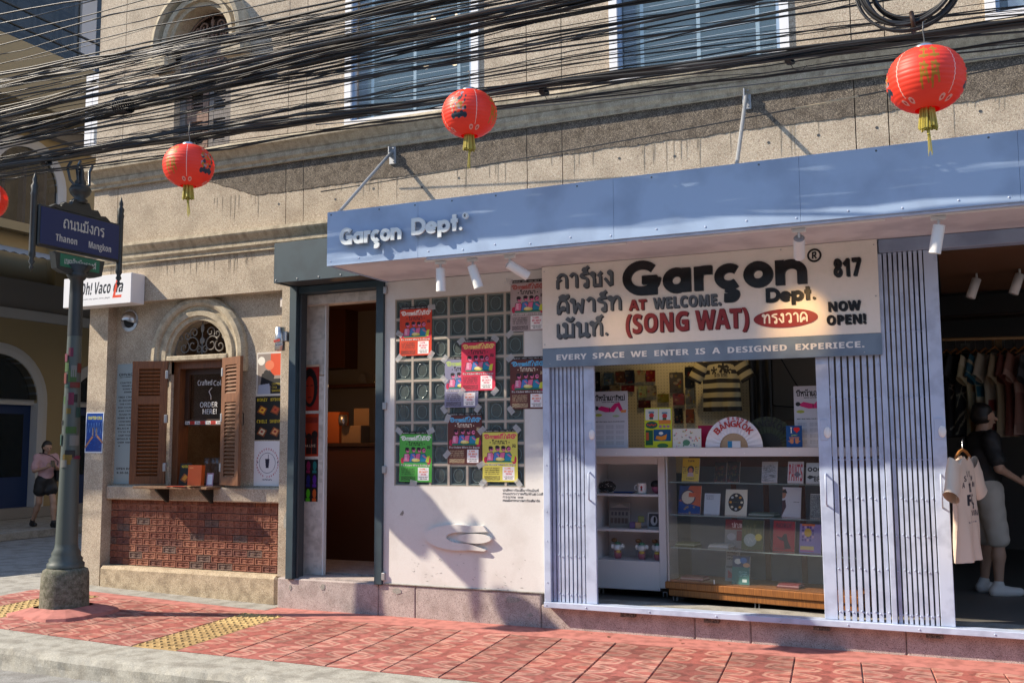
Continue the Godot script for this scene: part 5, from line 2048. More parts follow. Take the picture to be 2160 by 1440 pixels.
func tape_strip(parent, x, y, turn, w = 0.075, h = 0.05) -> void:
	var s = S()
	R.seed = int(absf(x * 911 + y * 377)) + 1
	var n = 4
	for i in n:
		var a = -w / 2 + w * i / n
		var b = -w / 2 + w * (i + 1) / n
		var za = R.randf_range(0.0, 0.006)
		var zb = R.randf_range(0.0, 0.006)
		quad(s, Vector3(a, h / 2, za), Vector3(b, h / 2, zb), Vector3(b, -h / 2, za * 0.5), Vector3(a, -h / 2, zb * 0.4))
	part(parent, "tape_strip", s, M.tape, Vector3(x, y, 0.0045), Vector3(0, 0, turn))

func posters() -> void:
	var dark = Color(0.10, 0.07, 0.08)
	var pale = Color(0.85, 0.80, 0.62)
	var red = Color(0.78, 0.10, 0.24)
	var org = Color(0.90, 0.35, 0.12)
	var or_ = draw_poster(Color(0.80, 0.22, 0.06), Color(0.92, 0.88, 0.86), Color(0.35, 0.08, 0.04), dark, red)
	var gt = draw_poster(Color(0.66, 0.60, 0.60), Color(0.62, 0.30, 0.28), dark, dark, red)
	var pk = draw_poster(Color(0.80, 0.17, 0.30), Color(0.90, 0.78, 0.42), Color(0.30, 0.05, 0.10), dark, red)
	var gv = draw_poster(Color(0.52, 0.52, 0.62), Color(0.66, 0.75, 0.40), dark, dark, org)
	var br = draw_poster(Color(0.36, 0.17, 0.15), Color(0.36, 0.68, 0.85), Color(0.86, 0.80, 0.72), pale, org)
	var gn = draw_poster(Color(0.30, 0.66, 0.26), Color(0.90, 0.90, 0.86), Color(0.08, 0.25, 0.08), dark, org)
	var yl = draw_poster(Color(0.84, 0.80, 0.36), Color(0.86, 0.30, 0.36), Color(0.30, 0.26, 0.10), dark, org)
	var w = 0.347
	var h = 0.468
	# x centre, bottom, cell, z, label, tapes
	var list = [
		[-4.607, 2.418, or_, 0.001, "orange event poster taped to the glass blocks under the spotlights", [[0.17, 0.45, 0.1], [-0.175, 0.21, -0.6], [-0.18, -0.02, 0.8], [0.17, 0.0, 1.0]]],
		[-3.450, 2.590, gt, 0.001, "pale grey event poster with a brown heading beside the painted sign", [[-0.19, 0.46, -0.3], [-0.18, -0.02, 0.7]]],
		[-4.123, 1.920, gv, 0.001, "violet grey event poster half covered by the pink one", [[-0.175, 0.45, 0.9], [-0.18, 0.26, -0.8], [-0.175, -0.02, -0.9], [0.17, -0.01, 0.9]]],
		[-3.948, 2.070, pk, 0.006, "pink event poster with a yellow heading taped to the glass blocks", [[-0.175, 0.46, 0.6], [0.17, 0.47, -0.6], [-0.165, -0.01, 0.9], [0.17, -0.01, 0.8]]],
		[-3.457, 1.893, br, 0.001, "brown event poster with a blue heading right beside the folding gate", [[-0.175, 0.46, 0.7], [-0.165, -0.01, -0.9]]],
		[-4.089, 1.402, br, 0.001, "brown event poster with a blue heading between the green and yellow ones", [[-0.175, 0.42, 1.2], [-0.18, 0.09, 0.8]]],
		[-4.602, 1.238, gn, 0.001, "green event poster taped low on the glass blocks", [[-0.18, 0.47, -0.7], [0.16, 0.47, 0.5], [-0.02, -0.01, -0.2]]],
		[-3.733, 1.248, yl, 0.001, "yellow event poster with a pink heading taped low on the glass blocks", [[-0.18, 0.46, 0.7], [0.17, 0.47, -0.8], [-0.19, 0.15, 0.5], [-0.17, -0.01, 0.8], [0.18, -0.01, -0.9]]]]
	for p in list:
		var o = thing("event_poster", p[4], "poster", Vector3(p[0], p[1], p[3]), "event posters on the glass blocks")
		o.rotation.z = 0.012 * sin(p[0] * 37.0)
		later.append([o, "sheet", card(w, h, 0.0006, p[2], 0.003), Vector3.ZERO, Vector3.ZERO, "print"])
		for tp in p[5]:
			tape_strip(o, tp[0], tp[1], tp[2])
	for p in [[-3.30, 1.60, 0.2], [-3.31, 1.38, -0.4]]:
		pass
	# posters in the recess right of the order window
	var r = cell(96, 132)
	bg(r, Color(0.80, 0.78, 0.74))
	fr(r, 0.05, 0.04, 0.9, 0.92, Color(0.55, 0.50, 0.46))
	fr(r, 0.55, 0.04, 0.40, 0.5, Color(0.80, 0.28, 0.10))
	fe(r, 0.5, 0.30, 0.18, 0.11, Color(0.85, 0.45, 0.30))
	fe(r, 0.18, 0.20, 0.14, 0.10, Color(0.90, 0.88, 0.82))
	fp(r, [0.15, 0.75, 0.2, 0.5, 0.5, 0.42, 0.7, 0.55, 0.6, 0.78], Color(0.08, 0.07, 0.08))
	fe(r, 0.38, 0.48, 0.10, 0.07, Color(0.12, 0.1, 0.1))
	fp(r, [0.05, 0.96, 0.08, 0.75, 0.5, 0.72, 0.55, 0.96], Color(0.60, 0.62, 0.68))
	fr(r, 0.56, 0.62, 0.39, 0.34, Color(0.08, 0.07, 0.06))
	for k in 3:
		ft(r, ["CRAFTED", "COLA", "SANGRIA"][k], 0.60, 0.76 + 0.075 * k, 0.05, Color(0.80, 0.70, 0.12), 0.32 if k != 1 else 0.2)
	var o1 = thing("wall_poster", "collage drink poster with orange corner, topmost beside the order window", "poster", Vector3(-6.477, 2.095, -0.2285))
	later.append([o1, "sheet", card(0.325, 0.455, 0.001, r, 0.002), Vector3.ZERO, Vector3.ZERO, "print"])
	r = cell(96, 132)
	bg(r, Color(0.07, 0.055, 0.05))
	for k in 4:
		var gx = 0.5 * (k % 2)
		var gy_ = 0.5 * (k / 2)
		ft(r, ["HONEY", "HOTDOG", "CHILI", "SHRIMP"][k], gx + 0.05, gy_ + 0.11, 0.07, Color(0.80, 0.70, 0.10), 0.4)
		fp(r, [gx + 0.06, gy_ + 0.36, gx + 0.2, gy_ + 0.20, gx + 0.46, gy_ + 0.28, gx + 0.34, gy_ + 0.44], Color(0.50, 0.24, 0.08))
		fp(r, [gx + 0.12, gy_ + 0.34, gx + 0.24, gy_ + 0.23, gx + 0.40, gy_ + 0.29, gx + 0.3, gy_ + 0.40], [Color(0.85, 0.62, 0.15), Color(0.70, 0.30, 0.15), Color(0.75, 0.68, 0.55), Color(0.80, 0.55, 0.35)][k])
		fe(r, gx + 0.26, gy_ + 0.31, 0.05, 0.025, Color(0.55, 0.10, 0.06))
	o1 = thing("wall_poster", "black hot dog menu poster in four fields beside the order window", "poster", Vector3(-6.480, 1.640, -0.2285))
	later.append([o1, "sheet", card(0.335, 0.448, 0.001, r, 0.002), Vector3.ZERO, Vector3.ZERO, "print"])
	r = cell(112, 150)
	bg(r, Color(0.86, 0.85, 0.85))
	var nav = Color(0.12, 0.10, 0.20)
	for k in 14:
		var a = PI + PI * (k + 0.5) / 14
		ft(r, "OH!VACODACOLA!"[k], 0.5 + 0.40 * cos(a) - 0.02, 0.48 + 0.30 * sin(a) + 0.02, 0.04, Color(0.62, 0.12, 0.18), 0.055)
	for k in 15:
		var a = PI - PI * (k + 0.5) / 15
		ft(r, "CRAFTS COLACLUB"[k], 0.5 + 0.40 * cos(a) - 0.02, 0.50 + 0.30 * sin(a) + 0.02, 0.04, Color(0.62, 0.12, 0.18), 0.05)
	var q = []
	for k in 33:
		q.append(Vector2(0.5 + 0.30 * cos(TAU * k / 32), 0.49 + 0.225 * sin(TAU * k / 32)))
	fl(r, q, 0.010, nav)
	# plain cup in place of the drawn mascot
	fp(r, [0.42, 0.40, 0.58, 0.40, 0.55, 0.60, 0.45, 0.60], nav)
	fr(r, 0.53, 0.30, 0.02, 0.11, nav)
	ft(r, "*", 0.10, 0.52, 0.06, nav)
	ft(r, "*", 0.86, 0.52, 0.06, nav)
	scrawl(r, 0.32, 0.87, 0.36, 0.02, nav, 4, 0.012)
	o1 = thing("wall_poster", "white poster with a round club emblem, lowest beside the order window", "poster", Vector3(-6.484, 1.168, -0.2285))
	later.append([o1, "sheet", card(0.338, 0.460, 0.001, r), Vector3.ZERO, Vector3.ZERO, "print"])
	# hand-lettered board behind the left shutter
	r = cell(128, 420)
	bg(r, Color(0.56, 0.60, 0.60))
	var ink = Color(0.08, 0.09, 0.10)
	ft(r, "OHVACODA", 0.06, 0.10, 0.022, ink, 0.85)
	flf(r, [0.1, 0.112, 0.85, 0.106], 0.012, ink)
	for k in 4:
		ft(r, ["CRAFTED COLA", "TEMPLE IN", "SONG WAT", "BANGKOK"][k], 0.12 + 0.05 * k, 0.165 + 0.026 * k, 0.013, ink, 0.7 - 0.1 * k)
	for k in 15:
		ft(r, ["THIS CRAFTED", "IS BREWED IN", "THE COUNTRY", "FOR CANNED", "AND FREE CANE", "SUGAR FAN-COLA", "HERBS & SPICE", "FROM MARKET", "AND NATURAL", "BLACK TEA", "TICKLES GO", "LIGHT YOUR DAY", "WOULD WANT", "OUR NECTAR", "A"][k], 0.06 + 0.03 * (k % 3), 0.285 + 0.029 * k, 0.013, ink, 0.8 - 0.06 * (k % 4) if k < 14 else 0.08)
	flf(r, [0.8, 0.70, 0.7, 0.75, 0.72, 0.80], 0.012, ink)
	ft(r, "OPEN DAILY", 0.08, 0.88, 0.016, ink, 0.7)
	ft(r, "9.30-20.00", 0.10, 0.915, 0.016, ink, 0.6)
	o1 = thing("lettered_board", "grey blue board of handwritten text behind the left wooden shutter", "board", Vector3(-8.385, 1.165, -0.2285))
	later.append([o1, "board", card(0.40, 1.335, 0.004, r), Vector3.ZERO, Vector3.ZERO, "print"])
	# blue poster on the corner pillar
	r = cell(112, 146)
	bg(r, Color(0.80, 0.82, 0.85))
	fr(r, 0.04, 0.03, 0.92, 0.94, Color(0.06, 0.22, 0.52))
	R.seed = 3
	for k in 160:
		fr(r, R.randf_range(0.04, 0.9), R.randf_range(0.04, 0.95), R.randf_range(0.02, 0.09), 0.012, Color(0.05, 0.2, 0.5).lerp(Color(0.15, 0.42, 0.72), R.randf()))
	for k in 6:
		flf(r, [0.08 + 0.15 * k, 0.50, 0.15 + 0.15 * k, 0.26, 0.23 + 0.15 * k, 0.50], 0.012, Color(0.45, 0.62, 0.80))
	ft(r, "CRAFTED COLA", 0.10, 0.18, 0.075, Color(0.82, 0.78, 0.20), 0.80)
	flf(r, [0.02, 0.86, 0.22, 0.72, 0.40, 0.60], 0.075, Color(0.66, 0.45, 0.34))
	flf(r, [0.98, 0.74, 0.80, 0.66, 0.64, 0.58], 0.075, Color(0.68, 0.47, 0.36))
	fr(r, 0.36, 0.38, 0.10, 0.22, Color(0.35, 0.30, 0.34))
	fr(r, 0.56, 0.38, 0.10, 0.22, Color(0.40, 0.34, 0.36))
	fr(r, 0.385, 0.40, 0.02, 0.18, Color(0.7, 0.68, 0.7))
	fr(r, 0.585, 0.40, 0.02, 0.18, Color(0.7, 0.68, 0.7))
	o1 = thing("wall_poster", "blue poster of two arms raising cans on the corner pillar", "poster", Vector3(-8.765, 1.510, -0.0985))
	later.append([o1, "sheet", card(0.265, 0.452, 0.001, r, 0.004), Vector3.ZERO, Vector3(0, 0, -0.01), "print_gloss"])

# ================================================================ fittings of the left shop
func left_fittings() -> void:
	var t = thing("lightbox_sign", "white lightbox shop sign on the corner above the pillar", "sign", Vector3(-8.6, 3.13, 0.0))
	wpart(t, "box", cb(-9.10, -8.092, 3.131, 3.462, -0.098, 0.1, 0.006), M.white_gloss)
	var r = cell(256, 84)
	bg(r, Color(0.88, 0.88, 0.89))
	var ink = Color(0.05, 0.05, 0.06)
	ft(r, "Oh! Vaco", 0.245, 0.62, 0.40, ink, 0.46, true, false, 0.2)
	ft(r, "da", 0.735, 0.62, 0.40, ink, 0.155, true, false, 0.2)
	fp(r, [0.795, 0.08, 0.83, 0.08, 0.775, 0.72, 0.87, 0.72, 0.865, 0.80, 0.735, 0.80], Color(0.86, 0.30, 0.16))
	ft(r, "handcraft cola, spices, citrus, ginger", 0.25, 0.80, 0.045, Color(0.35, 0.35, 0.37), 0.45)
	later.append([t, "face_print", card(1.0, 0.325, 0.001, r), Vector3(-8.596, 3.134, 0.101) - t.position, Vector3.ZERO, "print_gloss"])
	# vent hood
	t = thing("vent_hood", "stainless half dome vent hood on the recessed wall", "vent", Vector3(-8.43, 2.99, -0.23))
	var s = S(true)
	for j in 8:
		for i in 16:
			var P = func(a, b):
				var th: float = PI * 0.5 * b / 8.0
				var ph: float = -0.35 + (PI + 0.35) * a / 16.0
				return Vector3(0.105 * cos(th) * cos(ph), 0.105 * cos(th) * sin(ph), 0.085 * sin(th) + 0.005)
			quad(s, P.call(i, j), P.call(i + 1, j), P.call(i + 1, j + 1), P.call(i, j + 1))
	part(t, "dome", s, M.steel)
	s = S()
	ring(s, 0, 0, 0.085, 0.125, 0.0, 0.008, 28)
	part(t, "flange", s, M.steel)
	s = S()
	ring(s, 0, 0, 0.0, 0.085, 0.001, 0.003, 24)
	part(t, "throat", s, M.black)
	s = S()
	for k in 4:
		bx(s, -0.06, 0.06, -0.07 + 0.016 * k, -0.066 + 0.016 * k, 0.004, 0.03)
	part(t, "grille_bar", s, M.charcoal)
	# steel wall lamp
	t = thing("wall_lamp", "brushed steel cylinder wall lamp with red stickers beside the doorway", "lamp", Vector3(-6.16, 2.53, 0.02))
	s = S(true)
	cyl(s, Vector3(0, 0, 0), Vector3(0, 0.235, 0), 0.052, 0.052, 24)
	part(t, "cylinder", s, M.steel)
	part(t, "bracket", cb(0.05, 0.09, 0.09, 0.19, -0.115, 0.02, 0.006), M.galvanised)
	r = cell(64, 20)
	bg(r, Color(0.72, 0.16, 0.10))
	ft(r, "CRAFTED", 0.05, 0.8, 0.6, Color(0.15, 0.05, 0.05), 0.8)
	later.append([t, "sticker", card(0.075, 0.024, 0.001, r), Vector3(0, 0.085, 0.052), Vector3(0, 0, 0.15), "print"])
	r = cell(64, 20)
	bg(r, Color(0.82, 0.81, 0.80))
	ft(r, "Oh!vacoda", 0.05, 0.8, 0.6, Color(0.1, 0.1, 0.1), 0.85)
	later.append([t, "sticker", card(0.07, 0.024, 0.001, r), Vector3(0.025, 0.045, 0.047), Vector3(0, 0.5, 0.2), "print"])
	# white electrical cabinet on the side wall
	t = thing("wall_cabinet", "white louvred metal cabinet on the side wall above the cornice", "cabinet", Vector3(-9.02, 4.98, -0.2))
	part(t, "body", cb(-0.13, 0.11, 0, 0.96, -0.25, 0.06, 0.01), M.white_gloss)
	s = S()
	for k in 12:
		bx(s, 0.03, 0.09, 0.10 + 0.016 * k, 0.107 + 0.016 * k, 0.0605, 0.064)
	part(t, "louvre", s, M.slate)
	s = S()
	bx(s, -0.125, 0.105, 0.50, 0.506, 0.06, 0.063)
	bx(s, -0.02, -0.015, 0.02, 0.94, 0.06, 0.062)
	part(t, "door_seam", s, M.cabinet_grey)

# ================================================================ lanterns
func lantern_mesh(r: Rect2i) -> ArrayMesh:
	var s = S(true)
	var n = 40
	var ribs = 17
	var rows = ribs * 3
	var P = func(i, j):
		var t: float = float(j) / rows
		var ph: float = lerpf(0.20, PI - 0.26, t)
		var q: float = 0.200 * pow(sin(ph), 0.86) * (1.0 + 0.012 * cos(TAU * j / 3.0))
		var a: float = TAU * i / n
		return Vector3(q * cos(a), 0.172 * cos(ph), q * sin(a))
	var U = func(i, j): return Vector2((r.position.x + r.size.x * float(i) / n) / 2048.0, (r.position.y + r.size.y * float(j) / rows) / 2048.0)
	for j in rows:
		for i in n:
			for c in [[i, j], [i + 1, j], [i + 1, j + 1], [i, j], [i + 1, j + 1], [i, j + 1]]:
				s.set_uv(U.call(c[0], c[1]))
				s.add_vertex(P.call(c[0], c[1]))
	return fin(s)

func lanterns() -> void:
	var r = cell(640, 150)
	var red = Color(0.93, 0.255, 0.165)
	bg(r, red)
	R.seed = 19
	var gold = Color(0.66, 0.50, 0.12)
	for k in 4:
		var cx = 0.125 + 0.25 * k
		# seams
		flf(r, [cx - 0.085, 0.10, cx - 0.085, 0.80], 0.004, Color(0.90, 0.78, 0.74))
		for m in [-1, 1]:
			fe(r, cx - 0.085 + m * 0.028, 0.86, 0.018, 0.055, Color(0.86, 0.68, 0.64), 9)
			fe(r, cx - 0.085 + m * 0.028, 0.86, 0.008, 0.025, Color(0.75, 0.25, 0.20), 7)
		if k % 2 == 0:
			# painted medallion of flowers and waves
			for q in 46:
				var a = R.randf() * TAU
				var d = sqrt(R.randf())
				var col: Color = [Color(0.16, 0.24, 0.30), Color(0.70, 0.62, 0.50), gold, Color(0.62, 0.60, 0.68), Color(0.78, 0.42, 0.30)][R.randi() % 5]
				fe(r, cx + 0.025 + 0.050 * d * cos(a), 0.44 + 0.24 * d * sin(a), R.randf_range(0.004, 0.014), R.randf_range(0.015, 0.045), col, 8)
			for q in 5:
				fe(r, cx - 0.015 + 0.02 * q, 0.66 - 0.02 * (q % 2), 0.014, 0.05, Color(0.14, 0.22, 0.28), 8)
		else:
			# two gold brush characters
			for c in 2:
				var ox = cx + 0.0 + 0.045 * c
				for st in [[-0.016, 0.26, 0.016, 0.25], [0.0, 0.20, 0.0, 0.38], [-0.018, 0.36, 0.018, 0.36], [-0.014, 0.50, 0.016, 0.46], [0.0, 0.44, -0.016, 0.68], [0.002, 0.54, 0.018, 0.66], [-0.010, 0.60, 0.012, 0.58], [0.014, 0.50, 0.012, 0.74]]:
					flf(r, [ox + st[0], st[1], ox + st[2], st[3]], 0.008, gold)
	mk("lantern_cloth", Color.WHITE, 0.5)
	var lm = lantern_mesh(r)
	var cap = S(true)
	lathe(cap, Vector3.ZERO, [Vector2(0.055, 0.158), Vector2(0.058, 0.166), Vector2(0.050, 0.186), Vector2(0.045, 0.188), Vector2(0.045, 0.165)], 20)
	var capm = fin(cap)
	var ta = S()
	R.seed = 4
	for k in 60:
		var a = R.randf() * TAU
		var q = sqrt(R.randf()) * 0.045
		var b = R.randf_range(0.9, 1.12)
		cyl(ta, Vector3(q * 0.8 * cos(a), -0.160, q * 0.8 * sin(a)), Vector3(q * b * cos(a), -0.262 - R.randf() * 0.014, q * b * sin(a)), 0.005, 0.006, 4, false)
	var tam = fin(ta)
	var tl = S()
	for k in 7:
		var a = TAU * k / 7
		cyl(tl, Vector3(0.004 * cos(a), -0.255, 0.004 * sin(a)), Vector3(0.010 * cos(a) + 0.01, -0.39 - 0.012 * (k % 3), 0.010 * sin(a)), 0.0022, 0.0018, 4, false)
	cyl(tl, Vector3(0, -0.275, 0), Vector3(0.001, -0.30, 0), 0.009, 0.009, 8)
	var tlm = fin(tl)
	var list = [
		[Vector3(-5.52, 3.823, 2.079), 0.9, "red paper lantern hanging in front of the louvred upper window", 0.18],
		[Vector3(-3.113, 3.977, 1.851), 2.55, "red paper lantern hanging in front of the upper window with blinds", 0.14],
		[Vector3(-0.049, 3.511, 2.533), 1.05, "red paper lantern hanging below the black cable coil", 0.14],
		[Vector3(-7.86, 3.79, 2.1), 0.3, "red paper lantern hanging beside the street name sign", 0.2]]
	lantern_later = [list, lm, capm, tam, tlm]

var lantern_later = []

func hang_lanterns() -> void:
	M.lantern_cloth.albedo_texture = M.print.albedo_texture
	M.lantern_cloth.backlight_enabled = true
	M.lantern_cloth.backlight = lin(0.5, 0.06, 0.03)
	mk("tassel_gold", lin(0.44, 0.37, 0.07), 0.6)
	for e in lantern_later[0]:
		var t = thing("paper_lantern", e[2], "lantern", e[0], "red lanterns strung along the street", e[1])
		part(t, "shade", lantern_later[1], M.lantern_cloth)
		part(t, "top_ring", lantern_later[2], M.steel)
		part(t, "tassel", lantern_later[3], M.tassel_gold)
		part(t, "tassel_tail", lantern_later[4], M.tassel_gold)
		var s = S(true)
		tube(s, [Vector3(0, 0.16, 0), Vector3(0.004, 0.22, 0), Vector3(-0.006, 0.27, 0), Vector3(0.0, 0.18 + e[3], 0), Vector3(0.02, 0.19 + e[3], 0)], 0.004, 6)
		part(t, "hanging_hook", s, M.cable_grey)

# ================================================================ overhead cables
func cables() -> void:
	# y at x = -9, -4, 1 | z | how many | spread | thickest radius
	var bundles = [
		[5.60, 5.40, 5.25, 2.0, 2, 0.05, 0.009, "thin cables highest above the street"],
		[5.34, 5.31, 5.28, 2.05, 2, 0.03, 0.009, "thin cables highest above the street"],
		[5.12, 5.10, 5.06, 2.0, 3, 0.025, 0.009, "thin cables highest above the street"],
		[4.95, 4.90, 4.86, 2.0, 12, 0.045, 0.013, "upper bundle of overhead cables"],
		[4.78, 4.78, 4.72, 2.1, 11, 0.06, 0.010, "upper bundle of overhead cables"],
		[4.60, 4.67, 4.62, 2.0, 14, 0.06, 0.013, "middle bundle of overhead cables"],
		[4.37, 4.54, 4.56, 1.95, 17, 0.055, 0.014, "middle bundle of overhead cables"],
		[4.38, 4.41, 4.28, 2.1, 8, 0.06, 0.009, "middle bundle of overhead cables"],
		[4.10, 4.04, 3.90, 2.0, 14, 0.028, 0.013, "lowest bundle of overhead cables"],
		[4.14, 4.19, 4.04, 2.05, 7, 0.05, 0.008, "lowest bundle of overhead cables"],
		[4.22, 4.22, 4.33, 2.0, 6, 0.05, 0.008, "middle bundle of overhead cables"],
		[4.02, 3.98, 3.84, 2.1, 5, 0.03, 0.009, "lowest bundle of overhead cables"]]
	R.seed = 101
	var f = FastNoiseLite.new()
	f.seed = 2
	f.frequency = 0.12
	var idx = 0
	for b in bundles:
		for k in b[4]:
			idx += 1
			var clump: float = [-1.0, -0.85, 0.0, 0.1, 1.0, 1.15][R.randi() % 6] * b[5]
			var off = clump + R.randfn(0, 1) * b[5] * 0.22
			var offb = off + R.randfn(0, 1) * b[5] * 0.4
			var dz = R.randf_range(-0.08, 0.08)
			var pts = []
			var n = 44
			for i in n + 1:
				var x = -15.0 + 20.4 * i / n
				var u = (x + 4.0) / 5.0
				var y: float = b[1] + (b[2] - b[0]) * 0.5 * u + (b[0] + b[2] - 2 * b[1]) * 0.5 * u * u
				if absf(u) > 1.0:
					var e = signf(u)
					y = b[1] + (b[2] - b[0]) * 0.5 * u + (b[0] + b[2] - 2 * b[1]) * 0.5 * (2 * absf(u) - 1.0)
				var o = lerpf(off, offb, clampf((x + 9) / 10.0, 0, 1))
				# cables are gathered by a tie near x = -6.7 in the thick bundles
				if b[4] > 11:
					o *= clampf(0.25 + absf(x + 6.7) * 0.6, 0.25, 1.0)
				var zc: float = 1.42 + (b[1] - 4.05) * 0.45
				y = 1.6 + (y - 1.6) * (8.1 - zc) / 6.1
				pts.append(Vector3(x, y + o + 0.06 * f.get_noise_2d(x * 3.0, idx * 13.0) + 0.012 * f.get_noise_2d(x * 14.0, idx * 7.0), zc + dz * 1.8 + 0.05 * f.get_noise_2d(x * 3.0, idx * 29.0 + 500)))
			var s = S(true)
			var rad: float = b[6] * 0.82 * [0.35, 0.45, 0.55, 0.7, 0.85, 1.0, 1.15][R.randi() % 7]
			tube(s, pts, rad, 6)
			var t = thing("overhead_cable", "black cable in the " + b[7] + " across the street front", "cable", Vector3(-4.0, b[1], b[3]), b[7])
			wpart(t, "cable_run", s, M.cable if R.randf() < 0.8 else M.cable_grey)
	# cable ties and loose ends
	for e in [[-6.7, 4.64, 1.64, 0.075, 0.12], [-7.9, 4.33, 1.42, 0.04, 0.05], [-6.05, 4.31, 1.42, 0.045, 0.06], [-2.7, 4.24, 1.42, 0.04, 0.03], [-0.9, 4.185, 1.42, 0.045, 0.03]]:
		var t = thing("cable_tie", ["thick black tape wrap around the cable bundle near the white cabinet", "black cable tie on the lowest bundle above the street sign", "black cable tie above the lantern by the louvred window", "black cable tie between the two upper windows", "black cable tie near the second upper window"][[-6.7, -7.9, -6.05, -2.7, -0.9].find(e[0])], "cable tie", Vector3(e[0], e[1], e[2]))
		var s = S(true)
		for k in 5:
			var pts = []
			for q in 15:
				var a = TAU * q / 14
				pts.append(Vector3((k - 2) * e[4] * 0.22 + 0.012 * sin(a * 2), e[3] * cos(a), e[3] * sin(a)))
			tube(s, pts, 0.008, 5)
		part(t, "wrap", s, M.cable)
		s = S(true)
		tube(s, [Vector3(0, -e[3], 0), Vector3(0.03, -e[3] - 0.05, 0.01), Vector3(0.08, -e[3] - 0.06, 0), Vector3(0.11, -e[3] - 0.03, 0)], 0.0025, 5)
		part(t, "loose_tail", s, M.cable)
	# single light coloured wire close to the wall
	for e in [[3.97, 4.06, 4.42, 0.15, "tan", "thin wire with a tan joint running below the upper cornice"], [4.62, 4.53, 4.36, 0.25, "grey", "thin pale wire running below the blinds window"]]:
		var s = S(true)
		var pts = []
		for i in 31:
			var x = -5.6 + 7.2 * i / 30.0
			pts.append(Vector3(x, lerpf(e[0] + 0.1, e[2], i / 30.0) - 0.05 * sin(PI * i / 30.0), e[3]))
		tube(s, pts, 0.006, 6)
		var t = thing("overhead_cable", e[5], "cable", Vector3(-2, 4.2, e[3]))
		wpart(t, "cable_run", s, M.cable_grey if e[4] == "grey" else M.cable)
		if e[4] == "tan":
			s = S(true)
			tube(s, pts.slice(19, 22), 0.0075, 6)
			wpart(t, "joint_sleeve", s, M.cable_tan)
	# coil
	var t = thing("cable_coil", "big coil of black cable hanging above the large lantern", "cable coil", Vector3(-0.11, 4.22, 2.2))
	R.seed = 8
	for k in 12:
		var s = S(true)
		var pts = []
		var rr = R.randf_range(0.215, 0.285)
		var cx = R.randf_range(-0.02, 0.02)
		var cy = R.randf_range(-0.015, 0.02)
		var zz = R.randf_range(-0.03, 0.03)
		for q in 41:
			var a = TAU * q / 40
			pts.append(Vector3(cx + rr * cos(a), cy + rr * sin(a) * 1.02, zz + 0.012 * sin(a * 2 + k)))
		tube(s, pts, R.randf_range(0.007, 0.011), 6)
		part(t, "turn", s, M.cable)
	var s3 = S(true)
	tube(s3, [Vector3(0.0, -0.2, 0.03), Vector3(0.004, -0.24, 0.05), Vector3(0.01, -0.29, 0.03), Vector3(0.006, -0.30, -0.02), Vector3(0.0, -0.25, -0.05), Vector3(0, -0.2, -0.03)], 0.014, 6)
	part(t, "binding", s3, M.wood_dark)

# ================================================================ display window
func shelf_card(called, label, cat, x, y, z, w, h, t, r, lean, turn, parent_turn = 0.0, group = "", gloss = true) -> Node3D:
	var o = thing(called, label, cat, Vector3(x, y, z), group, turn + parent_turn)
	later.append([o, "cover", card(w, h, t, r, 0.0, plain_uv()), Vector3.ZERO, Vector3(lean, 0, 0), "print_gloss" if gloss else "print"])
	return o

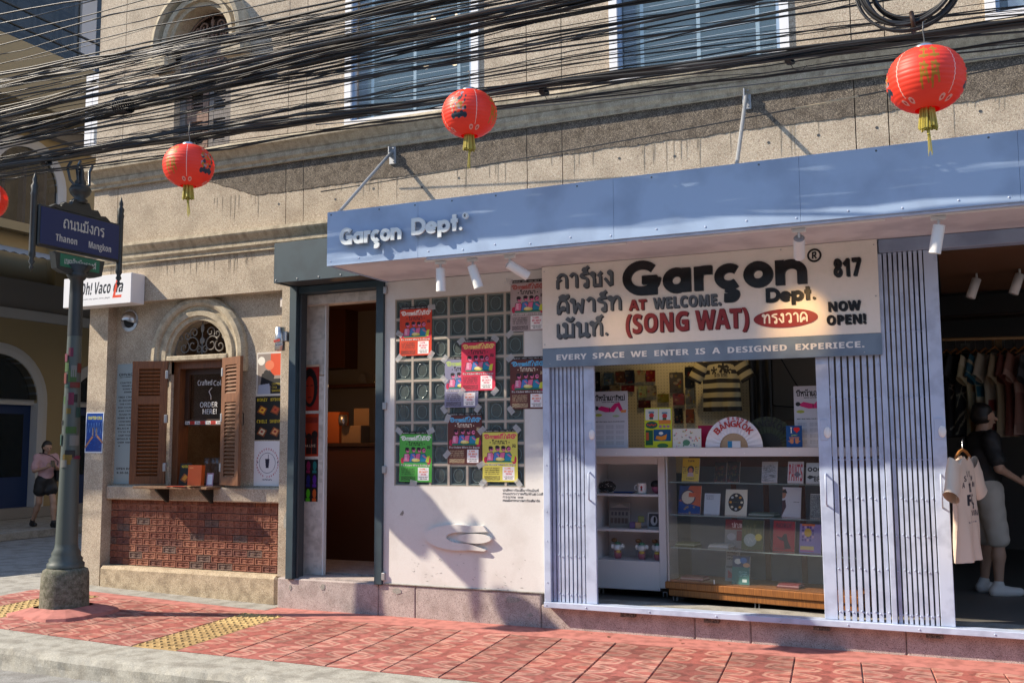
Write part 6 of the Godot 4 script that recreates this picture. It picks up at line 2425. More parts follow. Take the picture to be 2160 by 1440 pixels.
func display() -> void:
	# long ledge board over both cabinets
	var t = thing("display_ledge", "long grey white display ledge over the cabinets behind the gates", "ledge", Vector3(-1.9, 1.47, -0.6))
	wpart(t, "top_board", cb(-3.02, -0.6, 1.468, 1.542, -1.0, -0.33, 0.004), M.ledge_grey)
	var s = S(true)
	for x in [-2.75, -2.35, -1.95, -1.62, -1.25, -0.95]:
		ball(s, Vector3(x, 1.495, -0.329), Vector3(0.005, 0.005, 0.004), 8, 5)
	wpart(t, "screw_head", s, M.white_gloss)
	# grey cabinet
	t = thing("grey_cabinet", "grey open shelf cabinet on casters beside the book display case", "cabinet", Vector3(-2.7, 0.2, -0.7))
	wpart(t, "side_panel", cb(-2.452, -2.385, 0.30, 1.466, -1.0, -0.60, 0.004), M.cabinet_grey)
	wpart(t, "side_panel", cb(-3.10, -3.05, 0.30, 1.466, -1.0, -0.60, 0.004), M.cabinet_grey)
	wpart(t, "top_rail", cb(-3.05, -2.452, 1.395, 1.466, -0.64, -0.605, 0.003), M.cabinet_grey)
	wpart(t, "back_panel", cb(-3.05, -2.452, 0.30, 1.466, -1.0, -0.98, 0.003), M.cabinet_grey)
	wpart(t, "front_panel", cb(-3.05, -2.452, 0.275, 0.53, -0.98, -0.605, 0.003), M.cabinet_grey)
	for y in [1.125, 0.808]:
		wpart(t, "shelf", cb(-3.049, -2.453, y - 0.022, y, -0.979, -0.61, 0.003), M.cabinet_grey)
	for x in [-2.42, -3.02]:
		caster(t, Vector3(x, 0.2, -0.66) - t.position)
	# glass case: own axes, turned 10 degrees
	var turn = deg_to_rad(-10.4)
	t = thing("display_case", "glass book display case with a varnished wooden base on casters", "display case", Vector3(-2.33, 0.2, -0.47), "", turn)
	var L = 1.62
	part(t, "base_board", cb(-0.035, L, 0.125, 0.185, -0.5, 0.02, 0.006), M.wood_case)
	part(t, "base_board", cb(-0.01, L, 0.062, 0.124, -0.49, 0.0, 0.006), M.wood_case)
	for x in [0.04, 0.78, 1.5]:
		caster(t, Vector3(x, 0.0, -0.035))
	for y in [1.045, 0.762, 0.480]:
		part(t, "glass_shelf", cb(0.012, L - 0.01, y - 0.008, y, -0.44, -0.02, 0.001), M.case_glass)
		part(t, "shelf_edge", cb(0.012, L - 0.01, y - 0.009, y + 0.001, -0.0195, -0.017, 0.0005), M.block_rim)
	part(t, "front_pane", cb(0.0, L, 0.186, 1.262, -0.006, -0.001, 0.001), M.case_glass)
	part(t, "end_pane", cb(-0.002, 0.003, 0.186, 1.262, -0.46, -0.008, 0.001), M.case_glass)
	part(t, "metal_edge", cb(-0.012, 0.004, 0.186, 1.262, -0.012, 0.003, 0.002), M.galvanised)
	part(t, "floor_board", cb(0.0, L, 0.186, 0.190, -0.48, -0.02, 0.001), M.wood_case)
	for x in [0.40, 0.70, 1.02, 1.33]:
		part(t, "back_stile", cb(x, x + 0.05, 0.19, 1.262, -0.49, -0.462, 0.003), M.brown_panel)
	part(t, "back_rail", cb(0.0, L, 1.17, 1.262, -0.488, -0.464, 0.003), M.brown_panel)
	part(t, "back_pane", cb(0.0, L, 0.19, 1.17, -0.474, -0.470, 0.001), M.slate)
	part(t, "name_strip", cb(0.405, 0.415, 0.19, 0.225, -0.02, -0.012, 0.001), M.white)
	books(turn)

func caster(t, at: Vector3) -> void:
	var s = S(true)
	cyl(s, at + Vector3(-0.014, 0.028, 0), at + Vector3(0.014, 0.028, 0), 0.028, 0.028, 16)
	part(t, "caster_wheel", s, M.cable_grey)
	s = S()
	for sx in [-1, 1]:
		bx(s, at.x + sx * 0.017 - 0.002, at.x + sx * 0.017 + 0.002, at.y + 0.02, at.y + 0.065, at.z - 0.012, at.z + 0.012)
	bx(s, at.x - 0.02, at.x + 0.02, at.y + 0.060, at.y + 0.0655, at.z - 0.016, at.z + 0.016)
	part(t, "caster_fork", s, M.galvanised)

func books(turn: float) -> void:
	var W = func(lx, ly, back): return Vector3(-2.33, 0.2, -0.47) + Vector3(lx, 0, -back).rotated(Vector3.UP, turn) + Vector3(0, ly, 0)
	var ink = Color(0.08, 0.08, 0.09)
	var mk_cover = func(kind):
		var r = cell(72, 96)
		R.seed = kind * 7 + 1
		match kind:
			0:
				bg(r, Color(0.80, 0.70, 0.08))
				ft(r, "TUPA", 0.3, 0.17, 0.09, ink, 0.4)
				fe(r, 0.5, 0.50, 0.20, 0.17, ink)
				fe(r, 0.5, 0.54, 0.12, 0.12, Color(0.75, 0.42, 0.25))
				fp(r, [0.3, 0.8, 0.36, 0.62, 0.64, 0.62, 0.7, 0.8], Color(0.72, 0.62, 0.60))
				for k in 4:
					scrawl(r, 0.05, 0.42 + 0.08 * k, 0.2, 0.05, ink, k, 0.02)
					scrawl(r, 0.75, 0.42 + 0.08 * k, 0.2, 0.05, ink, k + 5, 0.02)
				ft(r, "COMIC", 0.25, 0.93, 0.06, ink, 0.5)
			1:
				bg(r, Color(0.10, 0.08, 0.05))
				for k in 40:
					fe(r, R.randf(), R.randf_range(0.2, 1.0), 0.06, 0.05, [Color(0.30, 0.16, 0.06), Color(0.32, 0.28, 0.12), Color(0.35, 0.10, 0.05)][R.randi() % 3], 7)
			2:
				bg(r, Color(0.62, 0.63, 0.64))
				for k in 60:
					scrawl(r, R.randf_range(0.0, 0.7), R.randf_range(0.2, 0.98), 0.25, 0.06, Color(0.30, 0.31, 0.33), k, 0.012)
			3:
				bg(r, Color(0.72, 0.70, 0.70))
				for k in 5:
					ft(r, "PANTS"[k], 0.04 + 0.185 * k, 0.9, 0.78, Color(0.66, 0.06, 0.12), 0.19)
				fp(r, [0.4, 0.6, 0.6, 0.45, 0.85, 0.6, 0.6, 0.75], Color(0.35, 0.3, 0.36))
			4:
				bg(r, Color(0.70, 0.72, 0.72))
				for k in 3:
					fe(r, 0.2 + 0.28 * k, 0.32, 0.13, 0.11, ink)
					fe(r, 0.2 + 0.28 * k, 0.32, 0.06, 0.05, Color(0.7, 0.7, 0.7))
				ft(r, "BFF", 0.4, 0.9, 0.25, ink, 0.5)
				fp(r, [0.05, 0.7, 0.2, 0.6, 0.5, 0.68, 0.2, 0.8], ink)
			5:
				bg(r, Color(0.72, 0.34, 0.18))
				fp(r, [0, 0.55, 1, 0.75, 1, 1, 0, 1], Color(0.08, 0.24, 0.50))
				fp(r, [0, 0, 0.5, 0, 0.1, 0.5, 0, 0.55], Color(0.15, 0.25, 0.45))
				fe(r, 0.42, 0.42, 0.34, 0.28, Color(0.25, 0.22, 0.30))
				fe(r, 0.42, 0.42, 0.29, 0.235, Color(0.78, 0.74, 0.66))
				fr(r, 0.45, 0.26, 0.32, 0.16, Color(0.78, 0.36, 0.2))
				for k in 6:
					fe(r, R.randf(), R.randf_range(0.75, 0.98), 0.06, 0.04, Color(0.55, 0.45, 0.35), 7)
			6:
				bg(r, Color(0.68, 0.72, 0.76))
				for k in 5:
					scrawl(r, 0.1, 0.10 + 0.05 * k, 0.5, 0.025, Color(0.35, 0.36, 0.4), k, 0.012)
			7:
				bg(r, Color(0.76, 0.76, 0.70))
				fe(r, 0.5, 0.5, 0.36, 0.36, ink)
				for k in 8:
					var a = TAU * k / 8
					fe(r, 0.5 + 0.26 * cos(a), 0.5 + 0.26 * sin(a), 0.07, 0.05, [Color(0.75, 0.72, 0.62), Color(0.72, 0.50, 0.12), Color(0.62, 0.66, 0.68)][k % 3], 8)
				scrawl(r, 0.35, 0.52, 0.3, 0.04, Color(0.6, 0.5, 0.2), 3, 0.012)
			8:
				bg(r, Color(0.70, 0.71, 0.74))
				fe(r, 0.04, 0.22, 0.16, 0.16, Color(0.60, 0.42, 0.32))
				fp(r, [0, 0.12, 0.15, 0.05, 0.26, 0.2, 0, 0.18], ink)
				fp(r, [0, 0.45, 0.16, 0.42, 0.22, 0.65, 0, 0.95], Color(0.25, 0.12, 0.16))
				ft(r, "eat me not", 0.6, 0.5, 0.03, ink, 0.3)
			9:
				bg(r, Color(0.66, 0.66, 0.64))
				for k in 40:
					scrawl(r, 0.02, 0.06 + 0.024 * k, 0.95, 0.03, ink, k, 0.012)
			10:
				bg(r, Color(0.50, 0.48, 0.47))
				fr(r, 0, 0, 1, 0.36, Color(0.48, 0.07, 0.07))
				fth(r, "ปกณอ", 0.30, 0.28, 0.14, 0.6, Color(0.85, 0.78, 0.76), 0.035)
				fr(r, 0.55, 0.4, 0.45, 0.35, Color(0.45, 0.10, 0.14))
				fe(r, 0.3, 0.62, 0.2, 0.13, Color(0.62, 0.60, 0.60))
			11:
				bg(r, Color(0.26, 0.30, 0.12))
				for k in 50:
					fr(r, R.randf(), R.randf() * 0.5, 0.05, 0.12, Color(0.22, 0.26, 0.08).lerp(Color(0.42, 0.40, 0.20), R.randf()))
				fe(r, 0.4, 0.68, 0.3, 0.22, Color(0.55, 0.60, 0.58))
				fe(r, 0.78, 0.58, 0.16, 0.12, Color(0.70, 0.65, 0.20))
				scrawl(r, 0.2, 0.8, 0.5, 0.2, Color(0.8, 0.8, 0.78), 5, 0.012)
			12:
				bg(r, Color(0.60, 0.06, 0.09))
				ft(r, "NOROE", 0.12, 0.22, 0.16, Color(0.25, 0.03, 0.05), 0.76)
				fp(r, [0.15, 0.5, 0.4, 0.55, 0.5, 0.42, 0.62, 0.42, 0.66, 0.6, 0.85, 0.9, 0.55, 0.92, 0.5, 0.66, 0.3, 0.62], Color(0.14, 0.03, 0.05))
				ft(r, "story of a dog", 0.08, 0.94, 0.05, Color(0.2, 0.03, 0.05), 0.5)
			13:
				bg(r, Color(0.52, 0.46, 0.68))
				fr(r, 0.1, 0, 0.6, 0.07, Color(0.80, 0.40, 0.12))
				for k in 24:
					fe(r, 0.15 + 0.115 * (k % 5), 0.12 + 0.11 * (k / 5), 0.05, 0.05, [Color(0.32, 0.14, 0.50), Color(0.75, 0.62, 0.70), Color(0.20, 0.14, 0.45)][k % 3], 6)
				fe(r, 0.38, 0.30, 0.17, 0.15, Color(0.78, 0.62, 0.12))
				fr(r, 0.05, 0.78, 0.62, 0.12, Color(0.78, 0.70, 0.42))
				fr(r, 0.05, 0.92, 0.62, 0.03, Color(0.75, 0.30, 0.42))
			14:
				bg(r, Color(0.04, 0.38, 0.36))
				fr(r, 0, 0, 1, 0.40, Color(0.06, 0.16, 0.30))
				fe(r, 0.3, 0.2, 0.2, 0.1, Color(0.7, 0.72, 0.7))
				fe(r, 0.62, 0.16, 0.2, 0.1, Color(0.10, 0.35, 0.6))
				fe(r, 0.8, 0.32, 0.2, 0.08, Color(0.65, 0.5, 0.35))
				for k in 3:
					scrawl(r, 0.4, 0.58 + 0.07 * k, 0.45, 0.04, Color(0.6, 0.8, 0.78), k, 0.015)
				fr(r, 0.6, 0.82, 0.26, 0.1, Color(0.75, 0.8, 0.78))
			15:
				bg(r, Color(0.50, 0.50, 0.50))
				for k in 3:
					scrawl(r, 0.1, 0.12 + 0.1 * k, 0.7, 0.05, ink, k, 0.03)
				for k in 8:
					fe(r, 0.1 + 0.11 * k, 0.55, 0.05, 0.04, ink, 8)
				fp(r, [0.2, 0.65, 0.9, 0.9, 0.2, 0.9], Color(0.55, 0.10, 0.14))
		return r
	# kind, x0, x1, shelf y, height, label
	var list = [
		[0, 0.072, 0.235, 1.046, 0.205, "yellow comic book with a dark haired face on the top glass shelf"],
		[1, 0.38, 0.49, 1.046, 0.17, "dark patterned book on the top glass shelf beside the yellow comic"],
		[1, 0.50, 0.61, 1.046, 0.175, "dark reddish patterned book on the top glass shelf"],
		[2, 0.806, 0.942, 1.046, 0.178, "pale grey book of fine drawings on the top glass shelf"],
		[3, 1.031, 1.164, 1.046, 0.18, "white book with tall red capital letters on the top glass shelf"],
		[4, 1.187, 1.34, 1.046, 0.17, "black and white cartoon book on the top glass shelf"],
		[5, 0.03, 0.24, 0.763, 0.245, "orange and blue book with a big clock dial on the second glass shelf"],
		[6, 0.275, 0.42, 0.763, 0.182, "plain pale card with a few lines on the second glass shelf"],
		[7, 0.47, 0.665, 0.763, 0.222, "cream book with a black oval of food on the second glass shelf"],
		[8, 0.973, 1.131, 0.763, 0.25, "white book with half a face at its edge on the second glass shelf"],
		[9, 1.209, 1.32, 0.763, 0.20, "grey book covered in black script on the second glass shelf"],
		[10, 0.42, 0.62, 0.481, 0.238, "red and grey calendar page behind the green book"],
		[11, 0.61, 0.80, 0.481, 0.25, "mossy green book with a white drawing on the third glass shelf"],
		[12, 0.885, 1.07, 0.481, 0.25, "red book with a dark dog on the third glass shelf"],
		[13, 1.11, 1.29, 0.481, 0.235, "purple patterned notebook on the third glass shelf"],
		[14, 0.535, 0.69, 0.191, 0.238, "teal and navy book on the floor of the glass case"],
		[15, 0.417, 0.54, 0.191, 0.27, "grey calendar sheet with a red triangle behind the teal book"]]
	for b in list:
		var r: Rect2i = mk_cover.call(b[0])
		var back = 0.15 if b[0] < 10 or b[0] in [11, 12, 13, 14] else 0.24
		if b[0] == 14:
			back = 0.10
		var p: Vector3 = W.call((b[1] + b[2]) / 2, b[3], back)
		shelf_card("book", b[5], "book", p.x, p.y, p.z, b[2] - b[1], b[4], 0.008, r, -0.20, 0.0, turn, "books in the glass case", b[0] % 3 == 0)
	# flat stacks
	var flat = [[0.02, 0.21, 0.481, Color(0.30, 0.32, 0.10), "green and yellow booklets stacked flat on the third glass shelf"], [0.33, 0.52, 0.481, Color(0.62, 0.62, 0.58), "white booklets stacked flat on the third glass shelf"], [0.70, 0.93, 0.763, Color(0.28, 0.36, 0.32), "grey green booklet lying flat on the second glass shelf"], [0.06, 0.28, 0.191, Color(0.42, 0.06, 0.10), "red booklets stacked flat on the floor of the glass case"], [0.93, 1.12, 0.191, Color(0.36, 0.06, 0.08), "dark red book lying flat on the wooden case floor"]]
	for f in flat:
		var p: Vector3 = W.call((f[0] + f[1]) / 2, f[2], 0.16)
		var o = thing("book_stack", f[4], "books", p, "", turn)
		for k in 3:
			part(o, "booklet", cb(-(f[1] - f[0]) / 2 + 0.004 * k, (f[1] - f[0]) / 2 - 0.006 * k, 0.011 * k, 0.011 * k + 0.010, -0.075, 0.075 - 0.004 * k, 0.002), mk("booklet_%s_%d" % [f[4].left(4), k], f[3].lightened([0.0, 0.45, 0.12][k]), 0.5), Vector3.ZERO, Vector3(0, 0.06 * (k - 1), 0))
	# ---- on the ledge
	var r = cell(150, 260)
	var cal = func(cut):
		bg(r, Color(0.76, 0.76, 0.79))
		fth(r, "ปีหน้าเอาใหม่", 0.06, 0.165, 0.075, 0.86, ink, 0.022)
		ft(r, "SAME LIFE NEW YEAR", 0.25, 0.20, 0.016, ink, 0.5)
		var pink = Color(0.80, 0.08, 0.42)
		fp(r, [0.12, 0.30, 0.24, 0.26, 0.50, 0.30, 0.62, 0.22, 0.76, 0.20, 0.86, 0.34, 0.78, 0.36, 0.70, 0.27, 0.60, 0.37, 0.36, 0.37, 0.16, 0.33], pink)
		fe(r, 0.10, 0.295, 0.06, 0.035, ink)
		fr(r, 0.47, 0.29, 0.012, 0.08, ink)
		fp(r, [0.80, 0.34, 0.96, 0.33, 0.94, 0.38, 0.80, 0.38], Color(0.85, 0.52, 0.25))
		fe(r, 0.16, 0.42, 0.10, 0.025, Color(0.62, 0.66, 0.25))
		fe(r, 0.66, 0.44, 0.10, 0.02, Color(0.62, 0.70, 0.55))
		ft(r, "BEST YEAR WALL CALENDAR EVER MADE", 0.06, 0.545, 0.014, ink, 0.84)
		for k in 12:
			var gx = 0.09 + 0.29 * (k % 3)
			var gy_ = 0.60 + 0.095 * (k / 3)
			for j in 5:
				for i in 7:
					fr(r, gx + 0.032 * i, gy_ + 0.013 * j, 0.012, 0.006, Color(0.52, 0.52, 0.56))
	cal.call(0)
	shelf_card("wall_calendar", "white calendar with a reclining pink figure beside the first gate", "calendar", -2.83, 1.543, -0.42, 0.33, 0.51, 0.003, r, -0.03, 0.0, 0.0, "", false)
	shelf_card("wall_calendar", "white calendar with a reclining pink figure behind the blue card", "calendar", -1.055, 1.543, -0.44, 0.33, 0.51, 0.003, r, -0.03, -0.05, 0.0, "", false)
	r = cell(110, 156)
	bg(r, Color(0.76, 0.78, 0.14))
	fr(r, 0.04, 0.03, 0.46, 0.28, Color(0.82, 0.82, 0.78))
	fr(r, 0.53, 0.03, 0.43, 0.28, Color(0.80, 0.82, 0.80))
	for c in [[0.26, 0.17], [0.74, 0.19]]:
		fr(r, c[0] - 0.10, c[1] - 0.08, 0.2, 0.05, Color(0.40, 0.55, 0.62))
		fe(r, c[0], c[1] + 0.02, 0.09, 0.06, Color(0.75, 0.20, 0.20))
		fr(r, c[0] - 0.07, c[1] + 0.07, 0.14, 0.05, Color(0.12, 0.35, 0.28))
	fe(r, 0.26, 0.43, 0.22, 0.09, Color(0.08, 0.32, 0.28))
	for k in 5:
		fe(r, 0.12 + 0.07 * k, 0.42 + 0.02 * (k % 2), 0.04, 0.025, Color(0.75, 0.25, 0.15), 8)
	fr(r, 0.52, 0.31, 0.44, 0.10, Color(0.82, 0.50, 0.20))
	for k in 3:
		fe(r, 0.58 + 0.14 * k, 0.47, 0.06, 0.035, Color(0.60, 0.45, 0.55), 8)
	fr(r, 0.04, 0.56, 0.27, 0.38, Color(0.10, 0.34, 0.20))
	fr(r, 0.06, 0.62, 0.10, 0.2, Color(0.70, 0.30, 0.15))
	fr(r, 0.33, 0.55, 0.63, 0.29, Color(0.08, 0.30, 0.48))
	fp(r, [0.40, 0.78, 0.44, 0.70, 0.62, 0.72, 0.82, 0.66, 0.78, 0.80, 0.60, 0.82], Color(0.82, 0.50, 0.12))
	fe(r, 0.60, 0.64, 0.08, 0.04, Color(0.82, 0.82, 0.80))
	fe(r, 0.66, 0.95, 0.2, 0.06, Color(0.25, 0.45, 0.25))
	shelf_card("art_print", "bright yellow sheet of little animal pictures on the display ledge", "print", -2.388, 1.543, -0.42, 0.25, 0.352, 0.006, r, -0.05, 0.0)
	r = cell(110, 76)
	bg(r, Color(0.76, 0.76, 0.74))
	R.seed = 60
	for k in 46:
		fe(r, R.randf_range(0.04, 0.96), R.randf_range(0.06, 0.95), R.randf_range(0.01, 0.045), R.randf_range(0.015, 0.05), [Color(0.30, 0.48, 0.38), Color(0.72, 0.35, 0.30), Color(0.70, 0.60, 0.30), Color(0.40, 0.40, 0.55), Color(0.72, 0.50, 0.60)][R.randi() % 5], 7)
	fe(r, 0.48, 0.74, 0.13, 0.16, Color(0.30, 0.48, 0.38))
	shelf_card("art_print", "white card scattered with tiny plants and animals on the display ledge", "print", -2.122, 1.543, -0.38, 0.25, 0.165, 0.004, r, -0.08, 0.0)
	r = cell(60, 40)
	bg(r, Color(0.70, 0.08, 0.28))
	shelf_card("gift_box", "flat crimson box behind the white fan", "box", -1.94, 1.543, -0.52, 0.22, 0.19, 0.03, r, -0.04, 0.0)
	r = cell(64, 92)
	bg(r, Color(0.06, 0.26, 0.50))
	ft(r, "I", 0.24, 0.34, 0.26, Color(0.88, 0.88, 0.88), 0.16, true, true)
	fe(r, 0.58, 0.16, 0.12, 0.09, Color(0.75, 0.10, 0.12))
	fe(r, 0.74, 0.16, 0.12, 0.09, Color(0.75, 0.10, 0.12))
	fp(r, [0.47, 0.18, 0.85, 0.18, 0.66, 0.35], Color(0.75, 0.10, 0.12))
	ft(r, "your", 0.32, 0.47, 0.08, Color(0.75, 0.80, 0.25), 0.4, true, true)
	for m in [-1, 1]:
		fe(r, 0.5 + m * 0.16, 0.74, 0.12, 0.10, Color(0.72, 0.48, 0.36))
		for k in 4:
			flf(r, [0.5 + m * 0.16 + 0.05 * (k - 1.5), 0.70, 0.5 + m * 0.16 + 0.085 * (k - 1.5), 0.53], 0.05, Color(0.72, 0.48, 0.36))
		flf(r, [0.5 + m * 0.22, 0.78, 0.5 + m * 0.36, 0.70], 0.05, Color(0.72, 0.48, 0.36))
	shelf_card("greeting_card", "blue greeting card with a red heart and two hands on the ledge", "card", -1.215, 1.543, -0.38, 0.128, 0.178, 0.012, r, -0.06, 0.1)
	r = cell(40, 20)
	bg(r, Color(0.72, 0.76, 0.80))
	fr(r, 0, 0, 0.35, 1, Color(0.15, 0.45, 0.62))
	shelf_card("small_box", "small pale blue box in front of the white fan", "box", -1.705, 1.543, -0.355, 0.105, 0.055, 0.03, r, 0.0, 0.0)
	# folding fans
	for k in 2:
		var o = thing("hand_fan", ["white paper hand fan with red lettering spread on the display ledge", "dark green paper hand fan with black lettering behind the white one"][k], "fan", Vector3(-1.725 + 0.27 * k, 1.545, -0.42 - 0.10 * k))
		var s = S()
		var rr = 0.245
		for i in 30:
			var a0 = PI * i / 30.0
			var a1 = PI * (i + 1) / 30.0
			var z0 = 0.006 if i % 2 else 0.0
			var z1 = 0.0 if i % 2 else 0.006
			quad(s, Vector3(0.12 * cos(a0), 0.12 * sin(a0), z0), Vector3(rr * cos(a0), rr * 1.06 * sin(a0), z0), Vector3(rr * cos(a1), rr * 1.06 * sin(a1), z1), Vector3(0.12 * cos(a1), 0.12 * sin(a1), z1))
		part(o, "paper_leaf", s, mk("fan_paper_%d" % k, [lin(0.68, 0.66, 0.72), lin(0.045, 0.055, 0.03)][k], 0.7))
		s = S()
		for i in 15:
			var a = PI * (i + 0.5) / 15.0
			var d = Vector3(cos(a), sin(a), 0)
			var n = Vector3(-sin(a), cos(a), 0) * 0.012
			quad(s, d * 0.015 - n * 0.3 - Vector3(0, 0, 0.0005 * i), d * 0.122 - n - Vector3(0, 0, 0.0005 * i), d * 0.122 + n - Vector3(0, 0, 0.0005 * i), d * 0.015 + n * 0.3 - Vector3(0, 0, 0.0005 * i))
		part(o, "rib_sticks", s, mk("fan_sticks_%d" % k, [lin(0.42, 0.28, 0.17), lin(0.02, 0.02, 0.018)][k], 0.6))
		for ln in [["BANGKOK", 0.165, 0.055, 34.0], ["I WANNA", 0.222, 0.026, 22.0]]:
			var txt: String = ln[0]
			for i in txt.length():
				var u = (i - (txt.length() - 1) / 2.0) / ((txt.length() - 1) / 2.0)
				if txt[i] == " ":
					continue
				var a = PI / 2 - deg_to_rad(ln[3] * 1.35 * u)
				var g = Node3D.new()
				var gl = glyph(txt[i], true, false)
				g.free()
				var before: int = o.get_child_count()
				var wdt: float = ln[2] * (0.85 if txt[i] != "I" else 0.35)
				words(o, "letter", txt[i], o.position.x - wdt / 2, o.position.x + wdt / 2, o.position.y, o.position.y + ln[2], o.position.z + 0.008, 0.001, M.red_fan if k == 0 else M.black, 0.25)
				var ch: Node3D = o.get_child(before)
				ch.transform = Transform3D(Basis(Vector3.BACK, a - PI / 2), Vector3(ln[1] * cos(a), ln[1] * 1.05 * sin(a), 0)) * ch.transform
	# ---- grey cabinet contents
	var o2 = thing("enamel_mug", "white enamel mug with a red print on the grey cabinet shelf", "mug", Vector3(-2.625, 1.13, -0.68))
	s_mug(o2)
	r = cell(64, 84)
	bg(r, Color(0.46, 0.44, 0.42))
	fr(r, 0, 0.2, 1, 0.12, Color(0.35, 0.33, 0.34))
	for k in 5:
		fr(r, 0.08 + 0.18 * k, 0.38, 0.11, 0.14, Color(0.28, 0.26, 0.28))
		fr(r, 0.06 + 0.18 * k, 0.62, 0.14, 0.22, Color(0.34, 0.28, 0.26))
	fp(r, [0, 0.2, 0.5, 0.05, 1, 0.2], Color(0.55, 0.52, 0.50))
	shelf_card("postcard_book", "grey book of an old shophouse front on the middle cabinet shelf", "book", -2.865, 0.81, -0.75, 0.19, 0.225, 0.012, r, -0.15, 0.08)
	r = cell(48, 48)
	bg(r, Color(0.62, 0.62, 0.62))
	fr(r, 0.1, 0.1, 0.8, 0.8, Color(0.25, 0.25, 0.27))
	fe(r, 0.5, 0.5, 0.28, 0.3, Color(0.68, 0.68, 0.7))
	fe(r, 0.55, 0.45, 0.1, 0.2, ink)
	shelf_card("framed_picture", "small black and white framed picture on the middle cabinet shelf", "picture", -2.53, 0.81, -0.73, 0.12, 0.145, 0.012, r, -0.12, -0.1)
	for k in 3:
		var o3 = thing("toy_block", ["purple and grey picture block in the little stack", "yellow green picture block in the little stack", "orange and white picture block in the little stack"][k], "block", Vector3(-2.725 + 0.055 * (k % 2) + 0.02 * k, 0.81 + (0.056 if k == 1 else 0.0), -0.72), "picture blocks on the cabinet shelf", 0.3 * k)
		part(o3, "block", cb(-0.028, 0.028, 0, 0.056, -0.028, 0.028, 0.004), mk("block_%d" % k, [lin(0.16, 0.10, 0.22), lin(0.14, 0.17, 0.05), lin(0.42, 0.25, 0.14)][k], 0.5))
	o2 = thing("beaded_bag", "black pouch dotted with white beads on the top cabinet shelf", "pouch", Vector3(-2.97, 1.13, -0.72))
	var s = S(true)
	ball(s, Vector3(0, 0.055, 0), Vector3(0.085, 0.055, 0.05), 14, 10)
	part(o2, "pouch", s, M.black)
	s = S()
	R.seed = 2
	for k in 70:
		var a = R.randf() * TAU
		var b = R.randf_range(0.1, 3.0)
		ball(s, Vector3(0.086 * sin(b) * cos(a), 0.055 + 0.056 * cos(b), 0.051 * sin(b) * sin(a)), Vector3(0.003, 0.003, 0.003), 5, 4)
	part(o2, "beads", s, M.white).set_meta("kind", "stuff")
	o2 = thing("soft_toy", "pink and black round cushion toy at the end of the top cabinet shelf", "toy", Vector3(-2.495, 1.127, -0.72))
	s = S(true)
	ball(s, Vector3(0, 0.06, 0), Vector3(0.05, 0.06, 0.045), 14, 10)
	part(o2, "body", s, mk("toy_pink", lin(0.35, 0.10, 0.18), 0.7))
	s = S(true)
	ball(s, Vector3(-0.005, 0.08, 0.004), Vector3(0.052, 0.042, 0.046), 14, 8)
	part(o2, "hood", s, M.black)
	o2 = thing("blue_tray", "small blue tray lying on the top cabinet shelf", "tray", Vector3(-2.80, 1.13, -0.70))
	part(o2, "tray", cb(-0.09, 0.09, 0, 0.012, -0.04, 0.04, 0.004), mk("tray_blue", lin(0.02, 0.06, 0.20), 0.4))
	for k in 3:
		figurine(Vector3([-2.885, -2.655, -2.505][k], 0.531, -0.74), k)

func s_mug(o) -> void:
	var s = S(true)
	lathe(s, Vector3.ZERO, [Vector2(0, 0), Vector2(0.040, 0), Vector2(0.042, 0.006), Vector2(0.042, 0.088), Vector2(0.044, 0.090), Vector2(0.040, 0.090), Vector2(0.038, 0.01), Vector2(0, 0.01)], 24)
	part(o, "cup", s, M.white_gloss)
	s = S(true)
	tube(s, [Vector3(-0.040, 0.072, 0), Vector3(-0.062, 0.070, 0), Vector3(-0.070, 0.05, 0), Vector3(-0.064, 0.028, 0), Vector3(-0.041, 0.022, 0)], 0.005, 8)
	part(o, "handle", s, M.white_gloss)
	s = S()
	ring(s, 0, 0, 0, 1, 0, 0.1, 3)
	var r = cell(32, 32)
	bg(r, Color(0.85, 0.84, 0.84))
	fe(r, 0.5, 0.3, 0.3, 0.22, Color(0.62, 0.10, 0.12), 7)
	fr(r, 0.3, 0.45, 0.4, 0.3, Color(0.10, 0.12, 0.22))
	fr(r, 0.25, 0.8, 0.5, 0.12, Color(0.62, 0.10, 0.12))
	later.append([o, "print_patch", card(0.036, 0.055, 0.001, r), Vector3(0.008, 0.018, 0.0415), Vector3(0, 0.15, 0), "print_gloss"])
	part(o, "coaster", cb(-0.06, 0.05, -0.003, 0.0, -0.045, 0.045, 0.001), mk("coaster_teal", lin(0.12, 0.28, 0.26), 0.6))

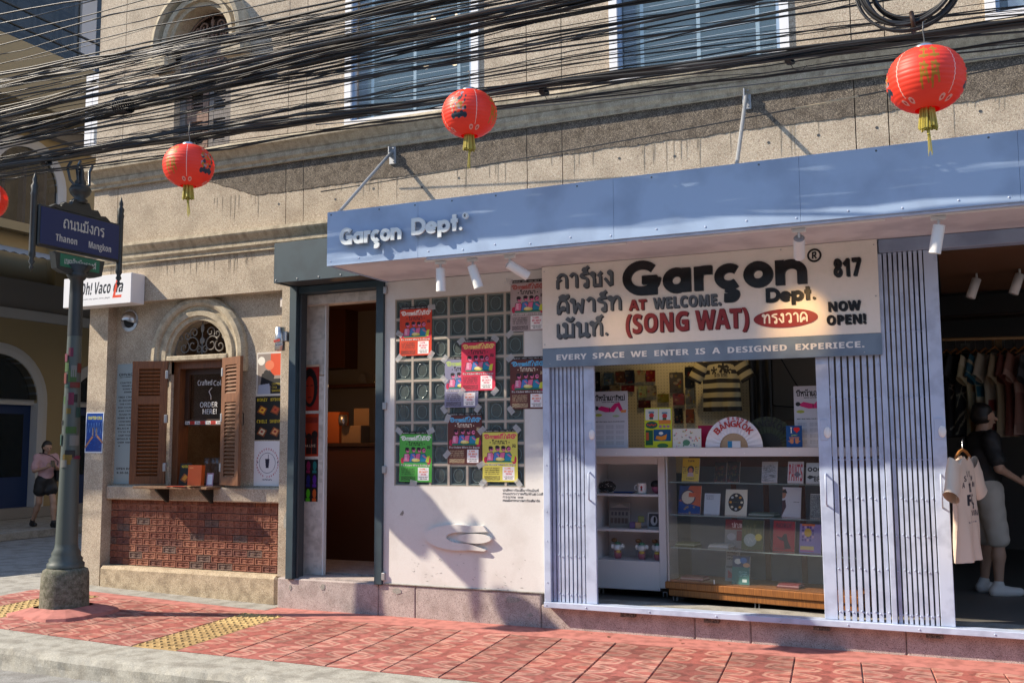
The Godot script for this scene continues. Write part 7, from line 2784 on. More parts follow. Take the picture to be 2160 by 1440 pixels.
func figurine(at: Vector3, k: int) -> void:
	var o = thing("figurine", "small white eared figurine with a pink body in a clear bag", "figurine", at, "bagged figurines on the lowest cabinet shelf", 0.4 - 0.3 * k)
	var s = S(true)
	lathe(s, Vector3.ZERO, [Vector2(0, 0), Vector2(0.028, 0), Vector2(0.036, 0.03), Vector2(0.032, 0.065), Vector2(0.02, 0.075), Vector2(0, 0.075)], 14)
	part(o, "body", s, mk("figurine_pink", lin(0.42, 0.10, 0.14), 0.5))
	s = S(true)
	ball(s, Vector3(0, 0.10, 0), Vector3(0.040, 0.034, 0.034), 14, 10)
	part(o, "head", s, M.white)
	for m in [-1, 1]:
		s = S(true)
		ball(s, Vector3(m * 0.045, 0.108, 0), Vector3(0.018, 0.022, 0.010), 10, 8)
		part(o, "ear", s, M.white)
	s = S(true)
	ball(s, Vector3(0.004, 0.062, 0.026), Vector3(0.026, 0.014, 0.016), 10, 8)
	part(o, "yellow_muzzle", s, mk("figurine_yellow", lin(0.55, 0.40, 0.05), 0.5))
	s = S(true)
	lathe(s, Vector3.ZERO, [Vector2(0.026, 0.128), Vector2(0.03, 0.14), Vector2(0.012, 0.15), Vector2(0, 0.15)], 12)
	part(o, "green_cap", s, mk("figurine_green", lin(0.08, 0.25, 0.14), 0.5))
	s = S(true)
	ball(s, Vector3(-0.03, 0.165, -0.005), Vector3(0.03, 0.02, 0.02), 9, 6)
	part(o, "brown_tag", s, M.wood_plank)
	s = S()
	R.seed = k + 3
	var prof = []
	for q in 7:
		prof.append(Vector2([0.05, 0.058, 0.055, 0.06, 0.045, 0.03, 0.012][q] * R.randf_range(0.95, 1.05), 0.028 * q))
	lathe(s, Vector3.ZERO, prof, 9)
	part(o, "clear_bag", s, M.acrylic)

# ================================================================ back of the display: pegboard and goods
func pegboard() -> void:
	var t = thing("pegboard", "cream perforated pegboard behind the display ledge", "pegboard", Vector3(-2.5, 1.4, -1.15))
	wpart(t, "board", cb(-3.45, -1.62, 1.3, 2.75, -1.16, -1.14, 0.002), mk("peg_cream", lin(0.62, 0.56, 0.38), 0.8))
	var s = S()
	for i in 58:
		for j in 34:
			var x = -3.42 + i * 0.03
			var y = 1.56 + j * 0.03
			quad(s, Vector3(x - 0.003, y + 0.003, -1.1385), Vector3(x + 0.003, y + 0.003, -1.1385), Vector3(x + 0.003, y - 0.003, -1.1385), Vector3(x - 0.003, y - 0.003, -1.1385))
	wpart(t, "peg_holes", s, M.charcoal).set_meta("kind", "stuff")
	wp(-1.62, -0.3, 0.2, 3.2, -1.9, "shop_wall", "inner_partition", 0.08)
	var goods = [[-3.12, 2.15, -3.02, 2.27, 0, "beach postcard"], [-3.0, 2.17, -2.91, 2.28, 1, "brown keyring card"], [-2.9, 2.16, -2.81, 2.29, 2, "navy keyring card"], [-2.8, 2.17, -2.70, 2.28, 3, "cream and red badge card"], [-2.69, 2.17, -2.60, 2.28, 4, "red patterned card"], [-3.16, 2.08, -3.06, 2.14, 5, "dark bag of pins"], [-3.06, 2.08, -2.96, 2.15, 6, "beige bag of pins"], [-2.94, 2.08, -2.81, 2.14, 4, "crimson pouch"], [-2.77, 2.02, -2.69, 2.13, 7, "pale green tag card"], [-2.68, 2.03, -2.59, 2.13, 8, "clear bag of charms"], [-2.46, 2.06, -2.33, 2.25, 9, "framed grey print"], [-2.31, 2.10, -2.22, 2.30, 10, "black and yellow bottle pouch"], [-2.58, 1.97, -2.47, 2.05, 11, "olive name tag"], [-2.43, 1.94, -2.32, 2.05, 12, "pink knitted charm"], [-2.31, 1.95, -2.22, 2.09, 13, "grey patterned bag"], [-2.42, 1.77, -2.34, 1.91, 10, "black flowered strap"], [-2.31, 1.77, -2.23, 1.90, 14, "orange brown strap"], [-2.77, 1.92, -2.65, 1.99, 15, "dark red case"], [-3.22, 2.09, -3.16, 2.28, 10, "black strap"]]
	var pal = [Color(0.30, 0.38, 0.42), Color(0.35, 0.22, 0.14), Color(0.14, 0.15, 0.20), Color(0.60, 0.55, 0.42), Color(0.42, 0.10, 0.10), Color(0.16, 0.14, 0.13), Color(0.52, 0.46, 0.34), Color(0.58, 0.62, 0.45), Color(0.50, 0.48, 0.42), Color(0.30, 0.28, 0.26), Color(0.06, 0.06, 0.06), Color(0.45, 0.43, 0.16), Color(0.48, 0.26, 0.30), Color(0.34, 0.36, 0.38), Color(0.45, 0.24, 0.10), Color(0.26, 0.10, 0.10)]
	R.seed = 90
	for g in goods:
		var r = cell(32, 40)
		bg(r, pal[g[4]])
		for k in 9:
			fe(r, R.randf(), R.randf(), R.randf_range(0.05, 0.2), R.randf_range(0.04, 0.12), pal[g[4]].lerp([Color(0.7, 0.65, 0.55), Color(0.6, 0.15, 0.1), Color(0.1, 0.1, 0.1), Color(0.65, 0.55, 0.15)][R.randi() % 4], 0.55), 7)
		var o = thing("hanging_goods", g[5] + " hanging on the cream pegboard", "goods", Vector3((g[0] + g[2]) / 2, g[1], -1.125), "goods on the pegboard")
		later.append([o, "card_face", card(g[2] - g[0], g[3] - g[1], 0.012, r, 0.006), Vector3.ZERO, Vector3.ZERO, "print_gloss"])
		var s2 = S()
		cyl(s2, Vector3(0, g[3] - g[1] + 0.006, -0.014), Vector3(0, g[3] - g[1] + 0.01, 0.03), 0.003, 0.003, 6)
		part(o, "peg_hook", s2, M.steel)
	# unseen lamp added over the pegboard to warm and brighten it
	var sp = thing("added_spotlight", "unseen white spotlight added above the pegboard behind the painted sign", "spotlight", Vector3(-2.3, 2.98, -0.45))
	var ss = S(true)
	cyl(ss, Vector3(0, 0.06, 0), Vector3(0, -0.07, -0.05), 0.04, 0.04, 18)
	part(sp, "barrel", ss, M.white)
	ss = S()
	cyl(ss, Vector3(0, -0.071, -0.0505), Vector3(0, -0.075, -0.052), 0.034, 0.034, 18)
	part(sp, "lamp_lens", ss, M.spot_glow)
	ss = S()
	cyl(ss, Vector3(0, 0.06, 0), Vector3(0, 0.52, 0), 0.008, 0.008, 8)
	part(sp, "stem", ss, M.white)
	var sl = SpotLight3D.new()
	sl.name = "lamp_light"
	sl.light_color = Color(1.0, 0.84, 0.56)
	sl.light_energy = 0.16
	sl.spot_angle = 62.0
	sl.spot_angle_attenuation = 1.0
	sl.light_size = 0.04
	sl.spot_range = 8
	sl.shadow_enabled = true
	sp.add_child(sl)
	sl.look_at_from_position(sp.position + Vector3(0, -0.09, -0.06), sp.position + Vector3(0.15, -1.0, -0.70), Vector3.BACK)
	# striped shirt hanging in the display
	var r = cell(96, 110)
	bg(r, Color(0.70, 0.66, 0.52))
	for k in 6:
		fr(r, 0, 0.10 + 0.165 * k, 1, 0.075, Color(0.13, 0.12, 0.11))
	fr(r, 0.22, 0.17, 0.56, 0.22, Color(0.70, 0.66, 0.52))
	for k in 3:
		ft(r, "*", 0.24 + 0.18 * k, 0.44 if k != 1 else 0.48, 0.22 if k != 1 else 0.34, Color(0.13, 0.12, 0.11))
	ft(r, "MEMBERS", 0.34, 0.40, 0.06, Color(0.2, 0.19, 0.17), 0.34)
	var o4 = thing("striped_shirt", "black and cream striped shirt hanging in the display", "shirt", Vector3(-1.93, 1.87, -0.95), "", -0.05)
	garment(o4, 0.36, 0.52, r, 0.045, true)
	# camera stand arms and dark shapes beyond the shirt
	var t2 = thing("fabric_drape", "black cloth hanging behind the striped shirt", "cloth", Vector3(-1.60, 1.55, -1.05))
	var s5 = S(true)
	for q in 12:
		var x0 = -0.10 + 0.017 * q
		quad(s5, Vector3(x0, 0.85, 0.02 * sin(q * 1.3)), Vector3(x0 + 0.017, 0.85, 0.02 * sin((q + 1) * 1.3)), Vector3(x0 + 0.017, 0, 0.03 * sin((q + 1) * 1.3)), Vector3(x0, 0, 0.03 * sin(q * 1.3)))
	part(t2, "drape", s5, M.black)
	t2 = thing("power_cord", "thin dark cord looping on the partition behind the fans", "cord", Vector3(-1.3, 1.9, -1.85))
	s5 = S(true)
	tube(s5, [Vector3(-0.25, 0.55, 0), Vector3(-0.12, 0.30, 0.01), Vector3(0.0, 0.10, 0), Vector3(-0.10, 0.02, 0), Vector3(-0.30, 0.04, 0), Vector3(-0.40, 0.1, 0)], 0.006, 6)
	part(t2, "cord", s5, M.black)
	t2 = thing("stock_box", "brown cardboard stock box low behind the fans", "box", Vector3(-1.2, 1.53, -1.5))
	part(t2, "carton", cb(-0.28, 0.30, 0, 0.26, -0.12, 0.12, 0.005), mk("carton_dim", lin(0.16, 0.12, 0.085), 0.85))
	part(t2, "support", cb(-0.25, 0.27, -0.06, -0.001, -0.10, 0.10, 0.005), M.shade_toned_wall)

# a hanging shirt: body front carries the cell, short sleeves; origin at the hem centre
func garment(o, w: float, h: float, r: Rect2i, puff: float, sleeves: bool, mat = "print") -> void:
	var s = S(true)
	var nx = 14
	var ny = 14
	var half = func(v): # half width down the body, v = 0 shoulder .. 1 hem
		return w * 0.5 * (0.42 + 0.58 * smoothstep(0.0, 0.09, v)) * (1.0 - 0.05 * sin(v * PI)) if v < 0.1 else w * 0.5 * (1.0 - 0.05 * sin(v * PI))
	var P = func(i, j, sd):
		var u: float = float(i) / nx * 2.0 - 1.0
		var v: float = float(j) / ny
		var hw: float = half.call(v)
		var top: float = h - 0.035 * absf(u) * w / 0.5 * (1.0 - v)
		if v == 0.0 and absf(u) < 0.35:
			top -= 0.05 * (1.0 - absf(u) / 0.35) * (1.0 if sd > 0 else 0.35)
		var y: float = top * (1.0 - v)
		var z: float = sd * puff * sqrt(maxf(0.0, 1.0 - u * u)) * (0.5 + 0.5 * v) + 0.016 * sin(u * 7.0 + v * 3.5 + 3.0 * w) * v + 0.008 * sin(u * 15.0 - v * 4.0) * v + 0.007 * sin(u * 5.0 - v * 11.0) * (1.0 - v)
		return Vector3(u * hw, y, z)
	var U = func(i, j): return Vector2((r.position.x + 1 + (r.size.x - 2) * float(i) / nx) / 2048.0, (r.position.y + 1 + (r.size.y - 2) * float(j) / ny) / 2048.0)
	for sd in [1.0, -1.0]:
		for i in nx:
			for j in ny:
				for c in [[i, j], [i + 1, j], [i + 1, j + 1], [i, j], [i + 1, j + 1], [i, j + 1]]:
					s.set_uv(U.call(c[0], c[1]))
					s.add_vertex(P.call(c[0], c[1], sd))
	later.append([o, "body", fin(s), Vector3.ZERO, Vector3.ZERO, mat])
	if sleeves:
		for m in [-1, 1]:
			s = S(true)
			var a = Vector3(m * w * 0.44, h - 0.07, 0)
			var b = Vector3(m * w * 0.70, h - 0.07 - w * 0.46, 0.01)
			for k in 5:
				var t0 = k / 5.0
				var t1 = (k + 1) / 5.0
				for q in 12:
					var ring_ = func(t, qq):
						var c: Vector3 = a.lerp(b, t)
						var an: float = TAU * qq / 12.0
						var dirn = (b - a).normalized()
						var side = Vector3(dirn.y, -dirn.x, 0) * float(m)
						return c + side * cos(an) * lerpf(w * 0.21, w * 0.19, t) + Vector3(0, 0, sin(an) * puff * lerpf(0.7, 0.9, t) + 0.004 * sin(t * 9 + qq))
					var vv = [0.12 + 0.35 * t0, 0.12 + 0.35 * t1]
					for c in [[t0, q, 0], [t0, q + 1, 0], [t1, q + 1, 1], [t0, q, 0], [t1, q + 1, 1], [t1, q, 1]]:
						s.set_uv(Vector2((r.position.x + 4) / 2048.0, (r.position.y + r.size.y * vv[c[2]]) / 2048.0))
						s.add_vertex(ring_.call(c[0], c[1]))
			later.append([o, "sleeve", fin(s), Vector3.ZERO, Vector3.ZERO, mat])

func clothes() -> void:
	# cream shirt on the gate
	var r = cell(110, 140)
	var cream = Color(0.82, 0.74, 0.66)
	bg(r, cream)
	var nav = Color(0.10, 0.08, 0.13)
	for k in 6:
		var a = PI + PI * (k + 0.5) / 6.0
		ft(r, "ASUOWM"[k], 0.5 + 0.26 * cos(a) - 0.04, 0.34 + 0.13 * sin(a), 0.05, nav, 0.08)
	fr(r, 0.40, 0.28, 0.22, 0.08, nav)
	ft(r, "HT", 0.44, 0.35, 0.05, cream, 0.14)
	ft(r, "RÇ", 0.30, 0.48, 0.10, nav, 0.42)
	ft(r, "TWAM", 0.42, 0.58, 0.05, nav, 0.4)
	ft(r, "department of experience", 0.3, 0.64, 0.018, Color(0.45, 0.4, 0.4), 0.4)
	var t = thing("cream_shirt", "cream printed shirt on a wooden hanger at the gate edge", "shirt", Vector3(0.05, 0.735, 0.18), "", deg_to_rad(74))
	garment(t, 0.50, 0.76, r, 0.055, true)
	var s = S(true)
	tube(s, [Vector3(-0.17, 0.735, 0), Vector3(-0.08, 0.775, 0), Vector3(0, 0.79, 0), Vector3(0.08, 0.775, 0), Vector3(0.17, 0.735, 0)], 0.011, 8)
	part(t, "hanger_bar", s, mk("hanger_wood", lin(0.40, 0.16, 0.04), 0.45))
	s = S(true)
	tube(s, [Vector3(0, 0.79, 0), Vector3(0, 0.84, 0), Vector3(0.015, 0.865, 0), Vector3(0.03, 0.85, 0)], 0.003, 6)
	part(t, "hanger_hook", s, M.steel)
	# rail of clothes deep in the shop
	t = thing("clothes_rail", "wooden clothes rail hung across the dim shop", "rail", Vector3(0.5, 2.5, -2.5))
	s = S(true)
	cyl(s, Vector3(-0.6, 0.06, 0.25), Vector3(1.2, 0.06, -0.2), 0.016, 0.016, 10)
	part(t, "rail_bar", s, mk("rail_wood", lin(0.30, 0.18, 0.08), 0.6))
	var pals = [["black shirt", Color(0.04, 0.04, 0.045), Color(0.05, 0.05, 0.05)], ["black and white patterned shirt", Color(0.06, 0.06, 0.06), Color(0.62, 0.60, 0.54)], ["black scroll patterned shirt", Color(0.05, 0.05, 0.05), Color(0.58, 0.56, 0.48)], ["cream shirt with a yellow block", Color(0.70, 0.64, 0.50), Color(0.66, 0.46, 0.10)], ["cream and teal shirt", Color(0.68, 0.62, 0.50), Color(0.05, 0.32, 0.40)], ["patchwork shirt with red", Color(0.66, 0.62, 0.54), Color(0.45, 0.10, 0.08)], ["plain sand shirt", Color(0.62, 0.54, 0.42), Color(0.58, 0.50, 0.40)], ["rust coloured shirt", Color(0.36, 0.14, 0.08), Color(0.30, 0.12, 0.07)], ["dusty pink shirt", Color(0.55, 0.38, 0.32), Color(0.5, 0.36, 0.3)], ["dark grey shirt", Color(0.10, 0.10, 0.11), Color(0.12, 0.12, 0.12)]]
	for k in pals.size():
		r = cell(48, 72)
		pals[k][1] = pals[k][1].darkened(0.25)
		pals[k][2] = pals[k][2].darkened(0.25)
		bg(r, pals[k][1])
		R.seed = 200 + k
		for q in 14:
			if k in [1, 2]:
				flf(r, [R.randf(), R.randf(), R.randf(), R.randf()], 0.035, pals[k][2])
			else:
				fr(r, R.randf(), R.randf(), 0.3, 0.12, pals[k][2] if q % 2 else pals[k][1].lightened(0.15))
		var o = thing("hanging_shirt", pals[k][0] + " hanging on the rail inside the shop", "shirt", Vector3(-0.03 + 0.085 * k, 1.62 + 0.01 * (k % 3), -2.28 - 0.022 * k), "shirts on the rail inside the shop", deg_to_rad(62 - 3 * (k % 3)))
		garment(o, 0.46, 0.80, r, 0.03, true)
		s = S(true)
		tube(s, [Vector3(-0.15, 0.77, 0), Vector3(0, 0.84, 0), Vector3(0.15, 0.77, 0)], 0.009, 6)
		part(o, "hanger_bar", s, M.hanger_wood)
		s = S(true)
		tube(s, [Vector3(0, 0.84, 0), Vector3(0, 0.92, 0)], 0.003, 6)
		part(o, "hanger_hook", s, M.steel)
	# two dim spotlights inside
	for k in 2:
		var t3 = thing("ceiling_spotlight", ["pale ceiling spotlight inside the shop beside the gate", "pale ceiling spotlight deeper inside the shop"][k], "spotlight", Vector3(0.22 + 0.34 * k, 3.08, -1.6 + 0.1 * k))
		s = S(true)
		cyl(s, Vector3(0.03, -0.05, 0), Vector3(-0.03, -0.22, 0.03), 0.04, 0.04, 20)
		part(t3, "barrel", s, M.white)
		s = S(true)
		cyl(s, Vector3(0.03, 0, 0), Vector3(0.03, -0.06, 0), 0.01, 0.01, 8)
		part(t3, "stem", s, M.white)
	# low black shelving in the dim interior
	t = thing("shop_shelving", "dark wall shelving with small goods inside the shop", "shelving", Vector3(1.0, 0.2, -4.0))
	for y in [2.15, 2.55, 2.95]:
		wpart(t, "shelf_board", cb(-0.2, 2.2, y, y + 0.03, -4.2, -3.9, 0.003), M.wood_dark)
	R.seed = 15
	for k in 9:
		var g = thing("shelf_box", ["dim brown box on the dark shop shelving", "dim grey box on the dark shop shelving", "dim green box on the dark shop shelving"][k % 3], "box", Vector3(0.0 + 0.16 * k, 2.581 if k % 2 else 2.181, -4.05), ["brown boxes on the shelving", "grey boxes on the shelving", "green boxes on the shelving"][k % 3])
		part(g, "carton", cb(-0.05, 0.05, 0, R.randf_range(0.08, 0.16), -0.05, 0.05, 0.004), [M.kraft, M.concrete, M.block_rim][k % 3])

# ================================================================ people: smooth-joined skeletons meshed as surface nets
# bones: [a, b, ra, rb]
func skin(s, bones: Array, c: float, k: float, fold = 0.0) -> void:
	var lo = Vector3(1e9, 1e9, 1e9)
	var hi = -lo
	for b in bones:
		var m: float = maxf(b[2], b[3]) + 2.5 * c
		lo = lo.min((b[0] as Vector3).min(b[1]) - Vector3(m, m, m))
		hi = hi.max((b[0] as Vector3).max(b[1]) + Vector3(m, m, m))
	var nx = int((hi.x - lo.x) / c) + 2
	var ny = int((hi.y - lo.y) / c) + 2
	var nz = int((hi.z - lo.z) / c) + 2
	var f = PackedFloat32Array()
	f.resize(nx * ny * nz)
	f.fill(1.0)
	for b in bones:
		var a: Vector3 = b[0]
		var d: Vector3 = b[1] - a
		var dd = maxf(d.length_squared(), 1e-9)
		var ra: float = b[2]
		var rb: float = b[3]
		var m: float = maxf(ra, rb) + maxf(k, 2.0 * c) + c
		var p0 = ((a.min(b[1]) - lo - Vector3(m, m, m)) / c).floor()
		var p1 = ((a.max(b[1]) - lo + Vector3(m, m, m)) / c).ceil()
		for iz in range(maxi(0, int(p0.z)), mini(nz, int(p1.z) + 1)):
			for iy in range(maxi(0, int(p0.y)), mini(ny, int(p1.y) + 1)):
				var base = (iz * ny + iy) * nx
				for ix in range(maxi(0, int(p0.x)), mini(nx, int(p1.x) + 1)):
					var p = lo + Vector3(ix, iy, iz) * c - a
					var t = clampf(p.dot(d) / dd, 0.0, 1.0)
					var v = (p - d * t).length() - lerpf(ra, rb, t)
					var o = f[base + ix]
					var h = clampf(0.5 + 0.5 * (o - v) / k, 0.0, 1.0)
					f[base + ix] = lerpf(o, v, h) - k * h * (1.0 - h)
	var idx = {}
	var verts = []
	var sx = [0, 1, 0, 1, 0, 1, 0, 1]
	for iz in nz - 1:
		for iy in ny - 1:
			for ix in nx - 1:
				var base = (iz * ny + iy) * nx + ix
				var v0 = f[base]
				if v0 > 0.06:
					continue
				var inside = 0
				var vals = []
				for q in 8:
					var w = f[base + (q & 1) + ((q >> 1) & 1) * nx + (q >> 2) * nx * ny]
					vals.append(w)
					if w < 0:
						inside += 1
				if inside == 0 or inside == 8:
					continue
				var sum = Vector3.ZERO
				var n = 0
				for e in [[0, 1], [2, 3], [4, 5], [6, 7], [0, 2], [1, 3], [4, 6], [5, 7], [0, 4], [1, 5], [2, 6], [3, 7]]:
					var va: float = vals[e[0]]
					var vb: float = vals[e[1]]
					if (va < 0) != (vb < 0):
						var t = va / (va - vb)
						var pa = Vector3(e[0] & 1, (e[0] >> 1) & 1, e[0] >> 2)
						var pb = Vector3(e[1] & 1, (e[1] >> 1) & 1, e[1] >> 2)
						sum += pa.lerp(pb, t)
						n += 1
				idx[base] = verts.size()
				var vp = lo + (Vector3(ix, iy, iz) + sum / n) * c
				if fold > 0.0:
					var wv = sin(vp.y * 46.0 + sin(vp.x * 21.0 + vp.z * 17.0) * 2.2) * 0.6 + sin(vp.x * 38.0 - vp.z * 33.0 + vp.y * 11.0) * 0.4
					var gr = Vector3(vals[1] - vals[0], vals[2] - vals[0], vals[4] - vals[0]).normalized()
					vp += gr * wv * fold
				verts.append(vp)
	var st = [1, nx, nx * ny]
	for key in idx:
		for ax_ in 3:
			var u: int = st[(ax_ + 1) % 3]
			var v: int = st[(ax_ + 2) % 3]
			var fa = f[key]
			if key + st[ax_] >= f.size():
				continue
			var fb = f[key + st[ax_]]
			if (fa < 0) == (fb < 0):
				continue
			if idx.has(key - u) and idx.has(key - v) and idx.has(key - u - v):
				var a: Vector3 = verts[idx[key]]
				var b: Vector3 = verts[idx[key - u]]
				var cc: Vector3 = verts[idx[key - u - v]]
				var d: Vector3 = verts[idx[key - v]]
				if fa < 0:
					quad(s, a, d, cc, b)
				else:
					quad(s, a, b, cc, d)

func hand_bones(wrist: Vector3, dirn: Vector3, palm_n: Vector3, side: float) -> Array:
	var d = dirn.normalized()
	var n = (palm_n - d * palm_n.dot(d)).normalized()
	var u = d.cross(n) * side
	var out = []
	out.append([wrist, wrist + d * 0.05, 0.026, 0.030])
	for q in 4:
		var root = wrist + d * 0.045 + u * (0.018 * (q - 1.5))
		var k1 = wrist + d * 0.092 + u * (0.021 * (q - 1.5))
		var ln: float = [0.062, 0.074, 0.070, 0.054][q]
		var k2 = k1 + (d * 0.8 + n * 0.6).normalized() * ln * 0.5
		var k3 = k2 + (d * 0.35 + n * 0.94).normalized() * ln * 0.5
		out.append([root, k1, 0.013, 0.0105])
		out.append([k1, k2, 0.0100, 0.0092])
		out.append([k2, k3, 0.0092, 0.0080])
	var tb = wrist + d * 0.03 - u * 0.026
	var t1 = tb + (d * 0.7 - u * 0.6 + n * 0.35).normalized() * 0.042
	out.append([wrist + d * 0.02, tb, 0.018, 0.016])
	out.append([tb, t1, 0.014, 0.011])
	out.append([t1, t1 + (d + n * 0.5).normalized() * 0.03, 0.011, 0.009])
	return out

func head_bones(at: Vector3, fwd: Vector3, hh: float) -> Array:
	# at: centre of the skull; fwd: facing; hh: head height
	var r = hh * 0.5
	var up = Vector3.UP
	var sd = fwd.cross(up).normalized()
	return [
		[at + up * r * 0.25 - fwd * r * 0.12, at + up * r * 0.10 + fwd * r * 0.08, r * 0.70, r * 0.66],
		[at + fwd * r * 0.22 - up * r * 0.2, at + fwd * r * 0.30 - up * r * 0.66, r * 0.50, r * 0.27],
		[at + fwd * r * 0.74 + up * r * 0.10, at + fwd * r * 0.92 - up * r * 0.20, r * 0.07, r * 0.12],
		[at + fwd * r * 0.68 - up * r * 0.42 - sd * r * 0.14, at + fwd * r * 0.68 - up * r * 0.42 + sd * r * 0.14, r * 0.085, r * 0.085],
		[at + sd * r * 0.68 + up * r * 0.12, at + sd * r * 0.70 - up * r * 0.16, r * 0.12, r * 0.09],
		[at - sd * r * 0.68 + up * r * 0.12, at - sd * r * 0.70 - up * r * 0.16, r * 0.12, r * 0.09]]

# j: joints in the person's own axes (facing +z)
func person(label: String, at: Vector3, turn: float, j: Dictionary, cols: Dictionary, skirt: bool, facing: Vector3) -> Node3D:
	var o = thing("person", label, "person", at, "", turn)
	var s = S(true)
	var b = [[j.neck, j.chest, 0.055, 0.10], [j.pelvis, j.chest, 0.125, 0.125]]
	for m in ["l", "r"]:
		b.append([j["sh_" + m], j["el_" + m], 0.047, 0.038])
		b.append([j["el_" + m], j["wr_" + m], 0.038, 0.026])
		b.append([j["hip_" + m], j["kn_" + m], 0.082, 0.054])
		b.append([j["kn_" + m], j["kn_" + m].lerp(j["an_" + m], 0.35), 0.054, 0.056])
		b.append([j["kn_" + m].lerp(j["an_" + m], 0.35), j["an_" + m], 0.056, 0.036])
		b.append([j.chest, j["sh_" + m], 0.09, 0.055])
		b.append([j.pelvis, j["hip_" + m], 0.11, 0.09])
	b.append([j.neck, j.head, 0.050, 0.052])
	skin(s, b, 0.018, 0.035)
	skin(s, head_bones(j.head, facing, 0.225), 0.009, 0.012)
	for m in ["l", "r"]:
		var hb = hand_bones(j["wr_" + m], j["hd_" + m], j["pn_" + m], 1.0 if m == "l" else -1.0)
		skin(s, hb, 0.006, 0.006)
	part(o, "body", s, cols.skin)
	# top
	s = S(true)
	b = [[j.chest + Vector3(0, 0.02, 0), j.pelvis + Vector3(0, 0.02, 0), 0.135, 0.145]]
	for m in ["l", "r"]:
		b.append([j.chest, j["sh_" + m], 0.115, 0.075])
		b.append([j["sh_" + m], j["sh_" + m].lerp(j["el_" + m], 0.72), 0.070, 0.082 if skirt else 0.074])
	skin(s, b, 0.014, 0.05, 0.006)
	part(o, "shirt", s, cols.top)
	# lower garment
	s = S(true)
	b = [[j.pelvis + Vector3(0, 0.05, 0), j.pelvis, 0.14, 0.15]]
	for m in ["l", "r"]:
		var reach = 0.42 if skirt else 0.95
		b.append([j["hip_" + m], j["hip_" + m].lerp(j["kn_" + m], reach), 0.115, 0.125 if skirt else 0.098])
	skin(s, b, 0.014, 0.05, 0.005)
	part(o, "skirt" if skirt else "trousers", s, cols.low)
	# shoes
	for m in ["l", "r"]:
		s = S(true)
		var an: Vector3 = j["an_" + m]
		var tf: Vector3 = j["ft_" + m]
		var hl = Vector3(an.x, an.y - 0.055, an.z) - tf * 0.04
		skin(s, [[hl, hl + tf * 0.10, 0.042, 0.044], [hl + tf * 0.10, hl + tf * 0.215, 0.044, 0.032], [an + Vector3(0, 0.01, 0), hl + Vector3(0, 0.01, 0), 0.045, 0.042], [hl + Vector3(0, -0.012, 0), hl + tf * 0.21 + Vector3(0, -0.008, 0), 0.040, 0.034]], 0.010, 0.02)
		part(o, "shoe", s, cols.shoe)
	# hair
	s = S(true)
	var hc: Vector3 = j.head
	b = [[hc + Vector3(0, 0.055, 0) - facing * 0.03, hc + Vector3(0, 0.02, 0) - facing * 0.035, 0.088, 0.090]]
	if skirt:
		b.append([hc - facing * 0.05, hc - facing * 0.075 + Vector3(0, -0.20, 0), 0.080, 0.050])
	skin(s, b, 0.008, 0.03, 0.005)
	part(o, "hair", s, cols.hair)
	# eyes and mouth
	var sd = facing.cross(Vector3.UP).normalized()
	for m in [-1, 1]:
		s = S(true)
		ball(s, hc + facing * 0.082 + sd * 0.030 * m + Vector3(0, 0.012, 0), Vector3(0.011, 0.007, 0.009), 8, 6)
		part(o, "eye", s, M.black)
	s = S(true)
	ball(s, hc + facing * 0.083 - Vector3(0, 0.050, 0), Vector3(0.020, 0.006, 0.010), 10, 6)
	part(o, "mouth", s, mk("lip", lin(0.30, 0.10, 0.09), 0.5))
	return o

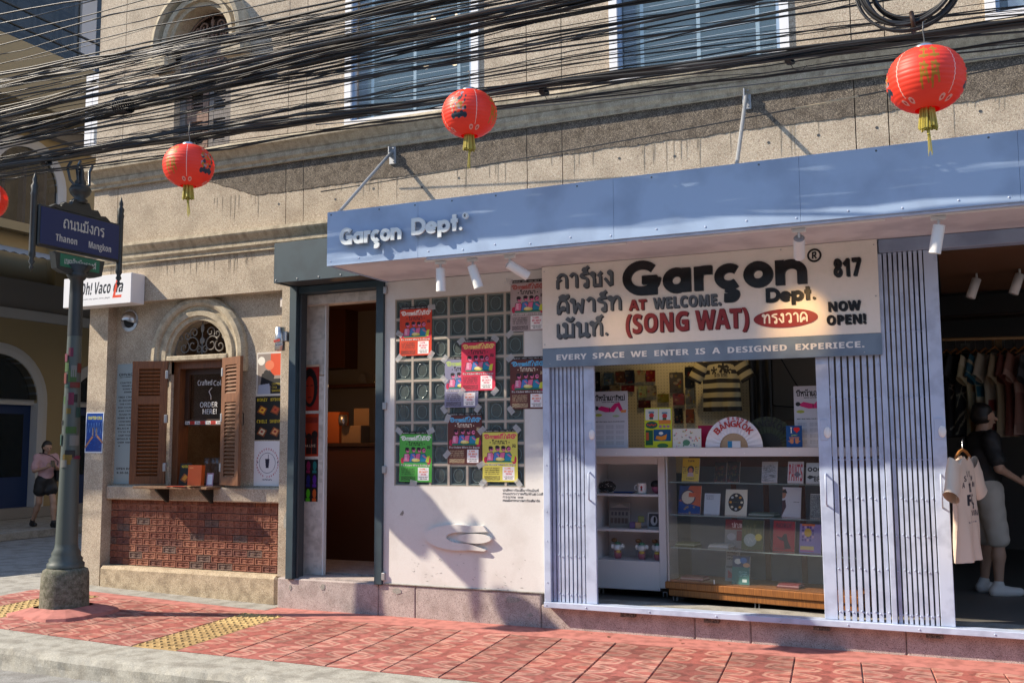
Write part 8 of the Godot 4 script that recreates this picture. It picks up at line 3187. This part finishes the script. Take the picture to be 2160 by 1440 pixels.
func people() -> void:
	mk("skin_tone", lin(0.42, 0.25, 0.17), 0.55)
	mk("blouse_pink", lin(0.52, 0.32, 0.34), 0.8)
	mk("shorts_beige", lin(0.46, 0.42, 0.36), 0.8)
	mk("shoe_white", lin(0.60, 0.59, 0.56), 0.6)
	mk("hair_black", lin(0.012, 0.010, 0.009), 0.5)
	# walking across the side street, phone held in front of the chest
	var V = func(x, y, z): return Vector3(x, y, z)
	var j = {"pelvis": Vector3(0, 0.92, 0), "chest": Vector3(0, 1.28, 0.01), "neck": Vector3(0, 1.42, 0.01), "head": Vector3(0.0, 1.545, 0.035),
		"sh_l": Vector3(0.165, 1.355, 0), "el_l": Vector3(0.225, 1.11, 0.05), "wr_l": Vector3(0.08, 1.17, 0.25), "hd_l": Vector3(-0.6, 0.5, 0.5), "pn_l": Vector3(-0.4, 0, -0.8),
		"sh_r": Vector3(-0.165, 1.355, 0), "el_r": Vector3(-0.235, 1.10, 0.03), "wr_r": Vector3(-0.09, 1.16, 0.24), "hd_r": Vector3(0.6, 0.5, 0.5), "pn_r": Vector3(0.4, 0, -0.8),
		"hip_l": Vector3(0.085, 0.88, 0), "kn_l": Vector3(0.095, 0.49, 0.17), "an_l": Vector3(0.10, 0.095, 0.22), "ft_l": Vector3(0.05, 0, 1).normalized(),
		"hip_r": Vector3(-0.085, 0.88, 0), "kn_r": Vector3(-0.10, 0.48, -0.02), "an_r": Vector3(-0.11, 0.105, -0.26), "ft_r": Vector3(-0.1, 0, 1).normalized()}
	var o = person("person in a pink blouse and dark skirt walking with a phone beyond the sign post", Vector3(-16.5, 0.0, -6.15), 1.25, j, {"skin": M.skin_tone, "top": M.blouse_pink, "low": M.black, "shoe": M.black, "hair": M.hair_black}, true, Vector3(0, -0.25, 1).normalized())
	var ph = thing("mobile_phone", "dark mobile phone held in both hands by the walking person", "phone", Vector3(-16.5, 0, -6.15) + Vector3(0, 1.235, 0.325).rotated(Vector3.UP, 1.25), "", 1.25)
	part(ph, "phone_body", cb(-0.037, 0.037, -0.075, 0.075, -0.004, 0.004, 0.003), M.black_gloss, Vector3.ZERO, Vector3(-0.5, 0, 0))
	var bagt = thing("shoulder_bag", "black shoulder bag worn by the walking person", "bag", Vector3(-16.5, 0, -6.15) + Vector3(0.20, 0.98, 0.02).rotated(Vector3.UP, 1.25), "", 1.25)
	part(bagt, "pouch", cb(-0.03, 0.06, -0.10, 0.12, -0.12, 0.10, 0.02), M.black)
	var s = S(true)
	tube(s, [Vector3(0.0, 0.11, 0.0), Vector3(-0.03, 0.30, 0.13), Vector3(-0.16, 0.40, 0.155), Vector3(-0.30, 0.46, 0.09), Vector3(-0.33, 0.465, -0.03), Vector3(-0.20, 0.36, -0.135), Vector3(-0.05, 0.22, -0.11), Vector3(0.0, 0.11, -0.05)], 0.009, 6)
	part(bagt, "strap", s, M.black)
	# standing in the shop, back half turned
	j = {"pelvis": Vector3(0, 0.95, 0), "chest": Vector3(0, 1.33, -0.01), "neck": Vector3(0, 1.47, 0.0), "head": Vector3(0.0, 1.60, 0.03),
		"sh_l": Vector3(0.185, 1.40, 0), "el_l": Vector3(0.25, 1.13, 0.0), "wr_l": Vector3(0.24, 0.90, 0.09), "hd_l": Vector3(0, -1, 0.3), "pn_l": Vector3(-1, 0, 0.2),
		"sh_r": Vector3(-0.185, 1.40, 0), "el_r": Vector3(-0.26, 1.14, 0.03), "wr_r": Vector3(-0.18, 1.02, 0.24), "hd_r": Vector3(0.5, -0.1, 0.8), "pn_r": Vector3(0.3, 0, -0.8),
		"hip_l": Vector3(0.09, 0.90, 0), "kn_l": Vector3(0.11, 0.49, 0.03), "an_l": Vector3(0.12, 0.095, -0.01), "ft_l": Vector3(0.3, 0, 1).normalized(),
		"hip_r": Vector3(-0.09, 0.90, 0), "kn_r": Vector3(-0.10, 0.49, 0.05), "an_r": Vector3(-0.11, 0.095, 0.03), "ft_r": Vector3(-0.1, 0, 1).normalized()}
	person("person in a black shirt, pale knee shorts and white sneakers inside the shop", Vector3(0.24, 0.2, -2.05), 1.9, j, {"skin": M.skin_tone, "top": M.black, "low": M.shorts_beige, "shoe": M.shoe_white, "hair": M.hair_black}, false, Vector3(0, 0, 1))

# ================================================================ street name sign
func street_sign() -> void:
	var P = Vector3(-7.68, gy(-7.68), 1.2)
	mk("pole_green", lin(0.06, 0.074, 0.066), 0.45)
	coarsened(mk("pole_dark", lin(0.022, 0.026, 0.026), 0.45), M.teal.detail_albedo, 1.5)
	mk("sign_blue", lin(0.006, 0.018, 0.085), 0.5)
	mk("sign_green", lin(0.01, 0.13, 0.07), 0.45)
	mk("sign_text", lin(0.42, 0.42, 0.39), 0.5)
	grained("base_concrete", speck(256, Color(0.44, 0.43, 0.38), [[Color(0.36, 0.36, 0.31), 3000, 4], [Color(0.50, 0.49, 0.44), 2500, 4], [Color(0.32, 0.36, 0.25), 900, 4]], 91), 1.6, 0.95, noise_tex(0.03, Color(0.72, 0.72, 0.68), Color(1, 1, 1), 55, 5, 512, 0.3, 0.6), 1.0, 0.12)
	var t = thing("street_name_sign", "dark street name sign on a sticker covered post in a concrete base", "street sign", P)
	var s = S(true)
	var f = FastNoiseLite.new()
	f.frequency = 3.0
	var prof = [Vector2(0.235, -0.05), Vector2(0.218, 0.02), Vector2(0.214, 0.15), Vector2(0.208, 0.36), Vector2(0.196, 0.40), Vector2(0.15, 0.425), Vector2(0, 0.43)]
	for q in prof.size() - 1:
		for i in 28:
			var Q = func(k, ii):
				var a: float = TAU * ii / 28.0
				var rr: float = prof[k].x * (1.0 + 0.02 * f.get_noise_3d(cos(a) * 2, prof[k].y * 3, sin(a) * 2))
				return Vector3(rr * cos(a), prof[k].y, rr * sin(a))
			quad(s, Q.call(q, i), Q.call(q, i + 1), Q.call(q + 1, i + 1), Q.call(q + 1, i))
	part(t, "concrete_base", s, M.base_concrete)
	# red cement collar round the base
	s = S()
	var pol = PackedVector2Array()
	for k in 18:
		var a = TAU * k / 18
		var m = maxf(absf(cos(a)), absf(sin(a)))
		pol.append(Vector2(cos(a), sin(a)) / pow(m, 0.8) * 0.40 * (1.0 + 0.05 * sin(k * 2.3)))
	for k in 18:
		var a = pol[k]
		var b = pol[(k + 1) % 18]
		quad(s, Vector3(a.x, 0.022, a.y), Vector3(b.x, 0.022, b.y), Vector3(b.x * 0.55, 0.07, b.y * 0.55), Vector3(a.x * 0.55, 0.07, a.y * 0.55))
		quad(s, Vector3(a.x * 1.04, -0.02, a.y * 1.04), Vector3(b.x * 1.04, -0.02, b.y * 1.04), Vector3(b.x, 0.022, b.y), Vector3(a.x, 0.022, a.y))
	part(t, "red_collar", s, M.red_strip)
	s = S(true)
	lathe(s, Vector3.ZERO, [Vector2(0.165, 0.425), Vector2(0.165, 0.46), Vector2(0.145, 0.475), Vector2(0.15, 0.50), Vector2(0.125, 0.53), Vector2(0.13, 0.55), Vector2(0.105, 0.60), Vector2(0.10, 0.64)], 28)
	part(t, "foot_moulding", s, M.pole_green)
	s = S(true)
	lathe(s, Vector3.ZERO, [Vector2(0.100, 0.60), Vector2(0.088, 1.2), Vector2(0.070, 2.2), Vector2(0.064, 2.62)], 28)
	part(t, "lower_post", s, M.pole_green)
	s = S(true)
	lathe(s, Vector3.ZERO, [Vector2(0.067, 2.60), Vector2(0.062, 3.0), Vector2(0.060, 3.14), Vector2(0.08, 3.16), Vector2(0.10, 3.20), Vector2(0.08, 3.22), Vector2(0.15, 3.28), Vector2(0.05, 3.30)], 24)
	part(t, "upper_post", s, M.pole_dark)
	# head, turned along the side street
	var turn = deg_to_rad(90)
	var H = Node3D.new()
	var hd = func(called, st, mat): return part(t, called, st, mat, Vector3(0, 0, 0), Vector3(0, turn, 0))
	H.free()
	hd.call("panel_frame", cb(-0.49, 0.49, 3.40, 3.79, -0.035, 0.035, 0.01), M.pole_dark)
	var pn: MeshInstance3D = hd.call("blue_panel", cb(-0.47, 0.47, 3.42, 3.77, -0.040, 0.040, 0.002), M.sign_blue)
	for e in [-1, 1]:
		s = S(true)
		lathe(s, Vector3(e * 0.52, 0, 0), [Vector2(0, 3.14), Vector2(0.012, 3.17), Vector2(0.022, 3.19), Vector2(0.01, 3.21), Vector2(0.03, 3.24), Vector2(0.018, 3.27), Vector2(0.034, 3.30), Vector2(0.030, 3.34), Vector2(0.030, 3.86), Vector2(0.036, 3.88), Vector2(0.028, 3.91), Vector2(0.036, 3.95), Vector2(0.018, 3.98), Vector2(0.024, 4.01), Vector2(0.008, 4.06), Vector2(0, 4.09)], 14)
		hd.call("end_finial", s, M.pole_dark)
	# crest on top
	s = S()
	prism(s, PackedVector2Array([Vector2(-0.36, 3.79), Vector2(-0.30, 3.83), Vector2(-0.24, 3.82), Vector2(-0.20, 3.87), Vector2(-0.12, 3.86), Vector2(-0.09, 3.92), Vector2(0.09, 3.92), Vector2(0.12, 3.86), Vector2(0.20, 3.87), Vector2(0.24, 3.82), Vector2(0.30, 3.83), Vector2(0.36, 3.79)]), -0.03, 0.03)
	hd.call("crest", s, M.pole_dark)
	s = S(true)
	lathe(s, Vector3.ZERO, [Vector2(0.06, 3.90), Vector2(0.075, 3.93), Vector2(0.05, 3.95), Vector2(0.09, 3.99), Vector2(0.105, 4.03), Vector2(0.085, 4.07), Vector2(0.05, 4.09), Vector2(0.055, 4.11), Vector2(0.035, 4.14), Vector2(0.03, 4.22), Vector2(0.015, 4.27), Vector2(0, 4.29)], 18)
	hd.call("urn_finial", s, M.pole_dark)
	s = S(true)
	for e in [[-0.16, 0.24], [-0.05, 0.27], [0.10, 0.26]]:
		tube(s, [Vector3(e[0] * 0.3, 4.05, 0), Vector3(e[0] * 0.9, 4.10, 0.02), Vector3(e[0], 4.05 + e[1] * 0.7, 0.0), Vector3(e[0] + 0.04, 4.05 + e[1], 0)], 0.014, 6)
	hd.call("serpent_crest", s, mk("serpent", lin(0.05, 0.07, 0.09), 0.25, 0.4))
	# green district plate below
	s = S()
	prism(s, PackedVector2Array([Vector2(-0.30, 3.375), Vector2(0.30, 3.375), Vector2(0.27, 3.22), Vector2(0.18, 3.19), Vector2(-0.18, 3.19), Vector2(-0.27, 3.22)]), -0.036, 0.036)
	hd.call("plate_frame", s, M.pole_dark)
	hd.call("green_plate", cb(-0.235, 0.235, 3.245, 3.365, -0.04, 0.04, 0.002), M.sign_green)
	# lettering: built flat in the sign's own axes, then turned with it
	var before: int = t.get_child_count()
	var B0 = t.position
	letters(t, "ถนนมังกร", B0.x - 0.22, B0.x + 0.28, B0.y + 3.615, 0.082, B0.z + 0.040, 0.002, 0.0125, M.sign_text)
	words(t, "letter", "Thanon", B0.x - 0.30, B0.x - 0.05, B0.y + 3.475, B0.y + 3.545, B0.z + 0.040, 0.002, M.sign_text)
	words(t, "letter", "Mangkon", B0.x + 0.09, B0.x + 0.37, B0.y + 3.455, B0.y + 3.545, B0.z + 0.040, 0.002, M.sign_text)
	letters(t, "เขตสัมพันธวงศ์", B0.x - 0.19, B0.x + 0.19, B0.y + 3.275, 0.045, B0.z + 0.040, 0.002, 0.007, M.sign_text)
	for k in range(before, t.get_child_count()):
		var c: Node3D = t.get_child(k)
		c.transform = Transform3D(Basis(Vector3.UP, turn), Vector3.ZERO) * c.transform
	# stickers wrapped on the post
	R.seed = 52
	var cols = [Color(0.35, 0.60, 0.20), Color(0.72, 0.12, 0.38), Color(0.80, 0.80, 0.76), Color(0.10, 0.10, 0.12), Color(0.10, 0.45, 0.40), Color(0.78, 0.62, 0.12), Color(0.72, 0.20, 0.12)]
	for k in 24:
		var y = R.randf_range(1.25, 2.5)
		var a = R.randf_range(-0.6, 1.9)
		var rad = 0.0995 - (y - 0.6) * 0.0185
		var w = R.randf_range(0.5, 1.2)
		var h = R.randf_range(0.03, 0.12)
		if k == 0:
			y = 1.72
			a = -0.35
			w = 0.55
			h = 0.30
		s = S()
		for q in 4:
			var a0 = a + w * (q / 4.0 - 0.5)
			var a1 = a + w * ((q + 1) / 4.0 - 0.5)
			var r0 = rad + 0.0015 + 0.0004 * k
			quad(s, Vector3(r0 * sin(a0), y + h, r0 * cos(a0)), Vector3(r0 * sin(a1), y + h, r0 * cos(a1)), Vector3(r0 * sin(a1), y, r0 * cos(a1)), Vector3(r0 * sin(a0), y, r0 * cos(a0)))
		var key = "sticker_%d" % (k % 7)
		if not M.has(key):
			mk(key, cols[k % 7].darkened(0.5), 0.6)
		part(t, "sticker", s, M[key])

# ================================================================ building across the side street
func far_building() -> void:
	mk("far_wall", lin(0.34, 0.265, 0.145), 0.9)
	mk("far_white", lin(0.50, 0.50, 0.50), 0.8)
	mk("far_blue", lin(0.008, 0.03, 0.11), 0.5)
	mk("far_grey", lin(0.24, 0.23, 0.22), 0.85)
	glass("far_pane", Color(0.06, 0.10, 0.11), 0.6)
	var X = -19.0
	var t = thing("corner_building", "ochre building with white arches and blue doors across the side street", "building", Vector3(X, 0, -9))
	# faces +x; drawn in (z, y) as if facing +z then turned: local x = -z
	var wall = func(called, z0, z1, y0, y1, dx, th, mat): 
		var s = S()
		bx(s, X - th, X + dx, y0, y1, z0, z1)
		return wpart(t, called, s, M[mat])
	wall.call("wall", -30, 2, 3.75, 14, -0.3, 4.0, "far_wall")
	wall.call("wall", -30, 2, 0, 3.75, -0.3, 4.0, "far_grey")
	wall.call("pier", -5.75, 2, 0, 4.4, 0.0, 0.3, "far_wall")
	wall.call("pier", -8.75, -8.15, 0, 4.4, 0.0, 0.3, "far_wall")
	wall.call("pier", -30, -10.6, 0, 4.4, 0.0, 0.3, "far_wall")
	# arches: ground and first floor
	var arch = func(zc, r_, y0, spring, top, wide):
		var s = S()
		prism(s, arch_top(-zc - r_, -zc + r_, spring, top, -zc - wide, -zc + wide), -0.3, 0.0)
		var o = part(t, "arch_wall", s, M.far_wall, Vector3(0, 0, 9), Vector3(0, PI / 2, 0))
		s = S()
		moulding(s, arch_path(-zc - r_, -zc + r_, y0, spring), [Vector2(0, -0.3), Vector2(0, 0.03), Vector2(0.12, 0.06), Vector2(0.24, 0.04), Vector2(0.25, 0)], 0.0)
		part(t, "archivolt", s, M.far_white, Vector3(0, 0, 9), Vector3(0, PI / 2, 0))
	arch.call(-6.95, 1.05, 0.1, 2.55, 4.4, 1.2)
	arch.call(-9.7, 0.75, 0.1, 2.55, 4.4, 0.95)
	arch.call(-7.45, 0.85, 6.6, 7.5, 8.7, 0.9)
	# doors behind the arches
	for d in [[-6.95, 1.05], [-9.7, 0.75]]:
		var s = S()
		bx(s, X - 0.28, X - 0.2, 0.1, 2.55, d[0] - d[1], d[0] + d[1])
		var door = wpart(t, "blue_door", s, M.far_blue)
		for k in 2:
			s = S()
			var zc: float = d[0] + (k - 0.5) * d[1]
			bx(s, X - 0.199, X - 0.19, 0.9, 2.3, zc - d[1] * 0.32, zc + d[1] * 0.32)
			part(door, "door_pane", s, M.far_pane)
		wall.call("transom", d[0] - d[1], d[0] + d[1], 2.5, 2.62, -0.16, 0.1, "far_white")
		wall.call("fanlight", d[0] - d[1], d[0] + d[1], 2.62, 3.7, -0.24, 0.02, "far_pane")
	wall.call("base_course", -10.6, 2, 0, 0.22, 0.12, 0.2, "far_grey")
	wall.call("string_course", -30, 2, 4.4, 4.62, 0.10, 0.4, "far_white")
	# street awning with corrugated underside
	var s2 = S()
	for k in 70:
		var z0 = -13.0 + k * 0.2
		quad(s2, Vector3(X, 6.0, z0), Vector3(X + 4.0, 5.0, z0), Vector3(X + 4.0, 4.97, z0 + 0.1), Vector3(X, 5.97, z0 + 0.1))
		quad(s2, Vector3(X, 5.97, z0 + 0.1), Vector3(X + 4.0, 4.97, z0 + 0.1), Vector3(X + 4.0, 5.0, z0 + 0.2), Vector3(X, 6.0, z0 + 0.2))
	wpart(t, "awning_sheet", s2, M.far_grey)
	wall.call("awning_shade_wall", -12, 2, 4.62, 5.3, 0.0, 0.3, "far_grey")
	wall.call("storey_wall", -30, -8.35, 5.3, 8.7, 0.0, 0.3, "far_wall")
	wall.call("storey_wall", -6.55, 2, 5.3, 8.7, 0.0, 0.3, "far_wall")
	wall.call("arch_sill", -8.35, -6.55, 6.4, 6.6, 0.0, 0.3, "far_wall")
	wall.call("window_pane", -8.3, -6.6, 6.6, 8.4, -0.25, 0.02, "far_pane")
	for z in [-8.0, -7.45, -6.9]:
		wall.call("window_bar", z - 0.04, z + 0.04, 6.6, 8.3, -0.2, 0.04, "far_blue")
	wall.call("balcony_slab", -30, 2, 9.0, 10.3, 1.0, 1.0, "far_wall")
	wall.call("balcony_slab", -30, 2, 8.7, 8.98, 0.25, 0.5, "far_grey")
	# glazed upper storey in blue frames with white columns
	wall.call("upper_pane", -30, 2, 10.3, 13, -0.2, 0.02, "far_pane")
	for k in 16:
		var z = -12.0 + k * 0.62
		wall.call("blue_mullion", z - 0.05, z + 0.05, 10.3, 13, -0.1, 0.1, "far_blue")
	for z in [-9.0, -5.4]:
		wall.call("white_column", z - 0.22, z + 0.22, 10.3, 13, 0.05, 0.3, "far_white")
	for y in [10.9, 11.9]:
		wall.call("blue_transom", -30, 2, y, y + 0.08, -0.08, 0.08, "far_blue")
	s2 = S(true)
	for y in [10.6, 11.0]:
		cyl(s2, Vector3(X + 0.95, y, -25), Vector3(X + 0.95, y, 2), 0.03, 0.03, 6)
	wpart(t, "balcony_rail", s2, M.pole_dark)
	wall.call("eave", -30, 2, 13.8, 14.1, 1.2, 1.2, "far_white")
	# shaded row across the main street, mirrored in the shop glass
	var op = thing("opposite_building", "shaded terrace across the main street mirrored in the shop windows", "building", Vector3(-4, 0, 13))
	part(op, "wall", cb(-26, 22, -0.1, 5.5, 0.0, 5.0, 0.05), M.shop_wall)
	for k in 11:
		part(op, "window", cb(-24.5 + 4.2 * k, -22.4 + 4.2 * k, 3.4, 5.0, -0.04, 0.02, 0.02), M.far_pane)
		part(op, "shop_front", cb(-24.8 + 4.2 * k, -22.0 + 4.2 * k, 0.0, 2.8, -0.04, 0.02, 0.02), M.far_grey)
	# the tall houses behind this one, which keep the side street in shade
	var rb = thing("rear_building", "tall plain house behind the shophouse along the side street", "building", Vector3(-2.4, 0, -21))
	part(rb, "wall", cb(-6.5, 6.5, 0, 14, -14, 14.3, 0.05), M.plaster)
	# distant block closing the side street
	var d = thing("distant_building", "plain shaded building closing the side street", "building", Vector3(-14, 0, -40))
	part(d, "wall", cb(-9, 9, 0, 15, -4, 0, 0.05), M.far_wall)
	for k in 4:
		part(d, "window", cb(-7.5 + 4 * k, -5.5 + 4 * k, 4, 7, -0.05, 0.02, 0.02), M.far_pane)

func _ready() -> void:
	world_setup()
	materials()
	ground()
	shell()
	order_window()
	doorway()
	block_wall()
	canopy()
	track_lights()
	painted_sign()
	gates()
	posters()
	left_fittings()
	mk("red_fan", lin(0.42, 0.03, 0.03), 0.6)
	display()
	pegboard()
	clothes()
	people()
	street_sign()
	far_building()
	lanterns()
	cables()
	print_material()
	flush_later()
	hang_lanterns()
	for m in M:
		if str(m).begins_with("tile_print"):
			M[m].albedo_texture = M.print.albedo_texture
